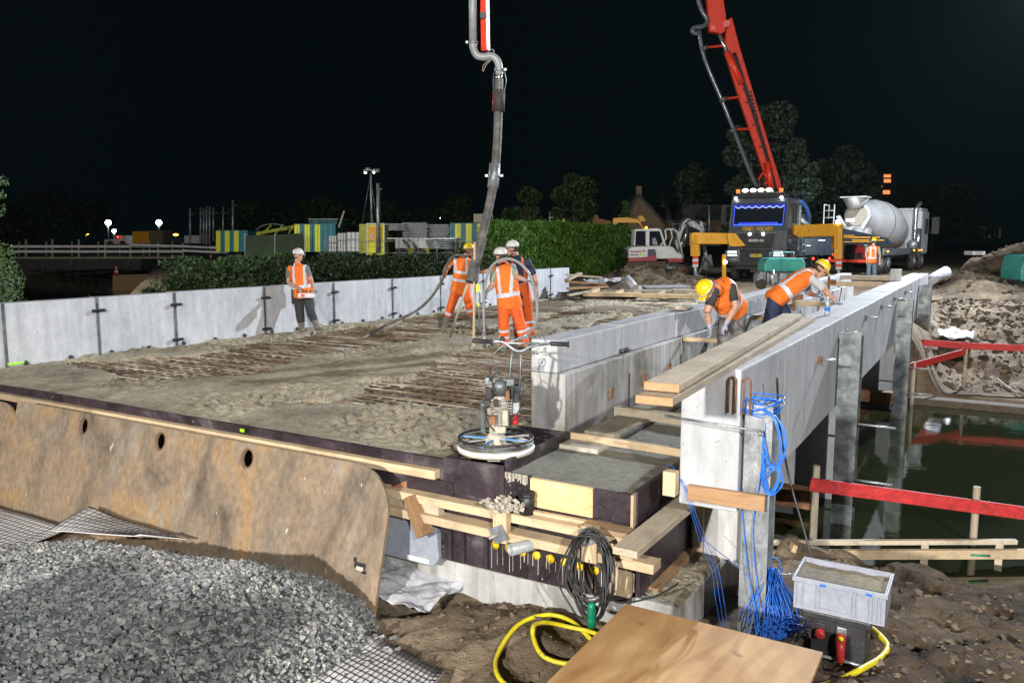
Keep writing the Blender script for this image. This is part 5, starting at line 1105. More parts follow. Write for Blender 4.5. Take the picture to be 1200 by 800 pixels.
P1('service_sign', lt_, M['white'], (434, 437.5, 275, 279), 43.95, 0.03); P1('service_mark', lt_, M['red'], (434.8, 436.6, 275.8, 277.6), 43.92, 0.03)
P1('lower_door', lt_, M['yellow'], (432, 447, 265.5, 283), 43.96, 0.035)
b = MB(); b.tube([at(436, 262, 44.6), at(435, 232, 44.6), at(434.5, 203, 44.6)], [0.075, 0.06, 0.045], 10); b.build('mast', M['galv'], lt_)
for q in (424.5, 442): b = MB(); b.tube([at(q, 262, 44.6), at(434, 207, 44.6)], 0.02, 5); b.build('stay', M['galv_dark'], lt_)
b = MB(); b.bar(at(426, 200, 44.6), at(444, 199, 44.6), 0.08, 0.08); b.build('cross_arm', M['galv'], lt_)
M['lamp_white'] = emis('floodlight_glass', (0.95, 1.0, 1.0), 14); M['lamp_warm'] = emis('warm_lamp_glass', (1.0, 0.85, 0.6), 10); M['lamp_off'] = surf('unlit_lamp_glass', [(0.2, 0.22, 0.24), (0.4, 0.42, 0.44)], 5, 0.2)
for x, y, on in ((428, 201.5, 1), (431, 198.5, 0), (438, 201, 1), (442, 200, 0)):
    h = P1('lamp_head', lt_, M['galv_dark'], (x - 2.4, x + 2.4, y - 1.8, y + 1.8), 44.4, 0.22); b = MB(); b.ball(at(x, y + 1.2 * on, 44.35), 0.055 if on else 0.06, 8); b.build('lamp_lens', M['lamp_warm' if on else 'lamp_off'], h)
def pole(label, px, top, bot, D, r=0.05, arm=True):
    t = thing('site_pole', label, 'pole', at(px, bot, D), 'galvanised poles in the yard')
    b = MB(); b.tube([at(px, bot, D), at(px, top, D)], [r, r * .9], 8); b.build('pole', M['galv'], t)
    if arm: b = MB(); b.bar(at(px - 1.5, top + 6.5, D), at(px + 4, top + 7.2, D), 0.05, 0.05); b.cyl(at(px + 3, top + 6.6, D), at(px + 4.6, top + 6.6, D), 0.06, n=6); b.build('bracket_arm', M['galv_dark'], t)
    return t
for k, (px, top, bot, r, l) in enumerate(((222.7, 244, 286, .07, 'leftmost galvanised pole of the far group'), (235, 243, 286, .07, 'second pole of the far group'), (238.6, 244, 287, .06, 'third pole, closest to its neighbour'), (242, 242, 287, .07, 'fourth pole, tallest of the close cluster'), (245.6, 242, 286, .07, 'fifth pole of the far cluster'), (250, 243, 283, .06, 'last pole of the close cluster'), (261.3, 243, 281, .06, 'lone thin pole before the striped container'), (272.8, 234, 288, .08, 'tall pole standing on a concrete foot'))):
    pole(l, px, top, bot, 57, r)
pole('tall dark pole in front of the light tower', 443.3, 215, 296, 43, 0.11)
pole('short pole above the clipped hedge', 644.5, 248, 268, 46, 0.05)
pole('pole beside the dim conical roof house', 831, 240, 278, 50, 0.06, False)
P1('foot_block', None, M['precast_stain'], (267.5, 282.5, 291.5, 301), 57, 0.9, 0.03, label='concrete foot block of the tall pole', cat='concrete block')
gs = thing('mesh_screen', 'dark green windbreak screen in front of the yard', 'screen fence', at(320, 300, 46)); P1('screen_cloth', gs, M['leaf_dark'], [(287, 276), (330, 275), (355, 273), (358, 300), (287, 300)], 46, 0.04)
for x in (287, 322, 357): P1('fence_post', gs, M['galv'], (x - .4, x + .4, 273.5, 301), 45.95, 0.05)
tp = thing('tarpaulin_shelter', 'dim shelter roof frame with slanted poles above the dark screen', 'shelter', at(322, 272, 50))
for a, c in (((300, 276), (345, 264)), ((306, 275), (318, 264)), ((322, 275), (332, 263.5)), ((338, 274), (346, 262))):
    b = MB(); b.tube([at(*a, 50), at(*c, 50)], 0.045, 5); b.build('frame_pole', M['yel_dim'], tp)
b = MB(); b.tube([at(300, 272, 51)] + [at(320 + 20 * math.cos(a), 272 - 12 * math.sin(a) * .8, 51) for a in np.linspace(math.pi, 0, 8)], 0.05, 5); b.build('arched_pole', M['galv_dark'], tp)
P1('roof_cloth', tp, M['yel_dim'], [(300, 272), (343, 264.5), (345, 268), (300, 275.5)], 51.4, 0.6)
wc = thing('water_container', 'pair of pale plastic tank cages left of the light tower', 'tank', at(400, 294, 46))
for x0, x1, y0 in ((385, 394, 276), (395.5, 405, 273), (406, 421, 272)):
    tk = P1('tank', wc, M['white'], (x0, x1, y0, 295), 46, 1.0, 0.05)
    for x in np.arange(x0, x1 + .1, (x1 - x0) / 3): P1('cage_bar', tk, M['galv_dark'], (x - .25, x + .25, y0 - .5, 295), 45.95, 0.03)
    P1('cage_rail', tk, M['galv_dark'], (x0, x1, y0 + 8, y0 + 8.7), 45.92, 0.03)
tr = thing('pipe_trailer', 'low white trailer carrying silver pipes right of the light tower', 'trailer', at(495, 298, 45))
P1('side_panel', tr, M['white'], (463, 505, 280.5, 291), 45, 1.9, 0.03); P1('lower_panel', tr, M['yel_dim'], (464, 503, 291, 299), 45.1, 1.7); P1('deck_rail', tr, M['galv'], (450, 536, 278.5, 280.5), 45, 2.0)
for k in range(4): b = MB(); b.tube([at(500 + k, 283 + k * 2.4, 44.9), at(538, 282 + k * 3, 44.9)], 0.09, 7); b.build('pipe', M['galv'], tr)
for a in ((472, 281, 480, 290), (479, 281, 488, 291)): b = MB(); b.tube([at(a[0], a[1], 44.9), at(a[2], a[3], 44.9)], 0.07, 6); b.build('brace', M['galv'], tr)
for x in (470, 492, 528): b = MB(); c = at(x, 299, 45); b.cyl(c - rtv * 0, c + FH * .3, 0.42, n=14); b.build('wheel', M['rubber'], tr)
fe = thing('site_fence', 'row of thin metal fence panels across the yard', 'fence', at(470, 300, 43.5))
for k, x in enumerate(range(380, 545, 22)):
    f_ = P1('fence_post', fe, M['galv_dark'], (x - .3, x + .3, 279, 300), 43.4, 0.04); P1('top_rail', fe, M['galv_dark'], (x, x + 22, 282.3, 282.9), 43.4, 0.04); P1('low_rail', fe, M['galv_dark'], (x, x + 22, 296, 296.5), 43.4, 0.04)
sl_ = thing('slab_stack', 'stacks of grey slabs on timbers behind the white trailer', 'slab stack', at(495, 280, 52))
for s_, (x0, x1, yt, nn) in enumerate(((452, 474, 262, 4), (472, 501, 261, 8), (502, 526, 263, 7))):
    for j in range(nn):
        dx = random.uniform(-1.2, 1.2); y = yt + j * 2.15; P1('slab', sl_, M['precast'], (x0 + dx, x1 + dx, y, y + 1.5), 52 + s_ * .3, 2.2)
    P1('bearer', sl_, M['joint'], (x0 + 2, x1 - 2, yt + .2, yt + nn * 2.15), 52.4 + s_ * .3, 1.6)
P1('packing_crate', None, M['old_x'], (555, 566.5, 250.5, 261), 47.5, 1.3, 0.02, label='open wooden crate standing on the striped container roof', cat='crate')
b = MB(); prect(b, 567.5, 577.5, 250, 251.2, 47.5, 1.0); prect(b, 576.5, 577.5, 250, 261, 47.5, .1); b.build('pallet_frame', M['old_x'], label='wooden pallet frame right of the crate on the container roof', cat='pallet')
cb = thing('site_cabin', 'dim flat site cabin behind the yellow and teal container', 'site cabin', at(345, 264, 62)); P1('wall', cb, M['teal_dark'], (362, 395, 257, 266), 62, 3); P1('roof', cb, M['white'], (361, 396, 256.2, 257.2), 61.9, 3.2); P1('window', cb, M['lit_dim'], (367, 372, 258.6, 262), 61.9, 0.1)
P1('leaning_board', None, M['pine_z'], [(396, 266), (402.5, 247), (404, 247.5), (397.6, 267)], 50, 0.06, label='pale board leaning up behind the tank cages', cat='board')
# distant lamps on posts
for k, (px, py, D, hgt, rad, l) in enumerate(((126.8, 261, 90, 24, .30, 'left bright white floodlight on a post beyond the low bridge'), (186.2, 261, 90, 12, .30, 'right bright white floodlight on a post beyond the low bridge'), (516.3, 253.5, 80, 10, .20, 'bright white floodlight behind the stacked slabs'), (133.5, 271, 92, 8, .20, 'small white lamp beside the left bright floodlight'))):
    t = thing('floodlight', l, 'floodlight', at(px, py + hgt, D), 'distant floodlights'); b = MB(); b.ball(at(px, py, D), rad * 1.0, 12); b.build('lamp_glass', M['lamp_far'] if 'lamp_far' in M else M.setdefault('lamp_far', emis('far_floodlight_glass', (0.85, 0.93, 1.0), 30)), t)
    b = MB(); b.tube([at(px, py + 1.5, D + .1), at(px, py + hgt, D + .1)], 0.10, 8); b.build('post', M['galv_dark'], t); P1('housing', t, M['galv_dark'], (px - 3, px + 3, py - 2.6, py - 1.2), D + .35, 0.3)
M['lamp_orange'] = emis('orange_street_lamp', (1.0, 0.42, 0.06), 7)
for px, py, D, l in ((101, 274, 140, 'left orange street lamp far beyond the low bridge'), (206, 275, 140, 'right orange street lamp far beyond the low bridge')):
    t = thing('street_lamp', l, 'street lamp', at(px, 283, D), 'orange street lamps'); b = MB(); b.ball(at(px, py, D), 0.28, 8, sc=(1.6, 1.6, .7)); b.build('lamp_glass', M['lamp_orange'], t); b = MB(); b.tube([at(px, 284, D), at(px, py, D)], 0.08, 6); b.build('post', M['galv_dark'], t)
vb = thing('far_van', 'small white lit van below the left floodlight', 'van', at(137, 286, 88)); P1('body', vb, M['white'], [(124, 286), (124, 281), (133, 280), (134, 276), (147, 276), (148, 286)], 88, 2.0); P1('windscreen', vb, M['navy'], [(134.6, 280), (135.3, 277), (140, 277), (140, 280)], 87.95, .06)
for x in (129, 143): b = MB(); c = at(x, 286, 87.9); b.cyl(c, c + FH * .25, .38, n=10); b.build('wheel', M['rubber'], vb)
b = MB(); b.ball(at(138, 278, 87.8), .1, 6); b.build('tail_light', emis('red_tail_light', (1, .05, .03), 5), vb)
for x0, x1, y0, l, m_ in ((155, 174, 271, 'dim ochre container left of the right floodlight', 'yellow'), (174, 191, 270, 'dim brown container below the right floodlight', 'brick'), (191, 216, 278, 'dark low container right of the right floodlight', 'tile'), (216, 236, 276, 'pale grey container behind the poles', 'white')):
    t = thing('far_container', l, 'container', at(x0, 284, 84), 'far dim containers'); P1('body', t, M[m_], (x0, x1, y0, 285), 84, 2.4)
    for x in np.arange(x0 + 1, x1, 2.2): P1('rib', t, M[m_], (x, x + .8, y0 + .5, 284.5), 83.93, 0.07)

# ============================================================ TEMPORARY BRIDGE ON THE LEFT
tb = thing('temporary_bridge', 'far low bridge with white plank railings over the dark canal', 'bridge', at(90, 300, 60))
P1('deck', tb, M['joint'], (20, 165, 303, 315.5), 60, 3.2); P1('deck_top', tb, M['old_x'], (12, 214, 301.3, 303), 59.9, 3.6)
for x in (50, 84, 114, 150): P1('girder_rib', tb, M['galv_dark'], (x - .7, x + .7, 303, 315), 59.8, 0.2)
for x0, x1, dz in ((12, 62, 0), (62, 112, 0), (112, 152, 0), (152, 214, -.3)):
    for y0, y1 in ((287.4, 290.2), (293.2, 296.2)): P1('rail_board', tb, M['white'], [(x0, y0 + dz * 0), (x1 - .3, y0 + dz), (x1 - .3, y1 + dz), (x0, y1)], 59.7, 0.05)
for (a, c) in (((152, 285.6), (214, 287.2)), ((214, 287.2), (272, 289.8)), ((214, 292.4), (272, 295))): 
    ppts = [(a[0], a[1]), (c[0] - .3, c[1]), (c[0] - .3, c[1] + 2.6), (a[0], a[1] + 2.6)]; P1('rail_board', tb, M['white'], ppts, 58.5, 0.05)
for x in (30, 61, 92, 123, 152.5, 185, 214, 247): P1('rail_post', tb, M['old_z'], (x - .7, x + .7, 280.5 + (4 if x > 150 else 0), 303), 59.8, 0.12)
for x in (22, 54, 84, 115, 140, 168, 175, 202): P1('rear_post', tb, M['old_z'], (x - .5, x + .5, 283, 301), 63.3, 0.10)
for x0, x1 in ((14, 214),): P1('rear_rail', tb, M['old_x'], (x0, x1, 288.5, 290.5), 63.2, 0.05)
P1('bank_wall', None, M['brown_x'], [(132, 322), (198, 321), (205, 340), (132, 342)], 57, 0.5, label='brown sheet pile bank below the far low bridge', cat='retaining wall')
V, Fq = grid_mesh(np.linspace(-51, -32, 40), np.linspace(36, 44, 24), lambda X, Y: -0.1 + 0.9 * sstep(36, 43, Y) + fbm(X, Y, .6, 4) * .35 - 1.3 * sstep(-44.5, -47, X))
np_mesh('sandy_bank', V, Fq, M['sand'], smooth=True, kind='structure')
cone = thing('traffic_cone', 'red and white traffic cone beside the canal below the far low bridge', 'traffic cone', at(136.5, 321, 56.5))
c = at(136.5, 321, 56.5)
for k, (h0, h1, m_) in enumerate(((0.0, .14, 'red'), (.14, .26, 'white'), (.26, .38, 'red'), (.38, .48, 'white'), (.48, .6, 'red'))):
    b = MB(); b.lathe([(.17 * (1 - h0 * 1.45), h0), (.17 * (1 - h1 * 1.45), h1)], c, n=14); b.build('cone_band', M[m_], cone)
b = MB(); b.obox(c, rtv * .22, FH * .22, Vector((0, 0, .02))); b.build('cone_base', M['black'], cone)

# ============================================================ RIGHT BANK: compressor, rolled sheet
cp = thing('teal_compressor', 'teal site compressor on wheels cut off by the right edge', 'compressor', at(1185, 352, 27))
P1('housing', cp, M['teal'], [(1197, 318), (1202, 300), (1206, 298), (1232, 298), (1234, 330), (1197, 330)], 27, 1.2, 0.06); P1('chassis', cp, M['blackmetal'], (1188, 1234, 328, 338), 27.05, 1.1)
for x in (1197, 1222): b = MB(); c = at(x, 345, 26.95); b.lathe([(0.0, 0), (.13, 0), (.15, .04), (.28, .03), (.28, .2), (0, .2)], c, FH, 18); b.build('wheel', M['rubber'], cp)
P1('tow_bar', cp, M['galv'], (1183, 1196, 338, 341), 27.1, .1); P1('jockey_post', cp, M['blackmetal'], (1172, 1176, 328, 355), 27.1, .12)
for k in range(4): P1('vent_slot', cp, M['teal_dark'], (1199.5, 1203, 302 + k * 4, 303.5 + k * 4), 26.97, .03)
b = MB(); prect(b, 1158, 1180, 343, 346, 27.5, 1.0); b.build('loose_board', M['pine_x'], label='board lying beside the teal compressor', cat='board')
P1('blue_jerrycan', None, M['blue'], (1166, 1178, 346.5, 352), 27.2, .3, .02, label='blue can on the ground beside the teal compressor', cat='can')
sr = thing('rolled_sheet', 'rolled white plastic sheet tipped up beside the end of the edge beam', 'plastic roll', at(1098, 330, 27))
b = MB(); b.tube([at(1083, 332, 25), at(1109, 318, 25.5)], 0.17, 14); b.build('roll', M['sheet'], sr)
rumple('loose_sheet', -1.15, -0.2, 22.8, 25.2, -.45, .16, M['sheet'], n=30, sc=3, label='loose crumpled sheet hanging down the bank below the roll', cat='plastic sheet')
P1('stone_block', None, M['precast_stain'], (1140, 1155, 294.5, 299), 40, .8, .02, label='flat concrete block on top of the sand mound', cat='block')
# unseen pallet stack, added so the low floodlight throws a shadow over the gravel
pk = thing('shade_pallet', 'unseen pallet of grey blocks added behind the camera to shade the gravel', 'pallet', (-4.0, -1.0, -0.8))
gz0 = ground_z(-3.7, -1.0)
for i in range(3): b = MB(); b.box((-4.65 + i * .6, -1.5, gz0), (-4.55 + i * .6, -.5, gz0 + .12)); b.build('bearer', M['old_y'], pk)
zz = gz0 + .12; r = random.Random(5)
while zz < 0.85:
    for i in range(4):
        b = MB(); b.box((-4.70 + i * .36, -1.52, zz), (-4.35 + i * .36, -.48 + r.uniform(-.02, .02), zz + .19)); b.build('shade_block', M['precast'], pk, bevel=.01)
    zz += .2
# ============================================================ CONCRETE PUMP TRUCK
pt = thing('pump_truck', 'dark concrete pump truck with blue lit windscreen and yellow outriggers', 'pump truck', (-8.2, 33.6, 0.3))
ox_, oy_, oz_ = -8.22, 33.5, 0.32
def L(x, y, z): return Vector((ox_ + x, oy_ + y, oz_ + z))
def lbox(name, x0, x1, y0, y1, z0, z1, mat, parent=pt, bevel=0): b = MB(); b.box(L(x0, y0, z0), L(x1, y1, z1)); return b.build(name, mat, parent, bevel=bevel)
cab = MB(); cab.prism([(0.0, 0.62), (0.0, 2.05), (0.10, 2.20), (0.34, 3.25), (0.42, 3.42), (2.2, 3.42), (2.2, 0.62)], L(-1.19, 0, 0), (0, 1, 0), (0, 0, 1), (2.38, 0, 0)); cabo = cab.build('cab', M['anthracite'], pt, bevel=0.05)
m, t_, b_ = nt('dark_windscreen'); b_.inputs['Base Color'].default_value = (0.015, 0.02, 0.03, 1); b_.inputs['Roughness'].default_value = 0.08; M['glass_dark'] = m
M['blue_glow'] = emis('blue_led_strip', (0.05, 0.10, 1.0), 1.6)
b = MB(); d = Vector((0, 0.24, 1.05)).normalized(); cc = L(0, 0.205, 2.72); b.obox(cc, Vector((1.04, 0, 0)), d * 0.47, d.cross(Vector((1, 0, 0))) * 0.012); ws = b.build('windscreen', M['glass_dark'], cabo)
b = MB(); n_ = Vector((0, -1, 0.23)).normalized() * 0.02
b.bar(cc + n_ - d * 0.43 - Vector((1.0, 0, 0)), cc + n_ - d * 0.43 + Vector((1.0, 0, 0)), .008, 0.05); 
for s in (-1, 1): b.bar(cc + n_ - d * 0.43 + Vector((1.0 * s, 0, 0)), cc + n_ + d * 0.42 + Vector((1.0 * s, 0, 0)), 0.018, 0.012)
b.build('blue_led_frame', M['blue_glow'], ws)
b = MB()
for k in range(7):
    x = -0.98 + k * 0.28; b.prism([(0, 0.0), (0, -0.08), (0.05, -0.13), (0.14, -0.17), (0.23, -0.13), (0.28, -0.08), (0.28, 0.0)], cc + n_ + d * 0.44 + Vector((x, -0.01, 0)), (1, 0, 0), d, (0, -0.008, 0))
b.build('scalloped_curtain', surf('blue_curtain', [(0.02, 0.03, 0.5), (0.03, 0.06, 0.7)], 5, 0.7), ws)
b = MB()
for k in range(7):
    x = -0.98 + k * 0.28; b.tube([cc + n_ + d * (0.44 + dz) + Vector((x + dx, -0.03, 0)) for dx, dz in ((0, -.08), (.05, -.13), (.14, -.17), (.23, -.13), (.28, -.08))], 0.018, 5)
b.build('curtain_fringe', emis('pale_blue_fringe', (0.35, 0.45, 1.0), 1.2), ws)
b = MB(); b.obox(cc + n_ * .5 - d * .37 + Vector((.45, 0, 0)), Vector((.35, 0, 0)), d * .05, Vector((0, .005, 0))); b.obox(cc + n_ * .5 - d * .36 + Vector((-.3, 0, 0)), Vector((.5, 0, 0)), d * .03, Vector((0, .005, 0))); b.build('blue_dashboard_glow', emis('dashboard_glow', (0.03, 0.07, 1.0), .7), ws)
b = MB(); b.obox(cc + n_ * .4 + Vector((-.45, 0, -.05)), Vector((.22, 0, 0)), d * .28, Vector((0, .004, 0))); b.obox(cc + n_ * .4 + Vector((.5, 0, -.1)), Vector((.18, 0, 0)), d * .22, Vector((0, .004, 0))); b.build('seat_silhouette', M['anthracite'], ws, bevel=.0)
# grille, bumper, lights
b = MB(); b.prism([(-0.72, 1.98), (0.72, 1.98), (0.66, 1.42), (0.55, 1.34), (-0.55, 1.34), (-0.66, 1.42)], L(0, -0.03, 0), (1, 0, 0), (0, 0, 1), (0, 0.05, 0)); gr_ = b.build('grille', M['black'], cabo)
for k in range(4): b = MB(); b.box(L(-0.64, -0.045, 1.44 + k * .12), L(0.64, -0.031, 1.465 + k * .12)); b.build('grille_bar', M['blackmetal'], gr_)
b = MB(); b.box(L(-.78, -.05, 1.98), L(-.1, -.02, 2.0)); b.box(L(.1, -.05, 1.98), L(.78, -.05 + .03, 2.0)); b.build('chrome_strip', M['chrome'], gr_)
text('VERBO : WIJCHEN', L(-0.60, -0.03, 2.07), (1, 0, 0), (0, 0.1, 1), 0.17, M['yel_letter'], cabo, width=1.22)
b = MB()
for k in range(11): b.box(L(-.30 + k * .058, -.05, 1.62), L(-.30 + k * .058 + random.uniform(.02, .045), -.046, 1.70 + random.uniform(0, .04)))
b.build('silver_marks', M['white'], gr_)
for x in (-.27, .27):
    b = MB(); b.ball(L(x, -.06, 1.93), .06, 10); b.build('grille_lamp', M['lamp_white'], gr_)
lbox('bumper', -1.22, 1.22, -0.06, .6, .62, 1.30, M['blackmetal'], pt, .04); lbox('bumper_step', -.8, .8, -.10, -.06, .50, .62, M['black'])
for s in (-1, 1):
    b = MB(); b.prism([(-.31 * s, 0), (.31 * s, 0), (.31 * s, .5), (-.25 * s, .55), (-.31 * s, .3)], L(.93 * s, -.12, .78), (1, 0, 0), (0, 0, 1), (0, .1, 0)); h_ = b.build('headlight_unit', M['anthracite'], pt, bevel=.01)
    b = MB(); b.box(L(.93 * s - .2, -.135, 1.14), L(.93 * s + .17, -.12, 1.24)); b.box(L(.93 * s - .2, -.135, 1.04), L(.93 * s + .20, -.12, 1.09)); b.build('headlight', emis('headlight_glass_%s' % ('left' if s < 0 else 'right'), (.9, .92, 1), 1.6), h_)
    b = MB(); b.box(L(.93 * s - .18, -.135, .86), L(.93 * s + .18, -.12, .93)); b.build('fog_light', M['galv'], h_)
plt = lbox('number_plate', -.26, .26, -.085, -.07, 1.0, 1.12, M['yel_plate'] if 'yel_plate' in M else M.setdefault('yel_plate', surf('yellow_number_plate', [(.80, .62, .02), (.85, .68, .03)], 3, .5, bs=0)))
b = MB(); b.box(L(-.26, -.088, 1.0), L(-.20, -.0855, 1.12)); b.build('plate_band', M['blue'], plt)
b = MB()
for k, w_ in enumerate((.03, .03, 0, .035, .035, .03, .03, 0, .03)):
    if w_: b.box(L(-.17 + k * .045, -.089, 1.03), L(-.17 + k * .045 + w_, -.0855, 1.09))
b.build('plate_characters', M['ink'], plt)
lbox('roof_visor', -1.15, 1.15, .30, .75, 3.42, 3.56, M['black'], cabo, .03)
for x in (-.62, -.30, .02, .34): b = MB(); b.ball(L(x, .36, 3.72), .11, 12, sc=(1.25, .5, .75)); b.build('roof_lamp', emis('roof_lamp_glass', (.95, .93, .9), 2.4), cabo)
for x, w_ in ((-.98, .06), (.86, .06)): b = MB(); b.ball(L(x, .28, 3.40), w_, 8); b.build('marker_lamp', M['lamp_white'], cabo)
for x in (-.95, .80): b = MB(); b.cyl(L(x, .5, 3.6), L(x, .5, 3.78), .08, n=10); b.build('beacon', emis('orange_beacon', (1, .3, .06), .8), cabo)
lbox('visor_rail', -1.0, 1.0, .34, .40, 3.58, 3.62, M['galv_dark'], cabo)
for s in (-1, 1):
    b = MB(); b.bar(L(1.2 * s, .25, 3.1), L(1.42 * s, .15, 3.1), .03, .03); b.bar(L(1.2 * s, .25, 2.4), L(1.42 * s, .15, 2.4), .03, .03); b.box(L(1.42 * s - .10, .10, 2.35), L(1.42 * s + .10, .22, 3.15)); b.build('mirror', M['blackmetal'], cabo)
for s in (-1, 1):
    for y in (1.0, 2.4, 5.6, 6.9):
        w_ = MB(); w_.lathe([(0.0, .02), (.22, .0), (.28, .06), (.48, .05), (.52, .10), (.52, .26), (.48, .30), (0, .30)], L(1.22 * s, y, .52), (-s, 0, 0), 22); wo = w_.build('wheel', M['rubber'], pt)
        b = MB(); b.lathe([(0.0, -.01), (.12, -.015), (.14, .03), (.27, .01), (.28, .05)], L(1.225 * s, y, .52), (-s, 0, 0), 16); b.build('rim', M['galv_dark'], wo)
lbox('chassis', -.5, .5, .6, 9.0, .7, 1.05, M['blackmetal'])
lbox('body_locker', .55, 1.22, 3.2, 4.9, .95, 2.0, M['navy'], pt, .03); lbox('body_locker', .55, 1.22, 7.6, 8.6, .95, 2.0, M['navy'], pt, .03); lbox('pump_deck', -1.2, 1.2, 2.35, 9.0, 2.02, 2.15, M['blackmetal'], pt)
lbox('tank', -1.1, 1.0, 3.4, 6.0, 2.15, 2.9, M['navy'], pt, .06); lbox('exhaust_stack', 1.02, 1.24, 2.3, 2.55, 1.2, 3.2, M['galv_dark'], pt, .05)
b = MB(); b.tube(smooth_path([L(.5, 2.6, 3.5), L(1.1, 3.0, 3.35), L(1.25, 3.8, 2.9), L(1.1, 4.6, 2.4)]), .09, 8); b.build('blue_hose', surf('dark_blue_hose', [(.01, .03, .12), (.02, .06, .2)], 5, .4), pt)
b = MB(); b.tube([L(1.1, 2.8, 2.6), L(1.25, 6.2, 2.1)], .09, 8); b.build('delivery_pipe', M['galv'], pt)
for z in (.9, 1.2, 1.5): lbox('step', 1.05, 1.32, 3.25, 3.75, z - .02, z + .02, M['galv'], pt)
lbox('boom_pedestal', -.55, .6, 2.6, 3.8, 2.15, 3.5, M['red'], pt, .05)
# outriggers
def outrig(poly, leg, foot, D, dpt):
    o_ = P1('outrigger_arm', pt, M['yellow'], poly, D, dpt, .02)
    b = MB(); x, y0, y1 = leg; b.bar(at(x, y0, D + .15), at(x, y1, D + .15), .30, .36, 0, (0, 1, 0)); b.build('outrigger_leg', M['yellow'], o_, bevel=.01)
    b = MB(); b.tube([at(x, y1, D + .15), at(x, foot - 2, D + .15)], .075, 10); b.build('leg_ram', M['galv'], o_)
    for k in range(4): b = MB(); yy0 = y1 + k * 3.2; b.bar(at(x, yy0, D + .02), at(x, yy0 + 3.2, D + .02), .22, .05, 0, (0, 1, 0)); b.build('warning_band', M['red'] if k % 2 == 0 else M['white'], o_)
    b = MB(); c = at(x, foot, D + .15); b.obox(c, rtv * .26, FH * .26, Vector((0, 0, .04))); b.build('foot_plate', M['galv_dark'], o_)
outrig([(810, 273.5), (814, 272.5), (862, 273.5), (874, 288), (866, 289), (857, 286), (816, 286), (810, 287)], (815, 275, 300), 336, 32.5, .35)
outrig([(931, 263.5), (976, 262), (988, 262), (988, 291), (978, 291), (978, 276.5), (937, 278), (931, 275)], (983, 264, 303), 346, 32.3, .35)
b = MB(); b.tube([at(814, 330, 32.5), at(827, 303, 33.2), at(834, 315, 33.2)], .05, 6); b.build('stabiliser_link', M['galv_dark'], pt)
P1('corner_guard', cabo, M['yellow'], [(917, 274), (922, 274), (922, 289), (908, 289), (914, 285)], 32.9, .1); P1('corner_guard', cabo, M['yellow'], [(852.5, 274), (857, 274), (859, 285), (864, 287), (864, 289), (855, 288)], 32.2, .1)
b = MB(); b.ball(at(982, 260, 32.3), .09, 8); b.build('work_lamp', M['lamp_white'], pt); flood('work_lamp_beam', at(982, 256, 32.6), at(1022, 268, 44), 900, (.95, .98, 1), .1, 130); b = MB(); b.ball(at(850, 307, 31.5), .07, 8); b.build('work_lamp', M['lamp_white'], pt)
b = MB(); b.bar(at(848.5, 298, 31.6), at(848.5, 338, 31.6), .12, .12, 0, (0, 1, 0)); b.build('small_leg', M['yellow'], pt)
# lettered side board
sb = P1('side_board', pt, M['navy'], [(950, 268), (989, 267.5), (1041, 279), (1046, 286.5), (950, 287)], 37, .3, .02)
text('VERBO', at(988.5, 279.3, 36.95), rtv, (0, 0, 1), .16, M['yellow'], sb, width=.50)
b = MB()
for x0, x1, y in ((1001, 1020, 278), (1022, 1030, 278), (999, 1019, 281.3), (1024, 1036, 281.3)):
    x = x0
    while x < x1: w_ = random.uniform(.9, 1.6); prect(b, x, x + w_, y - .5, y + .8, 36.95, .02); x += w_ + .35
prect(b, 988.5, 1021, 283.2, 283.8, 36.95, .02)
b.build('fine_lettering', M['yellow'], sb)
P1('locker_front', pt, M['navy'], (940, 976, 279, 299), 35.4, .8, .02)
b = MB(); prect(b, 944, 950, 287.2, 288.4, 35.38, .02); prect(b, 959, 967, 281, 282.4, 35.38, .02); b.build('white_lettering', M['white'], pt)
for x in (944, 972): b = MB(); b.ball(at(x + (9 if x < 950 else 0), 303 if x < 950 else 303, 35), .06, 8); b.build('red_marker_lamp', emis('red_marker_glass', (1, .03, .02), 4), pt)
# boom
bo = P1('boom_lower_arm', pt, M['red'], [(850, 60), (852, 24), (858, 20), (867, 55), (886, 118), (903, 175), (915, 213), (917, 229), (905, 229), (900, 214), (887, 175), (868, 118), (858, 86)], 34.6, .28, .03)
P1('boom_flange', bo, M['red'], [(849.5, 60), (852, 60), (870.5, 118), (889.5, 175), (906.5, 228), (904, 229), (886.5, 175), (867.5, 118)], 34.5, .1)
bt = P1('boom_upper_arm', pt, M['red'], [(832, 37), (846, 39.5), (850.5, 36), (851, 18), (845, -20), (823, -20), (829, 0)], 34.2, .3, .03)
b = MB(); b.cyl(at(851.5, 28, 34.1), at(851.5, 28, 35.1), .14, n=16); b.cyl(at(836, 33, 34.1), at(836, 33, 34.9), .10, n=14); b.build('hinge_pin', M['red'], bt)
b = MB(); b.tube([at(843, 41, 34.5), at(854, 66, 34.5)], .08, 10); b.build('ram_rod', M['chrome'], bo)
b = MB(); b.tube([at(852, 62, 34.5), at(869, 98, 34.5)], .15, 12); b.build('ram_cylinder', M['red'], bo)
b = MB(); b.tube([at(904, 222, 34.3), at(899, 190, 34.3)], .14, 12); b.build('base_ram', M['red'], bo); b = MB(); b.tube([at(906, 230, 34.3), at(905, 219, 34.3)], .11, 10); b.build('ram_rod', M['chrome'], bo)
b = MB(); t0, t1 = at(879.5, 108, 34.57), at(895, 170, 34.57); td = (t1 - t0).normalized(); tn = td.cross(FH).normalized()
for k in range(15):
    if k in (8, 10): continue
    b.obox(t0.lerp(t1, k / 14), td * random.uniform(.045, .06), FH * .004, tn * .055)
b.build('worn_dark_lettering', M['navy'], bo)
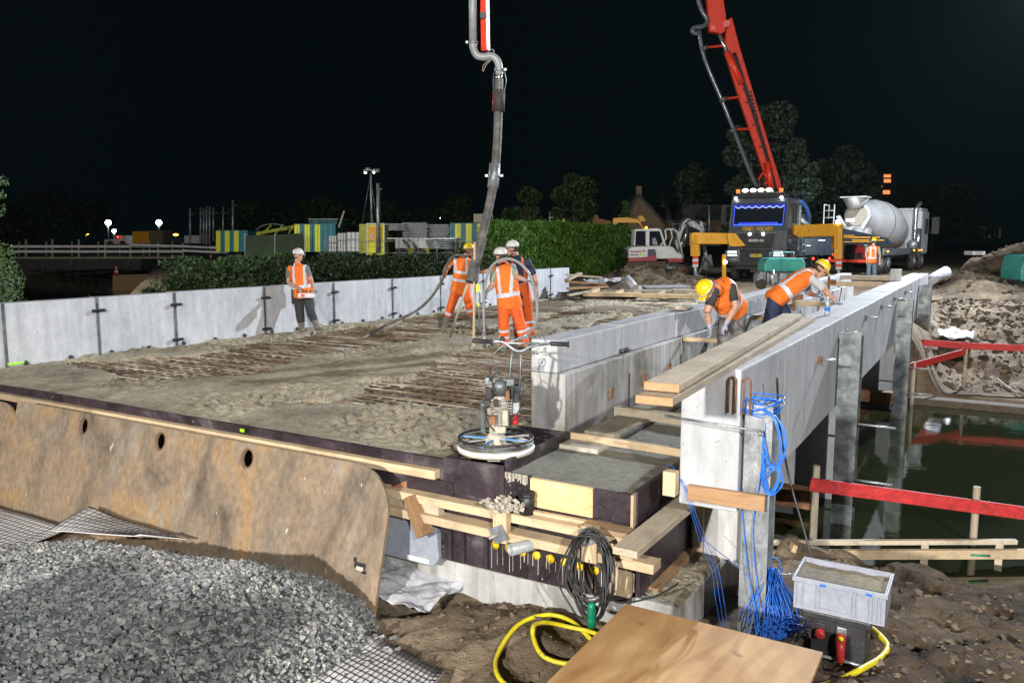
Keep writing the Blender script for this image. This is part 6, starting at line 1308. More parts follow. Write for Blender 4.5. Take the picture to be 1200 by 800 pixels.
b = MB(); b.tube(smooth_path([at(819, 36, 34), at(826, 70, 34), at(846, 118, 34), at(860, 153, 34), at(884, 213, 34.2), at(890, 216, 34.4)], 4), .085, 10); b.tube(smooth_path([at(814, -15, 34), at(822, 12, 34), at(829, 24, 34), at(824, 31, 34), at(813, 33, 34), at(812, 38, 34), at(819, 40, 34)], 4), .095, 10); b.build('delivery_pipe', M['anthracite'], bo)
for (x0, y0, x1, y1) in ((826, 56, 846, 54), (848, 116, 866, 114), (860, 152, 880, 151)):
    b = MB(); b.bar(at(x0, y0, 34.1), at(x1, y1, 34.5), .06, .09); b.build('pipe_bracket', M['red'], bo)
    b = MB(); b.lathe([(.15, -.08), (.17, 0), (.15, .08)], at(x0 - .5, y0 + 1, 34), at(820, 40, 34) - at(884, 213, 34), 12); b.build('pipe_coupling', M['galv_dark'], bo)
b = MB(); b.tube(smooth_path([at(889, 211, 34.2), at(894, 203, 34.3), at(900, 211, 34.3), at(896, 216, 34.3)], 4), .05, 6); b.build('loop_handle', M['red'], bo)
# boom tip above the crew, with the end hose
bp = thing('boom_tip', 'red boom tip and steel elbow hanging in from above with the thick end hose', 'concrete hose', at(575, 60, 14.6))
DT = 14.6
b = MB(); b.bar(at(567.5, -60, DT), at(569, 60, DT), .11, .13, 0, (0, 1, 0)); rt_ = b.build('tip_arm', M['red'], bp, bevel=.008)
b = MB(); b.bar(at(571.3, 26, DT - .07), at(571.5, 58, DT - .07), .018, .01, 0, (0, 1, 0)); b.build('white_stripe', M['white'], rt_)
b = MB(); b.obox(at(566.5, 18.5, DT - .1), rtv * .055, FH * .02, Vector((0, 0, .05))); b.build('control_box', M['black'], rt_)
b = MB(); b.tube([at(553.5, -70, DT), at(554, 0, DT), at(554.2, 48, DT)], .068, 16); b.build('steel_pipe', M['pvc'], bp)
b = MB(); b.tube(smooth_path([at(554.2, 48, DT), at(554.8, 57, DT), at(559, 65, DT), at(567, 67, DT), at(576, 66, DT), at(582.5, 71, DT), at(585, 80, DT), at(585, 88, DT)], 5), .066, 16); b.build('elbow', M['pvc'], bp)
for x, y, ax in ((554.3, 50, (0, 0, 1)), (585, 82, (0, 0, 1))):
    b = MB(); b.lathe([(.07, -.025), (.088, -.02), (.092, .02), (.07, .025)], at(x, y, DT), ax, 18); b.obox(at(x + (6.5 if x > 570 else -6.3), y, DT), rtv * .03, FH * .03, Vector((0, 0, .02))); b.build('coupling', M['galv'], bp)
b = MB(); b.tube([at(585, 84, DT), at(584.5, 97, DT)], .058, 16); b.build('hose_neck', M['chrome'], bp)
H_ = [(584.5, 92), (584.5, 105), (584, 131), (583, 160), (581, 192), (577, 222), (571, 252), (564, 280), (559, 297), (557, 303)]
DD = [14.6, 14.6, 14.6, 14.55, 14.5, 14.45, 14.4, 14.3, 14.25, 14.2]
b = MB(); b.tube(smooth_path([at(x, y, d_) for (x, y), d_ in zip(H_, DD)], 5), [.062] * 10 + [.085] * 5 + [.082] * 31, 16) if False else b.tube(smooth_path([at(x, y, d_) for (x, y), d_ in zip(H_, DD)], 5), .078, 16); b.build('end_hose', M['hose'], bp)
b = MB(); b.tube([at(584.6, 106, DT), at(584, 131, DT)], .112, 18); b.build('rubber_sleeve', M['rubber'], bp)
b = MB(); b.tube([at(577.5, 110, DT - .11), at(577.7, 130, DT - .11)], .008, 5); b.build('red_line', M['maroon'], bp)
for k in (-1, 0, 1):
    b = MB(); b.tube(smooth_path([at(585 + k * 6, 84, DT - .08), at(585.5 + k * 7.5, 95, DT - .09), at(584.5 + k * 6, 108, DT - .12)]), .008, 5); b.build('safety_chain', M['galv_dark'], bp)
b = MB(); b.tube(smooth_path([at(577, 68, DT), at(567, 76, DT), at(566, 84, DT), at(570, 76, DT), at(576, 70, DT)]), .007, 5); b.build('rope_loop', M['old_z'], bp); b = MB(); b.tube(smooth_path([at(571, 62, DT), at(576, 58, DT), at(579, 61, DT), at(573, 64, DT)]), .006, 5); b.build('hook', M['galv'], bp)
b = MB(); b.tube([at(579.8, 192, 14.47), at(579.0, 206, 14.46), at(577.4, 220, 14.44)], [.098, .100, .098], 18); b.build('hose_joiner', M['galv'], bp)
b = MB(); c = at(579, 206, 14.46); b.lathe([(.10, -.02), (.118, -.015), (.118, .015), (.10, .02)], c, (0.1, 0, 1), 18); b.obox(c - rtv * .13, rtv * .03, FH * .03, Vector((0, 0, .02))); b.obox(c + rtv * .13, rtv * .03, FH * .03, Vector((0, 0, .02))); b.build('joiner_clamp', M['galv'], bp)
b = MB(); e0, e1 = at(565, 279, 14.3), at(556, 330, 14.1); b.tube([at(564.5, 280, 14.3), at(559, 300, 14.25), at(552.5, 331, 14.1)], [.085, .10, .105], 16, caps=False); b.build('hose_mouth', M['hose'], bp)

# ============================================================ CONCRETE MIXER
g_ = .3
R0 = at(1000, 300, 40.5); R0.z = g_; F0 = at(1061, 300, 49.5); F0.z = g_; ax_ = (F0 - R0).normalized(); sd_ = Vector((ax_.y, -ax_.x, 0)); LN = (F0 - R0).length
mx = thing('mixer_truck', 'white concrete mixer truck backed up behind the pump truck', 'mixer truck', R0)
def Q(a, s, z): return R0 + ax_ * a + sd_ * s + Vector((0, 0, z))
def qbox(name, a0, a1, s0, s1, z0, z1, mat, parent=mx, bevel=0):
    b = MB(); b.obox(Q((a0 + a1) / 2, (s0 + s1) / 2, (z0 + z1) / 2), ax_ * ((a1 - a0) / 2), sd_ * ((s1 - s0) / 2), Vector((0, 0, (z1 - z0) / 2))); return b.build(name, mat, parent, bevel=bevel)
da, dbv = Q(.3, 0, 2.95), Q(LN * .74, 0, 2.0); dax = (dbv - da); DL = dax.length
b = MB(); b.lathe([(.50, 0), (.62, .02), (.62, .08), (.78, DL * .12), (1.22, DL * .34), (1.31, DL * .45), (1.29, DL * .58), (1.10, DL * .78), (.72, DL * .97), (.3, DL)], da, dax, 32); dr = b.build('drum', M['drum'], mx)
for h, r_ in ((DL * .33, 1.215), (DL * .565, 1.30)): b = MB(); b.lathe([(r_ - .01, h - .03), (r_ + .015, h - .03), (r_ + .015, h + .03), (r_ - .01, h + .03)], da, dax, 32); b.build('drum_ring', M['galv_dark'], dr)
b = MB(); b.lathe([(.45, -.02), (.47, -.03), (.55, -.02), (.55, .02)], da, dax, 24); b.build('drum_mouth', M['caked'], dr); b = MB(); b.lathe([(.0, .05), (.46, .05)], da, dax, 24); b.build('drum_dark_inside', M['joint'], dr)
b = MB(); c = Q(-.1, 0, 3.55); b.lathe([(.34, -.28), (.62, .22), (.60, .24), (.30, -.26)], c, (0, 0, 1), 4); b.build('feed_hopper', M['drum'], mx)
qbox('hopper_lid', -.6, .3, -.62, .62, 3.80, 3.86, M['drum'])
b = MB(); b.prism([(-.85, 0), (-.45, -.7), (.45, -.7), (.85, 0), (.7, .05), (.35, -.5), (-.35, -.5), (-.7, .05)], Q(-.35, 0, 2.9), sd_, (0, 0, 1), ax_ * .25); b.build('discharge_collar', M['drum'], mx, bevel=.01)
b = MB(); b.tube([Q(-.4, .2, 2.2), Q(-.9, .6, 1.7), Q(-1.0, .9, 1.4)], [.26, .2, .16], 10); b.build('discharge_chute', M['drum'], mx)
b = MB(); ppoly(b, [(985, 262), (1011, 245), (1019, 252), (1006, 268)], 41.4, .06); b.build('support_panel', M['drum'], mx)
lad = MB()
for s in (-1.45, -.95): lad.tube([Q(-.3, s, .9), Q(-.3, s, 3.5)], .03, 6)
for z in np.arange(1.1, 3.5, .35): lad.tube([Q(-.3, -1.45, z), Q(-.3, -.95, z)], .02, 5)
lad.tube([Q(-.3, -1.45, 3.5), Q(.5, -1.45, 3.5), Q(.5, -1.45, 2.8)], .03, 6); lad.build('ladder', M['white'], mx)
qbox('chassis', -.2, LN - .3, -.5, .5, .75, 1.1, M['blackmetal']); qbox('rear_crossbeam', -.35, -.2, -1.2, 1.2, .62, .75, M['red']); qbox('rear_box', -.2, .5, -.9, .9, .8, 1.9, M['maroon']); qbox('drum_pedestal', .5, 1.2, -.5, .5, 1.1, 2.3, M['drum']); qbox('front_pedestal', LN * .66, LN * .72, -.6, .6, 1.1, 2.2, M['drum'])
b = MB(); b.lathe([(.0, 0), (.16, .0), (.3, .02), (.36, .1), (.36, .22), (0, .22)], Q(-.36, -.2, 1.25), ax_, 18); b.build('spare_wheel', M['rubber'], mx)
qbox('side_guard', 1.0, LN * .6, 1.12, 1.22, .95, 1.3, M['galv'])
mc = qbox('cab', LN - 2.0, LN, -1.2, 1.2, .9, 3.45, M['white'], mx, .12); qbox('cab_window', LN - 1.3, LN - .35, 1.19, 1.215, 2.1, 3.0, M['glass_dark'], mc); qbox('cab_roof_edge', LN - 1.9, LN - .1, -1.1, 1.1, 3.45, 3.6, M['white'], mc, .05)
b = MB(); b.tube(smooth_path([Q(LN - 2.2, .9, 1.3), Q(LN - 2.2, .9, 3.3), Q(LN - 2.2, .95, 3.65), Q(LN - 2.4, 1.15, 3.85)]), .11, 10); b.build('exhaust_stack', M['chrome'], mx)
qbox('mirror', LN + .05, LN + .15, 1.35, 1.75, 2.1, 3.1, M['blackmetal'], mc); b = MB(); b.tube([Q(LN, 1.2, 3.0), Q(LN + .1, 1.6, 3.15)], .03, 6); b.tube([Q(LN, 1.2, 2.2), Q(LN + .1, 1.6, 2.1)], .03, 6); b.build('mirror_arm', M['blackmetal'], mc)
b = MB(); b.lathe([(.0, 0), (.26, .02), (.3, .15), (.3, .75), (.26, .9), (0, .92)], Q(LN - 3.4, 1.0, 1.45), ax_, 18); b.build('air_tank', M['galv'], mx); b = MB(); b.tube([Q(LN - 2.5, 1.15, .8), Q(LN - 2.5, 1.15, 2.4)], .17, 10); b.build('silencer', M['chrome'], mx)
for a_ in (.9, 2.3, LN - 4.0, LN - 2.3, LN - .9) if False else (.8, 2.2, LN - 3.2, LN - 1.2):
    for s in (-1, 1):
        b = MB(); b.lathe([(0, .02), (.22, 0), (.28, .07), (.48, .05), (.52, .1), (.52, .28), (.48, .32), (0, .32)], Q(a_, 1.22 * s, .52), -sd_ * s, 22); wo = b.build('wheel', M['rubber'], mx); b = MB(); b.lathe([(0, -.02), (.13, -.02), (.15, .03), (.28, .01), (.29, .06)], Q(a_, 1.225 * s, .52), -sd_ * s, 16); b.build('rim', M['galv'], wo)
        b = MB(); ar = [Q(a_ + .62 * math.cos(t), 1.05 * s, .52 + .62 * math.sin(t)) for t in np.linspace(.1, math.pi - .1, 9)]; b.tube(ar, .05, 6); b.build('mudguard', M['blackmetal'], mx)
M['amber'] = emis('amber_marker_glass', (1, .35, .03), 3)
for a_ in (1.6, LN - 3.8, LN - 2.6, LN - 1.9): b = MB(); b.ball(Q(a_, 1.24, 1.15), .055, 8); b.build('amber_marker', M['amber'], mx)
for s in (-.9, -.75): b = MB(); b.ball(Q(-.38, s, 1.0), .06, 8); b.build('tail_lamp', emis('tail_lamp_glass', (1, .04, .03), 3), mx)
b = MB(); b.box(Q(-.39, -.45, 2.62) - Vector((.02, .02, 0)), Q(-.39, .35, 2.62) + Vector((.02, .02, .16))); 
P1('paper_sign', mx, M['paper'], (991, 1002, 256, 260), 40.0, .02)

# ============================================================ WHITE EXCAVATOR
D = 34.5; ex = thing('white_excavator', 'small white excavator with dark red trim and grey muddy arm', 'excavator', at(768, 318, D))
up_ = P1('upper_body', ex, M['white'], [(737, 291), (741, 289), (768, 288), (785, 288), (790, 290), (794, 296), (800, 298), (802, 304), (736, 303)], D, 1.6, .06)
P1('red_trim', up_, M['maroon'], [(736, 302.5), (769, 300.5), (769, 306), (736, 307)], D - .03, 1.66, .02); P1('red_trim', up_, M['maroon'], (783, 801.5, 303, 307.5), D - .02, 1.5, .02)
P1('vent_panel', up_, M['navy'], [(759.5, 292), (768, 292), (769, 299.5), (759, 300)], D - .05, .06)
P1('red_panel', up_, M['maroon'], [(759, 299.5), (769, 299.5), (769.5, 305.5), (759, 306)], D - .055, .06)
text('VERBRUGH', at(740.5, 296.6, D - .04), rtv, (0, 0, 1), .055, M['maroon'], up_, width=.44) if False else None
b = MB()
for k in range(8): prect(b, 738.5 + k * 1.7, 738.5 + k * 1.7 + 1.1, 293.8, 295.6, D - .04, .02)
prect(b, 753.2, 755.8, 293.2, 294.8, D - .04, .02); b.build('dark_lettering', M['maroon'], up_)
b = MB()
for k in range(6): prect(b, 739.3 + k * 1.5, 739.3 + k * 1.5 + 1.0, 297.6, 299.2, D - .04, .02)
b.build('grey_lettering', M['ink'], up_); P1('green_leaf_logo', up_, M['lime'], [(749, 299.6), (749.6, 297.6), (751.6, 296.6), (752.8, 297), (752.2, 299), (751, 299.8)], D - .04, .02)
cf = MB()
for pts in ([(743, 288), (744, 270), (745.2, 270), (744.3, 288)], [(744, 270.8), (744.5, 269.2), (770, 268.3), (774, 269.5), (774, 271)], [(757, 270), (761, 270), (761, 288), (757, 288)], [(773, 270), (774.6, 269.6), (780, 286), (780, 288.5), (778.6, 288.5)]): ppoly(cf, pts, D, .9)
cf.build('cab_frame', M['white'], up_); 
P1('cab_glass', up_, M['glass_dark'], [(745, 271), (757, 271), (757, 287), (745, 287)], D + .1, .6); P1('cab_glass', up_, M['glass_dark'], [(761, 271), (773, 271), (778, 287), (761, 287)], D + .1, .6)
P1('cab_seat', up_, M['galv_dark'], [(764, 280), (768, 278), (770, 284), (771, 287), (765, 287)], D + .05, .3)
P1('cab_roof', up_, M['white'], [(743.5, 270.3), (745, 268.6), (770, 267.6), (775, 269), (774.5, 270.6)], D - .03, 1.2)
b = MB()
for dd in (0, 1.0): b.tube([at(774, 288, D + dd), at(781, 279, D + dd), at(779.5, 270, D + dd), at(781, 268.6, D + dd), at(790, 268.6, D + dd), at(793, 271, D + dd), at(801, 301, D + dd)], .035, 6); b.tube([at(784, 288, D + dd), at(788, 278, D + dd), at(786, 269, D + dd)], .03, 6)
b.build('guard_frame', M['white'], up_)
tk_ = P1('track', ex, M['rubber'], [(784, 312), (788, 309.5), (806, 310), (809, 313), (809, 319), (805, 321), (788, 321), (784, 318)], D, .45, .03); P1('track', ex, M['rubber'], [(745, 312), (749, 309.5), (780, 310), (783, 313), (783, 319), (780, 321), (749, 321), (745, 318)], D + 1.4, .45, .03)
for x in (790, 797, 804): b = MB(); c = at(x, 316, D - .03); b.lathe([(0, 0), (.13, 0), (.13, .06)], c, FH, 12); b.build('track_roller', M['rust'], tk_)
P1('dozer_blade', ex, M['mud'], [(734.5, 307.5), (781, 306), (782, 317), (734.5, 318)], D - .5, .12, .02); P1('blade_arm', ex, M['galv_dark'], (776, 792, 312, 315), D - .4, .5); P1('underframe', ex, M['galv_dark'], (760, 795, 307, 312), D + .4, .8)
am = P1('boom', ex, M['galv'], [(795, 300), (791, 283), (798, 262), (806, 255.5), (809, 257), (801, 270), (796.5, 284), (800, 300)], D + .3, .3, .02)
P1('dipper', am, M['galv'], [(803, 257), (808, 256), (824, 261), (824, 270), (820, 270), (806, 264)], D + .3, .28, .02); P1('dipper_link', am, M['galv'], [(820, 259), (823, 259.5), (826, 270), (824, 275), (820, 272)], D + .25, .35, .01)
P1('lower_arm', am, M['galv'], [(820, 270), (824, 270), (832, 313), (828, 316), (825, 300)], D + .2, .25, .02)
for (a, c) in (((793, 299), (804, 272)), ((801, 290), (806, 262))): b = MB(); b.tube([at(*a, D + .15), at(*c, D + .15)], .06, 8); b.build('ram', M['chrome'], am)
b = MB(); b.tube(smooth_path([at(803, 262, D + .1), at(812, 257, D + .1), at(820, 262, D + .1)]), .03, 5); b.tube(smooth_path([at(797, 270, D + .1), at(800, 258, D + .1), at(806, 255, D + .1)]), .03, 5); b.build('hydraulic_line', M['black'], am)
P1('quick_hitch', ex, M['galv_dark'], [(824, 300), (834, 298), (836, 312), (828, 318), (821, 314)], D + .1, .5, .02)
b = MB(); b.ball(at(757.3, 267, D + .4), .07, 8); b.build('beacon', M['amber'], up_)
ye = thing('yellow_excavator', 'yellow excavator arm showing above the hedge', 'excavator', at(725, 280, 44))
P1('boom', ye, M['yellow'], [(717, 272), (719, 255.5), (735, 254.5), (748, 257), (752, 264), (757, 268.5), (755, 270), (748, 261.5), (724, 261), (722, 272)], 44, .4, .02); P1('bucket', ye, M['yellow'], [(748, 256), (749, 252.5), (753, 253), (757, 257), (756, 260), (752, 259.5), (751, 262)], 43.9, .6, .02)
P1('rear_arm', ye, M['rust'], [(694, 264), (697, 252), (700, 251), (702, 256), (716, 259), (716, 264), (705, 265)], 44.4, .5, .02); P1('cylinder', ye, M['galv'], [(721, 261), (723, 261), (724, 271), (722, 271)], 43.95, .1); P1('cab', ye, M['yellow'], (712, 738, 268, 292), 44.5, 2.0, .05)
y2 = thing('lime_excavator', 'lime yellow machine arm just above the hedge', 'excavator', at(665, 280, 47)); P1('arm', y2, M['yel_dim'], [(654, 264), (660, 256.5), (662, 256), (662, 259.5), (667, 262), (676, 263.5), (676, 267), (654, 267)], 47, .4, .02); P1('cab', y2, M['yel_dim'], (652, 682, 266, 290), 47.4, 2, .03)

# ============================================================ TEAL SCREED UNIT ON THE DECK END
D = 26.5; tu = thing('teal_pump_unit', 'teal tank unit with a grey engine base behind the leaning worker', 'machine', at(918, 340, D))
P1('tank', tu, M['teal'], [(896, 309), (900, 302.5), (940, 302.5), (944, 307), (944, 318), (896, 318)], D, .8, .04); P1('tank_seam', tu, M['teal_dark'], (915.5, 916.2, 303, 318), D - .02, .03); 
b = MB()
for dd in (.1, .7):
    for x in (902, 915, 930): b.tube([at(x, 302, D + dd), at(x, 295.5, D + dd)], .018, 5)
    b.tube([at(902, 295.5, D + dd), at(930, 295.5, D + dd)], .018, 5)
b.build('guard_rail', M['teal'], tu); P1('engine_base', tu, M['galv_dark'], (898, 943, 318, 333), D + .1, .7, .03)
for x0, x1 in ((899, 903), (906, 911), (914, 922), (926, 934)): P1('engine_block', tu, M['galv'], (x0, x1, 320, 331), D, .1, .01)
b = MB(); b.cyl(at(905, 333, D - .1), at(905, 317, D - .1), .07, n=12); b.build('filter_can', M['chrome'], tu)
for x in (893, 940): b = MB(); b.lathe([(0, 0), (.14, 0), (.17, .04), (.17, .14), (0, .14)], at(x, 333, D), FH, 16); b.build('wheel', M['rubber'], tu)
P1('cab_step', tu, M['galv'], [(888, 322), (892, 318), (898, 318), (898, 334), (888, 334)], D + .05, .5, .03)

# ============================================================ TIMBER HEAP AND BOARDS AT THE END OF THE DECK
ends = [((664, 322), (704, 325), 27.6, 'topmost splintered board of the scrap heap by the wall end'), ((663, 330), (710, 333), 27.3, 'second board of the scrap heap by the wall end'), ((665, 338), (712, 336), 27.1, 'third board of the scrap heap by the wall end'), ((666, 346), (698, 340), 26.8, 'lowest board of the scrap heap by the wall end'), ((664, 328), (680, 320), 27.4, 'short board sticking up from the scrap heap'), ((690, 343), (700, 338), 26.6, 'short offcut in front of the scrap heap')]
for a, c, D_, l in ends: timber(l, at(*a, D_), at(*c, D_ + .4), .22, .06, M['brown_x' if 'second' in l or 'third' in l else 'old_x'], group='scrap timber by the wall end')
for x0, x1, y, D_, l in ((683, 752, 344.5, 26.2, 'left long kerb timber across the far end of the deck'), (752, 818, 346.5, 26.3, 'right long kerb timber across the far end of the deck'), (690, 800, 341.5, 27.4, 'flat weathered board behind the kerb timbers'), (788, 822, 341, 27.0, 'short dark board behind the crouching worker')):
    timber(l, at(x0, y, D_), at(x1, y + .8, D_), .35, .13, M['old_x' if 'long' not in l else 'pine_x'], group='timbers across the deck end')
for px, py, l in ((697, 341, 'torn off pine block on the left kerb timber'), (725, 342, 'tilted pine wedge with an orange tip on the kerb timber'), (745, 342.5, 'pale pine wedge near the middle of the kerb timbers'), (774, 343.5, 'pale pine wedge left of the yellow helmet'), (806, 346, 'pale pine wedge right behind the yellow helmet')):
    timber(l, at(px - 4, py + 1.5, 26.2), at(px + 5, py - 2, 26.3), .12, .08, M['pine_x'], group='pine wedges')
P1('gravel_strip', None, M['st1'], [(758, 337), (810, 336), (812, 340.5), (756, 341)], 28.5, 1.5, label='strip of pale gravel before the small excavator', cat='gravel')
c = at(716, 329, 28.5); V, Fq = grid_mesh(np.linspace(c.x - 1.6, c.x + 1.5, 30), np.linspace(c.y - 1, c.y + 1, 24), lambda X, Y: .15 + .55 * np.exp(-((X - c.x) / 1.0) ** 2 - ((Y - c.y) / .6) ** 2) + fbm(X, Y, 3, 3) * .12); np_mesh('mud_heap', V, Fq, M['mud'], smooth=True, label='dark mud heap beside the small excavator', cat='mud heap')
rumple('heap_sheet', c.x - .8, c.x + .6, c.y - .7, c.y - .1, .55, .16, M['sheet'], n=24, sc=4, label='pale plastic sheet thrown over the dark mud heap', cat='plastic sheet')
b = MB(); b.tube([at(735, 326, 27.6), at(744, 337, 27.2)], .13, 10); b.build('sheet_roll', M['sheet'], label='short rolled pale sheet before the dark mud heap', cat='plastic roll')
P1('paint_can', None, M['white'], (748, 752, 335, 340), 27.0, .12, .02, label='small paint can with coloured label on the deck end', cat='can')

for k, (o1, o2) in enumerate(((2.2, .02), (3.6, .06), (5.0, .03))):
    b = MB(); b.tube(smooth_path([at(857 + o1, 62, 34.5), at(868 + o1, 96, 34.45), at(876 + o1, 122, 34.5), at(886 + o1, 152, 34.44), at(896 + o1, 186, 34.5), at(906 + o1, 224, 34.45)], 4), .022, 5); b.build('hydraulic_hose', M['black'], bo)
for (x, y) in ((859, 70), (866, 92), (874, 120), (882, 146), (890, 172), (898, 198)):
    b = MB(); b.obox(at(x + 3.5, y, 34.47), rtv * .13, FH * .02, Vector((0, 0, .02))); b.build('hose_clamp', M['blackmetal'], bo)
# ============================================================ PEOPLE
M['skin'] = surf('skin', [(0.42, 0.22, 0.15), (0.52, 0.29, 0.20)], 8, 0.55, bs=0.05)
M['hivis'] = surf('orange_hi_vis_cloth', [(0.78, 0.15, 0.012), (0.93, 0.21, 0.02)], 5, 0.75, bs=0.9, bd=0.06, bscale=7, spots=((0.42, 0.22, 0.10), 7, 0.66))
M['hivis_red'] = surf('orange_work_trousers', [(0.70, 0.10, 0.012), (0.88, 0.15, 0.02)], 5, 0.75, bs=0.9, bd=0.07, bscale=6.5, spots=((0.40, 0.22, 0.12), 6, 0.64))
M['reflex'] = surf('reflective_tape', [(0.52, 0.56, 0.64), (0.66, 0.69, 0.76)], 9, 0.5, bs=0.2)
M['cloth_navy'] = surf('navy_cloth', [(0.012, 0.018, 0.05), (0.025, 0.035, 0.09)], 5, 0.8, bs=0.5, bd=0.02, bscale=10)
M['cloth_dark'] = surf('dark_grey_cloth', [(0.016, 0.018, 0.019), (0.045, 0.047, 0.05)], 5, 0.85, bs=0.5, bd=0.02, bscale=10)
M['cloth_splash'] = surf('cement_stained_cloth', [(0.03, 0.032, 0.034), (0.08, 0.08, 0.08), (0.25, 0.24, 0.23)], 7, 0.85, bs=0.5, bd=0.02, bscale=10)
M['cloth_white'] = surf('grey_white_tee', [(0.42, 0.43, 0.44), (0.55, 0.56, 0.57)], 5, 0.85, bs=0.5, bd=0.015, bscale=10)
M['cloth_grey'] = surf('grey_tee', [(0.12, 0.12, 0.13), (0.18, 0.18, 0.19)], 5, 0.85, bs=0.4, bd=0.015, bscale=10)
M['cloth_sage'] = surf('sage_tee', [(0.26, 0.30, 0.24), (0.34, 0.38, 0.31)], 5, 0.85, bs=0.4, bd=0.015, bscale=10)
M['jeans'] = surf('blue_jeans', [(0.08, 0.12, 0.17), (0.16, 0.21, 0.27)], 6, 0.85, bs=0.4)
M['boot_grey'] = surf('cement_covered_boots', [(0.09, 0.085, 0.07), (0.20, 0.19, 0.16)], 9, 0.9, bs=0.5)
M['boot_brown'] = surf('muddy_boots', [(0.07, 0.045, 0.03), (0.13, 0.09, 0.06)], 9, 0.9, bs=0.5)
M['glove_grey'] = surf('grey_work_gloves', [(0.24, 0.25, 0.29), (0.34, 0.35, 0.40)], 9, 0.8, bs=0.3)
M['glove_lilac'] = surf('lilac_work_gloves', [(0.32, 0.31, 0.40), (0.42, 0.41, 0.52)], 9, 0.8, bs=0.3)
M['helm_white'] = surf('white_helmet', [(0.50, 0.50, 0.48), (0.62, 0.62, 0.60)], 5, 0.35, bs=0.03); M['helm_yel'] = surf('yellow_helmet', [(0.82, 0.56, 0.01), (0.88, 0.64, 0.02)], 5, 0.3, bs=0.03)
M['hair'] = surf('dark_hair', [(0.02, 0.014, 0.01), (0.05, 0.035, 0.025)], 20, 0.8, bs=0.3)
def ring_limb(mb, pts, rad, side, n=12, mi=0):
    "closed rounded tube through pts; rad = [(a along side, b across)]; rounded caps"
    pts = [Vector(p) for p in pts]; P = []; R_ = []
    d0 = (pts[1] - pts[0]).normalized(); d1 = (pts[-1] - pts[-2]).normalized()
    r0 = min(rad[0]); r1 = min(rad[-1])
    for t in (0.02, 0.5, 0.85): P.append(pts[0] - d0 * r0 * (1 - t) ** .5 * .8); R_.append((rad[0][0] * math.sin(t * 1.57) ** .7, rad[0][1] * math.sin(t * 1.57) ** .7))
    P += pts; R_ += list(rad)
    for t in (0.85, 0.5, 0.02): P.append(pts[-1] + d1 * r1 * (1 - t) ** .5 * .8); R_.append((rad[-1][0] * math.sin(t * 1.57) ** .7, rad[-1][1] * math.sin(t * 1.57) ** .7))
    base = len(mb.v); S_ = Vector(side)
    for i, p in enumerate(P):
        t = (P[min(i + 1, len(P) - 1)] - P[max(i - 1, 0)]).normalized(); s = (S_ - t * S_.dot(t))
        if s.length < .05: s = perp(t)[0]
        s.normalize(); w = t.cross(s)
        for k in range(n):
            a = 2 * math.pi * k / n; mb.v.append(tuple(p + s * (R_[i][0] * math.cos(a)) + w * (R_[i][1] * math.sin(a))))
    N = len(P)
    for i in range(N - 1):
        for k in range(n):
            k2 = (k + 1) % n; mb.f.append([base + i * n + k, base + i * n + k2, base + (i + 1) * n + k2, base + (i + 1) * n + k]); mb.m.append(mi); mb.sm.append(True)
    mb.f.append([base + k for k in range(n)][::-1]); mb.m.append(mi); mb.sm.append(True); mb.f.append([base + (N - 1) * n + k for k in range(n)]); mb.m.append(mi); mb.sm.append(True)
def fuse(mb, name, mats, parent, voxel, classify=None, smooth_it=3, label=None):
    "weld overlapping closed shapes into ONE continuous skin (voxel remesh), smooth it and keep the result as a plain mesh"
    o = mb.build(name, mats, parent); md = o.modifiers.new('weld', 'REMESH'); md.mode = 'VOXEL'; md.voxel_size = voxel; md.use_smooth_shade = True
    if smooth_it: s = o.modifiers.new('smooth', 'SMOOTH'); s.factor = 0.5; s.iterations = smooth_it
    bpy.context.view_layer.update(); me = bpy.data.meshes.new_from_object(o.evaluated_get(bpy.context.evaluated_depsgraph_get())); o.modifiers.clear(); old = o.data; o.data = me; bpy.data.meshes.remove(old)
    me.materials.clear()
    for m_ in (mats if isinstance(mats, (list, tuple)) else [mats]): me.materials.append(m_)
    if classify is not None:
        n = len(me.polygons); c = np.zeros(n * 3); me.polygons.foreach_get('center', c); c = c.reshape(-1, 3) + np.array(wloc(parent)); me.polygons.foreach_set('material_index', classify(c).astype(np.int32))
    else: me.polygons.foreach_set('material_index', np.zeros(len(me.polygons), dtype=np.int32))
    me.polygons.foreach_set('use_smooth', np.ones(len(me.polygons), bool)); me.update()
    if label: o['label'] = label
    return o
def segdist(c, a, b):
    a, b = np.array(a), np.array(b); ab = b - a; t = np.clip(((c - a) @ ab) / (ab @ ab), 0, 1); return np.linalg.norm(c - (a + t[:, None] * ab), axis=1), t
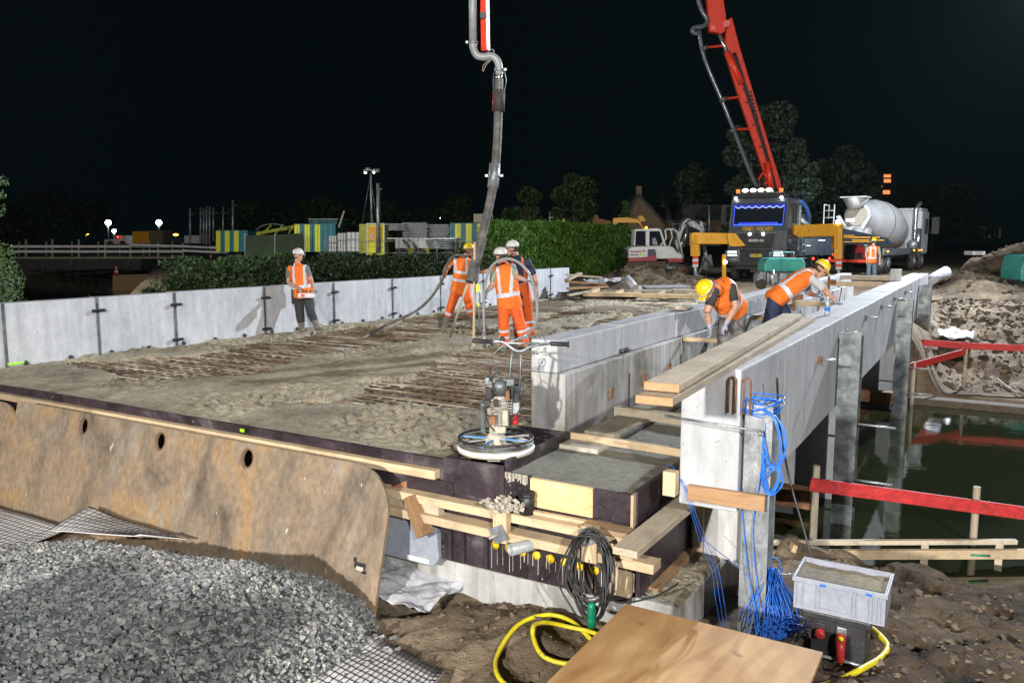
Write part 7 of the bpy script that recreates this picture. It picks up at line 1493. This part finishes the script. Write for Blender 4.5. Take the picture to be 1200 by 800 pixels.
def person(label, J, face, top, sleeves, legs, boots, helmet, gloves=None, group=None, sleeve_to=0.45, vest=True, bands='vest', trouser_bands=False, hold=(None, None), headlean=(0, 0, 1), hair=True, scale=1.0, gauntlet=None):
    """J: joints in world space. top: vest/jacket material, sleeves: shirt material or 'long' for jacket sleeves, legs: trouser material"""
    hp = (J['hipL'] + J['hipR']) / 2; k = scale; fac = Vector(face).normalized(); sh = (J['shR'] - J['shL']).normalized()
    foot = min(J['toeL'].z, J['toeR'].z); t = thing('person', label, 'person', (hp.x, hp.y, foot), group)
    ch = J['neck'] * .65 + hp * .35; mid = J['neck'] * .3 + hp * .7
    # ---------- the body: one continuous skin
    b = MB(); hd_ = J['head']; up = Vector(headlean).normalized(); rt = fac.cross(up).normalized(); fac = up.cross(rt).normalized()
    ring_limb(b, [hd_ + up * .055 * k, hd_ + up * .10 * k - fac * .01], [(.072 * k, .088 * k), (.05 * k, .06 * k)], rt)
    b.ball(hd_ + up * .03 * k - fac * .012, .095 * k, 16, sc=(1, 1, 1.08)); ring_limb(b, [hd_ + up * .03 + fac * .02, hd_ - up * .06 * k + fac * .045 * k, hd_ - up * .10 * k + fac * .055 * k], [(.068 * k, .07 * k), (.052 * k, .05 * k), (.03 * k, .03 * k)], rt)
    b.ball(hd_ + fac * .098 * k - up * .015, .017 * k, 8, sc=(1, 1, 1.3)); b.ball(hd_ + fac * .10 * k - up * .032, .016 * k, 8); ring_limb(b, [hd_ + fac * .088 + up * .02 - rt * .045, hd_ + fac * .094 + up * .022, hd_ + fac * .088 + up * .02 + rt * .045], [(.012, .012)] * 3, up)
    ring_limb(b, [hd_ + fac * .092 - up * .062 - rt * .02, hd_ + fac * .094 - up * .062 + rt * .02], [(.009, .009)] * 2, up)
    for s in (-1, 1): b.ball(hd_ + rt * .083 * k * s - fac * .01 - up * .01, .024 * k, 8, sc=(.6, .8, 1.1))
    ring_limb(b, [J['neck'] - (J['neck'] - ch) * .1, hd_ - up * .03 - fac * .02], [(.066 * k, .064 * k), (.055 * k, .055 * k)], rt)
    ring_limb(b, [hp - (ch - hp) * .06, mid, ch, J['neck'] * .92 + ch * .08], [(.155 * k, .105 * k), (.145 * k, .10 * k), (.17 * k, .11 * k), (.09 * k, .07 * k)], sh, 16)
    hands = []
    for s, (S_, E_, W_) in ((-1, ('shL', 'elL', 'wrL')), (1, ('shR', 'elR', 'wrR'))):
        if J.get(E_) is None: continue
        a, e, w = J[S_], J[E_], J[W_]
        ring_limb(b, [a * .8 + ch * .2, a, a * .5 + e * .5, e, e * .7 + w * .3, w], [(.064, .064), (.062, .062), (.056, .054), (.047, .047), (.050, .047), (.031, .028)], (0, 0, 1))
        hdir = (w - e).normalized(); tgt = hold[0 if s < 0 else 1]
        if tgt is not None: hdir = (Vector(tgt) - w).normalized()
        sd = hdir.cross(Vector((0, 0, 1))); sd = sd.normalized() if sd.length > .1 else Vector((1, 0, 0)); nm = sd.cross(hdir).normalized()
        ring_limb(b, [w - hdir * .01, w + hdir * .04, w + hdir * .085], [(.028, .018), (.040, .018), (.040, .016)], sd)
        for f, (o_, ln, r_) in enumerate(((-.030, .062, .0085), (-.010, .072, .009), (.010, .068, .009), (.029, .052, .008))):
            p0 = w + hdir * .078 + sd * o_; p1 = p0 + hdir * ln * .5 - nm * .006; p2 = p1 + hdir * ln * .28 - nm * .022; p3 = p2 + hdir * ln * .03 - nm * .022; ring_limb(b, [p0, p1, p2, p3], [(r_ * 1.1, r_ * 1.1), (r_, r_), (r_ * .95, r_ * .95), (r_ * .8, r_ * .8)], sd, 8)
        th = w + hdir * .03 - sd * .032 * s; ring_limb(b, [th, th - sd * .022 * s + hdir * .03 - nm * .012, th - sd * .018 * s + hdir * .055 - nm * .03], [(.013, .012), (.011, .010), (.009, .009)], nm, 8)
        hands.append((w, hdir))
    for s, (H_, K_, A_, T_) in ((-1, ('hipL', 'kneeL', 'anL', 'toeL')), (1, ('hipR', 'kneeR', 'anR', 'toeR'))):
        h, n_, a, to = J[H_], J[K_], J[A_], J[T_]
        ring_limb(b, [h + (hp - h) * .3, h * .5 + n_ * .5, n_, n_ * .7 + a * .3, a], [(.085, .088), (.072, .075), (.052, .055), (.052, .056), (.036, .038)], sh)
        ring_limb(b, [a + Vector((0, 0, -.02)), a * .5 + to * .5 + Vector((0, 0, -.01)), to], [(.038, .035), (.042, .03), (.04, .022)], (to - a).cross(Vector((0, 0, 1))) if (to - a).length > .01 else sh)
    def body_cls(c):
        r = np.zeros(len(c))
        if gloves is not None:
            for w, hdir in hands:
                q = c - np.array(w); al = q @ np.array(hdir); r[(np.linalg.norm(q, axis=1) < .20) & (al > -.035)] = 1
        q = c - np.array(hd_); u_, f_, s_ = q @ np.array(up), q @ np.array(fac), q @ np.array(rt)
        near = np.linalg.norm(q, axis=1) < .16
        if hair: r[near & ((f_ < .02) & (u_ > -.055) & ~((abs(s_) > .07) & (u_ < .01)))] = 2
        r[near & (f_ > .06) & (abs(u_ - .004) < .009) & (abs(abs(s_) - .033) < .014)] = 2
        return r
    fuse(b, 'body', [M['skin'], gloves or M['skin'], M['hair']], t, .0085, body_cls, 1)
    # ---------- trousers
    b = MB(); ring_limb(b, [hp - (ch - hp).normalized() * .03, hp + (ch - hp).normalized() * .10], [(.175, .125), (.162, .118)], sh, 16); bt_ = .80 if boots == 'high' else .97
    for H_, K_, A_ in (('hipL', 'kneeL', 'anL'), ('hipR', 'kneeR', 'anR')):
        h, n_, a = J[H_], J[K_], J[A_]; e = n_ + (a - n_) * (.45 if boots == 'high' else .93)
        ring_limb(b, [h + (hp - h) * .3, h * .55 + n_ * .45, n_ + (h - n_) * .08, n_ + (e - n_) * .15, n_ + (e - n_) * .6, e], [(.118, .122), (.108, .114), (.092, .100), (.096, .102), (.092, .096), (.086, .090)], sh)
    def tr_cls(c):
        r = np.zeros(len(c))
        if trouser_bands:
            for K_, A_ in (('kneeL', 'anL'), ('kneeR', 'anR')):
                d_, tt = segdist(c, J[K_], J[A_]); lo = .30 if boots == 'high' else .60
                r[(d_ < .11) & (tt > lo) & (tt < lo + .13)] = 1
                if boots != 'high': r[(d_ < .11) & (tt > lo - .32) & (tt < lo - .20)] = 1
        return r
    fuse(b, 'trousers', [legs, M['reflex']], t, .012, tr_cls, 3)
    # ---------- boots
    for A_, T_, K_ in (('anL', 'toeL', 'kneeL'), ('anR', 'toeR', 'kneeR')):
        a, to, n_ = J[A_], J[T_], J[K_]; b = MB(); sdv = (to - a).cross(Vector((0, 0, 1))); hgt = .50 if boots == 'high' else .22
        ring_limb(b, [a + (n_ - a) * hgt, a + (n_ - a) * .1, a + Vector((0, 0, -.045))], [(.072, .072), (.062, .066), (.058, .062)], sdv)
        ring_limb(b, [a - (to - a) * .25 + Vector((0, 0, -.05)), a * .5 + to * .5 + Vector((0, 0, -.02)), to], [(.045, .04), (.05, .04), (.048, .03)], sdv); fuse(b, 'boot', boots_mat(boots, label), t, .011, None, 2)
    # ---------- shirt sleeves and vest / jacket
    vt = Vector(J['neck'] - hp).normalized(); ln = (J['neck'] - hp).length
    if sleeves is not None:
        b = MB(); ring_limb(b, [hp + vt * .05, mid, ch, J['neck'] * .9 + ch * .1], [(.165, .118), (.155, .112), (.182, .122), (.095, .08)], sh, 16)
        for S_, E_, W_ in (('shL', 'elL', 'wrL'), ('shR', 'elR', 'wrR')):
            if J.get(E_) is None: continue
            a, e, w = J[S_], J[E_], J[W_]
            if sleeves == 'long': ring_limb(b, [a * .75 + ch * .25, a, e, e * .6 + w * .4, w + (e - w) * .06], [(.075, .075), (.074, .074), (.060, .060), (.056, .054), (.046, .045)], (0, 0, 1))
            else: ring_limb(b, [a * .75 + ch * .25, a, a + (e - a) * .5, a + (e - a) * sleeve_to * 1.5], [(.072, .072), (.070, .070), (.064, .063), (.064, .062)], (0, 0, 1))
        def sl_cls(c):
            r = np.zeros(len(c))
            if sleeves == 'long':
                for S_, E_, W_ in (('shL', 'elL', 'wrL'), ('shR', 'elR', 'wrR')):
                    if J.get(E_) is None: continue
                    d_, tt = segdist(c, J[S_], J[E_]); r[(d_ < .09) & (tt > .55) & (tt < .72)] = 1; d_, tt = segdist(c, J[E_], J[W_]); r[(d_ < .08) & (tt > .25) & (tt < .45)] = 1
            return r
        fuse(b, 'jacket_sleeves' if sleeves == 'long' else 'shirt', [top if sleeves == 'long' else sleeves, M['reflex']], t, .012, sl_cls, 3)
    if vest:
        b = MB(); ring_limb(b, [hp + vt * .00, hp + vt * ln * .22, hp + vt * ln * .5, ch, J['neck'] * .8 + ch * .2, J['neck'] * .97 + ch * .03], [(.222, .165), (.204, .156), (.205, .158), (.222, .158), (.175, .125), (.078, .085)], sh, 20)
        for S_ in ('shL', 'shR'): a = J[S_]; ring_limb(b, [a * .55 + ch * .3 + J['neck'] * .15, a * .86 + ch * .07 + J['neck'] * .07], [(.085, .085), (.070, .080)], (0, 0, 1))
        axn, shn = np.array(vt), np.array(sh)
        def v_cls(c):
            q = c - np.array(hp); al = q @ axn / ln; sd_o = q @ shn; r = np.zeros(len(c))
            if bands == 'vest': r[(al > .20) & (al < .30)] = 1; r[(abs(abs(sd_o) - .115) < .026) & (al > .25)] = 1
            elif bands == 'cross': r[(al > .20) & (al < .30)] = 1; r[(abs(sd_o - (al - .3) * .14 - .03) < .03) & (al > .25)] = 1; r[(abs(sd_o + .15) < .022) & (al > .25)] = 1
            elif bands == 'square': r[(al > .18) & (al < .28)] = 1; r[(abs(abs(sd_o) - .10) < .026) & (al > .2)] = 1; r[(al > .80) & (al < .88) & (abs(sd_o) < .12)] = 1
            elif bands == 'jacket': r[(al > .26) & (al < .34)] = 1; r[(al > .50) & (al < .58)] = 1; r[(abs(abs(sd_o) - .12) < .028) & (al > .54)] = 1
            return r
        fuse(b, 'safety_vest' if bands != 'jacket' else 'hi_vis_jacket', [top, M['reflex']], t, .012, v_cls, 3)
    elif bands == 'bib':
        b = MB()
        for s in (-1, 1): ring_limb(b, [hp + vt * .02 + sh * .10 * s, mid + sh * .10 * s, ch + sh * .11 * s - vt * .02, J['neck'] + sh * .09 * s - vt * .03], [(.06, .15), (.05, .14), (.035, .145), (.03, .10)], sh, 14)
        ring_limb(b, [hp, hp + vt * .16], [(.19, .14), (.17, .13)], sh, 16); fuse(b, 'dungaree_bib', [top], t, .013, None, 2)
    # ---------- helmet
    b = MB(); c = hd_ + up * .045; prof = [(0.0, .115), (.04, .112), (.08, .095), (.108, .06), (.118, .02), (.120, -.008), (.112, -.008)]
    b.lathe([(r_ * k, h_ * k) for r_, h_ in prof][::-1], c, up, 24)
    ring_limb(b, [c + fac * .085 - up * .012, c + fac * .155 - up * .022], [(.085, .006), (.055, .006)], rt); ring_limb(b, [c - fac * .09 + up * .02, c + up * .118, c + fac * .10 + up * .02], [(.010, .012)] * 3, rt)
    hl = b.build('helmet', helmet, t)
    b = MB(); b.tube([c + rt * .118 * math.cos(a) + fac * .118 * math.sin(a) + up * .012 for a in np.linspace(0, 6.283, 25)[:-1]], .007, 5, closed=True); b.build('helmet_band', M['reflex'], hl)
    return t
def boots_mat(kind, label): return M['boot_grey'] if kind == 'high' or 'jeans' not in label else M['boot_brown']
def JJ(d, D):   # joints from photo pixels (px, py, depth offset)
    return {k_: (at(v_[0], v_[1], D + (v_[2] if len(v_) > 2 else 0)) if v_ is not None else None) for k_, v_ in d.items()}

# worker leaning on the parapet with a remote control
D = 17.35
J = JJ(dict(head=(349.5, 299.5), neck=(348.5, 309.5), shL=(338.5, 314.5, .02), shR=(359, 313.5, -.03), elL=(338, 330.5, .0), wrL=(351.5, 338.5, -.25), elR=(365, 329.0, -.05), wrR=(367.3, 338.8, -.25), hipL=(349.5, 344.5, .03), hipR=(360.5, 344.5, -.03), kneeL=(351.5, 367.5, -.1), kneeR=(364.5, 367, -.12), anL=(354, 385.5, -.15), anR=(371.5, 382.5, -.2), toeL=(360, 389.5, -.30), toeR=(378, 385.5, -.33)), D)
w1 = person('worker in white helmet leaning on the parapet wall with a pump remote control', J, -FH * .45 + rtv * .9, M['hivis'], M['cloth_grey'], M['cloth_dark'], 'high', M['helm_white'], bands='vest', hold=(at(356, 342, D - .30), at(366, 343, D - .30)), sleeve_to=.38)
rc = thing('remote_control', 'white and red pump remote control held at the waist of the leaning worker', 'remote control', at(359, 345, D - .36)); c = at(359.5, 345.8, D - .34)
b = MB(); b.obox(c, rtv * .17, FH * .09, Vector((0, 0, .055))); b.build('case', M['white'], rc, bevel=.02); b = MB(); b.obox(c + Vector((0, 0, .057)), rtv * .15, FH * .08, Vector((0, 0, .008))); b.build('panel', M['redplug'], rc)
b = MB(); b.obox(c - rtv * .06 - FH * .092, rtv * .04, FH * .003, Vector((0, 0, .035))); b.build('red_label', M['red'], rc)
for s in (-1, 0, 1): b = MB(); b.cyl(c + rtv * .08 * s + Vector((0, 0, .06)), c + rtv * .08 * s + Vector((0, 0, .10)), .008, n=6); b.ball(c + rtv * .08 * s + Vector((0, 0, .105)), .014, 8); b.build('joystick', M['black'], rc)
b = MB(); b.tube([c + rtv * .17 + Vector((0, 0, .03)), c + rtv * .22 + Vector((0, 0, .09)), c + rtv * .17 + Vector((0, 0, .11))], .012, 6); b.tube([c - rtv * .17 + Vector((0, 0, .03)), c - rtv * .21 + Vector((0, 0, .09)), c - rtv * .17 + Vector((0, 0, .11))], .012, 6); b.build('side_handle', M['black'], rc, kind=None)
b = MB(); b.obox(J['hipL'] - rtv * .10 + Vector((0, 0, -.05)), rtv * .03, FH * .10, Vector((0, 0, .16))); b.build('tool_pouch', M['cloth_dark'], w1, bevel=.02)

# worker in orange suit dragging the vibrator hose
D = 17.2
J = JJ(dict(head=(549.5, 293.5), neck=(545, 301), shL=(529, 305.5, 0), shR=(547, 305.5, .05), elL=(522.5, 316, -.1), wrL=(520.5, 324, -.2), elR=(556, 315, .0), wrR=(558, 322, -.1), hipL=(534.5, 340, 0), hipR=(544.5, 340, .05), kneeL=(529, 358, -.1), kneeR=(549.5, 356, .05), anL=(521, 380, .05), anR=(554.5, 378, .05), toeL=(516, 388.5, -.05), toeR=(561, 386.5, -.1)), D)
person('worker in full orange suit and yellow helmet dragging a hose, partly behind the end hose', J, rtv * .95 + FH * .25, M['hivis'], 'long', M['hivis_red'], 'high', M['helm_yel'], gloves=M['glove_grey'], bands='jacket', trouser_bands=True, hold=(at(517, 329, D - .2), None))
# worker with the loop of vibrator hose over the shoulder (white helmet)
D = 13.75
J = JJ(dict(head=(586.5, 300.5), neck=(590, 309), shL=(578, 315, -.03), shR=(600.5, 312.5, 0), elL=(577.5, 334, -.05), wrL=(571, 341, -.16), elR=(604.5, 324, -.12), wrR=(616.5, 328.5, -.2), hipL=(591, 357, 0), hipR=(603.5, 356.5, 0), kneeL=(590, 379, -.06), kneeR=(609.5, 379, -.1), anL=(591, 402, 0), anR=(615, 402, -.05), toeL=(589, 410.5, -.2), toeR=(617.5, 411, -.25)), D)
person('worker in orange vest and white helmet seen from behind carrying a big loop of hose', J, FH * .8 - rtv * .6, M['hivis'], M['cloth_sage'], M['hivis_red'], 'low', M['helm_white'], gloves=M['glove_grey'], bands='cross', trouser_bands=True, hold=(at(569, 346, D - .2), at(622, 330, D - .25)), headlean=(-.0, 0, 1))
# worker in navy shirt and orange dungarees behind
D = 14.7
J = JJ(dict(head=(600.5, 291.5), neck=(605, 300.5), shL=(595, 305.5, 0), shR=(617, 305, .02), elL=(579, 316.5, -.15), wrL=(563.5, 319, -.3), elR=(626.5, 323, .02), wrR=(629, 340, -.02), hipL=(604.5, 345.5, 0), hipR=(616.5, 345.5, 0), kneeL=(606, 369, 0), kneeR=(619, 370, 0), anL=(607, 392, 0), anR=(622, 391.5, -.02), toeL=(604, 398.5, -.18), toeR=(622, 399, -.24)), D)
person('worker in navy shirt, orange dungarees and white helmet standing behind the hose carrier', J, FH * .4 - rtv * .9, M['hivis_red'], M['cloth_navy'], M['hivis_red'], 'low', M['helm_white'], vest=False, bands='bib', trouser_bands=True, hold=(at(556, 319.5, D - .36), None), sleeve_to=.55)
# crouching worker with yellow helmet
D = 10.2
J = JJ(dict(head=(829, 340.5, -.32), neck=(841, 334, -.12), shL=(837, 341, -.30), shR=(856.5, 335.5, -.12), elL=(828.5, 366, -.36), wrL=(831.5, 382.5, -.36), elR=(862, 359.5, -.20), wrR=(851, 379, -.26), hipL=(853, 364, .12), hipR=(866, 362, .16), kneeL=(849, 400, -.02), kneeR=(862, 400, .0), anL=(848, 440, .12), anR=(862, 440, .14), toeL=(842, 449, -.02), toeR=(856, 449, .0)), D)
person('worker in black tee and yellow helmet bending down in the side channel', J, Vector((0, 0, -.75)) - rtv * .55 - FH * .4, M['hivis'], M['cloth_dark'], M['cloth_splash'], 'low', M['helm_yel'], gloves=M['glove_lilac'], bands='vest', hold=(at(833, 391, D - .36), at(845, 389, D - .28)), sleeve_to=.40, headlean=(-rtv * .75 - FH * .35 + Vector((0, 0, .55))))
# worker bending over the edge beam
D = 12.1
J = JJ(dict(head=(961, 315.5, -.08), neck=(950.5, 319.5), shL=(944, 327, .12), shR=(950, 326, -.14), elL=(947, 343, .22), wrL=(957.5, 346, .25), elR=(966.5, 340, -.12), wrR=(979.5, 353.5, -.12), hipL=(909, 348.5, .1), hipR=(909, 350, -.1), kneeL=(921, 369, .12), kneeR=(902, 375, -.1), anL=(912, 401, .2), anR=(893, 404, 0), toeL=(922, 408, .15), toeR=(903, 411, -.1)), D)
person('worker in white tee and navy trousers leaning on the edge beam with one hand', J, rtv * .75 + Vector((0, 0, -.65)) - FH * .15, M['hivis'], M['cloth_white'], M['cloth_navy'], 'low', M['helm_yel'], gloves=M['glove_grey'], bands='vest', hold=(at(964, 348, D + .25), at(990, 356.5, D - .12)), sleeve_to=.50, headlean=(rtv * .65 + Vector((0, 0, .75))))
# far worker seen from behind
D = 35.5
J = JJ(dict(head=(1024.3, 283.3), neck=(1023.3, 287.6), shL=(1016.3, 290.6, .05), shR=(1029.5, 290.2, 0), elL=(1014.8, 299, .02), wrL=(1016.0, 306, -.05), elR=(1031.2, 299.5, -.02), wrR=(1030.8, 307.5, -.1), hipL=(1018.8, 306.5), hipR=(1024.4, 306.5), kneeL=(1018.2, 316), kneeR=(1024.8, 316), anL=(1018.0, 324.3), anR=(1025.2, 324.3), toeL=(1017.5, 326.2, -.12), toeR=(1025.7, 326.2, -.12)), D)
person('far worker in jeans, orange vest and yellow helmet standing behind the mixer truck', J, FH * .7 + rtv * .7, M['hivis'], M['cloth_sage'], M['jeans'], 'low', M['helm_yel'], bands='square', sleeve_to=.5)

# ---------------- tools held by the crew
vh = thing('vibrator_hose', 'grey vibrator hose looped round the worker with a white helmet', 'hose', at(600, 380, 13.5))
D = 13.5
pts = [(567.5, 407, -.05), (567.3, 385, -.03), (566.8, 360, -.02), (568, 338, -.03), (571, 322, -.05), (577, 311, -.08), (586, 304.8, -.12), (596, 303.4, -.15), (606, 306.5, -.18), (615, 314, -.22), (622, 325, -.22), (627, 343, -.2), (629.5, 362, -.2), (628, 377, -.25), (622, 388, -.35), (612, 395, -.6), (600, 400, -1.5)]
b = MB(); b.tube(smooth_path([at(x, y, D + d_) for x, y, d_ in pts], 5), .024, 10); b.build('hose', M['pvc'], vh); b = MB(); b.tube([at(567.4, 388, D - .04), at(567.7, 407, D - .05)], .034, 10); b.build('poker_head', M['galv'], vh)
v2_ = thing('vibrator_hose', 'black hose trailing from the gloved hand of the worker in full orange', 'hose', at(490, 370, 17))
b = MB(); b.tube(smooth_path([at(545, 300, 17.0), at(536, 298.5, 17.0), at(528, 303, 16.95), at(522, 315, 16.9), at(519, 326, 16.9), at(512, 339, 16.9), at(502, 352, 16.9), at(488, 364, 16.9), at(470, 373, 16.8), at(452, 381, 16.6), at(438, 389, 16.2), at(425, 396, 15.8)], 5), .03, 8); b.build('hose', M['hose'], v2_)
sp = thing('wooden_staff', 'pale straight wooden level staff stood on the deck beside the end hose', 'staff', at(555.5, 407, 14.1)); b = MB(); b.bar(at(556.5, 284, 14.15), at(555.2, 406, 14.1), .035, .03, 0, (0, 1, 0)); b.build('staff', M['pine_z'], sp)
b = MB(); b.tube([at(547.5, 333, 14.25), at(538, 362, 14.6), at(527.5, 395, 15.0)], .022, 8); b.build('shovel_shaft', M['old_z'], label='long wooden shovel handle slanting down from the hose mouth to the deck', cat='tool handle')
lv = thing('laser_receiver', 'staff with a yellow laser receiver hanging beside the hose loop', 'laser staff', at(562, 385, 14.0)); b = MB(); b.tube([at(562.5, 330, 14.0), at(561.5, 384, 13.95)], .017, 8); b.build('pole', M['pvc'], lv)
b = MB(); b.obox(at(560.3, 337.5, 13.95), rtv * .035, FH * .02, Vector((0, 0, .07))); b.build('receiver', M['yel_bright'], lv, bevel=.008); b = MB(); b.obox(at(561, 357, 13.95), rtv * .02, FH * .02, Vector((0, 0, .03))); b.build('clamp', M['yel_bright'], lv)
# ============================================================ NIGHT HAZE: thin even air round the whole site
hb = MB(); hb.box((-160, -30, -4.2), (60, 190, 24)); hz_ = hb.build('haze', [], org=(0, 0, -4.2), kind='stuff')
m = bpy.data.materials.new('thin_haze'); m.use_nodes = True; t_ = m.node_tree; t_.nodes.clear(); out_ = t_.nodes.new('ShaderNodeOutputMaterial'); pv = t_.nodes.new('ShaderNodeVolumePrincipled')
pv.inputs['Color'].default_value = (0.75, 0.95, 1.0, 1); pv.inputs['Density'].default_value = 0.00006; pv.inputs['Anisotropy'].default_value = 0.3; t_.links.new(pv.outputs[0], out_.inputs['Volume'])
hz_.data.materials.append(m)
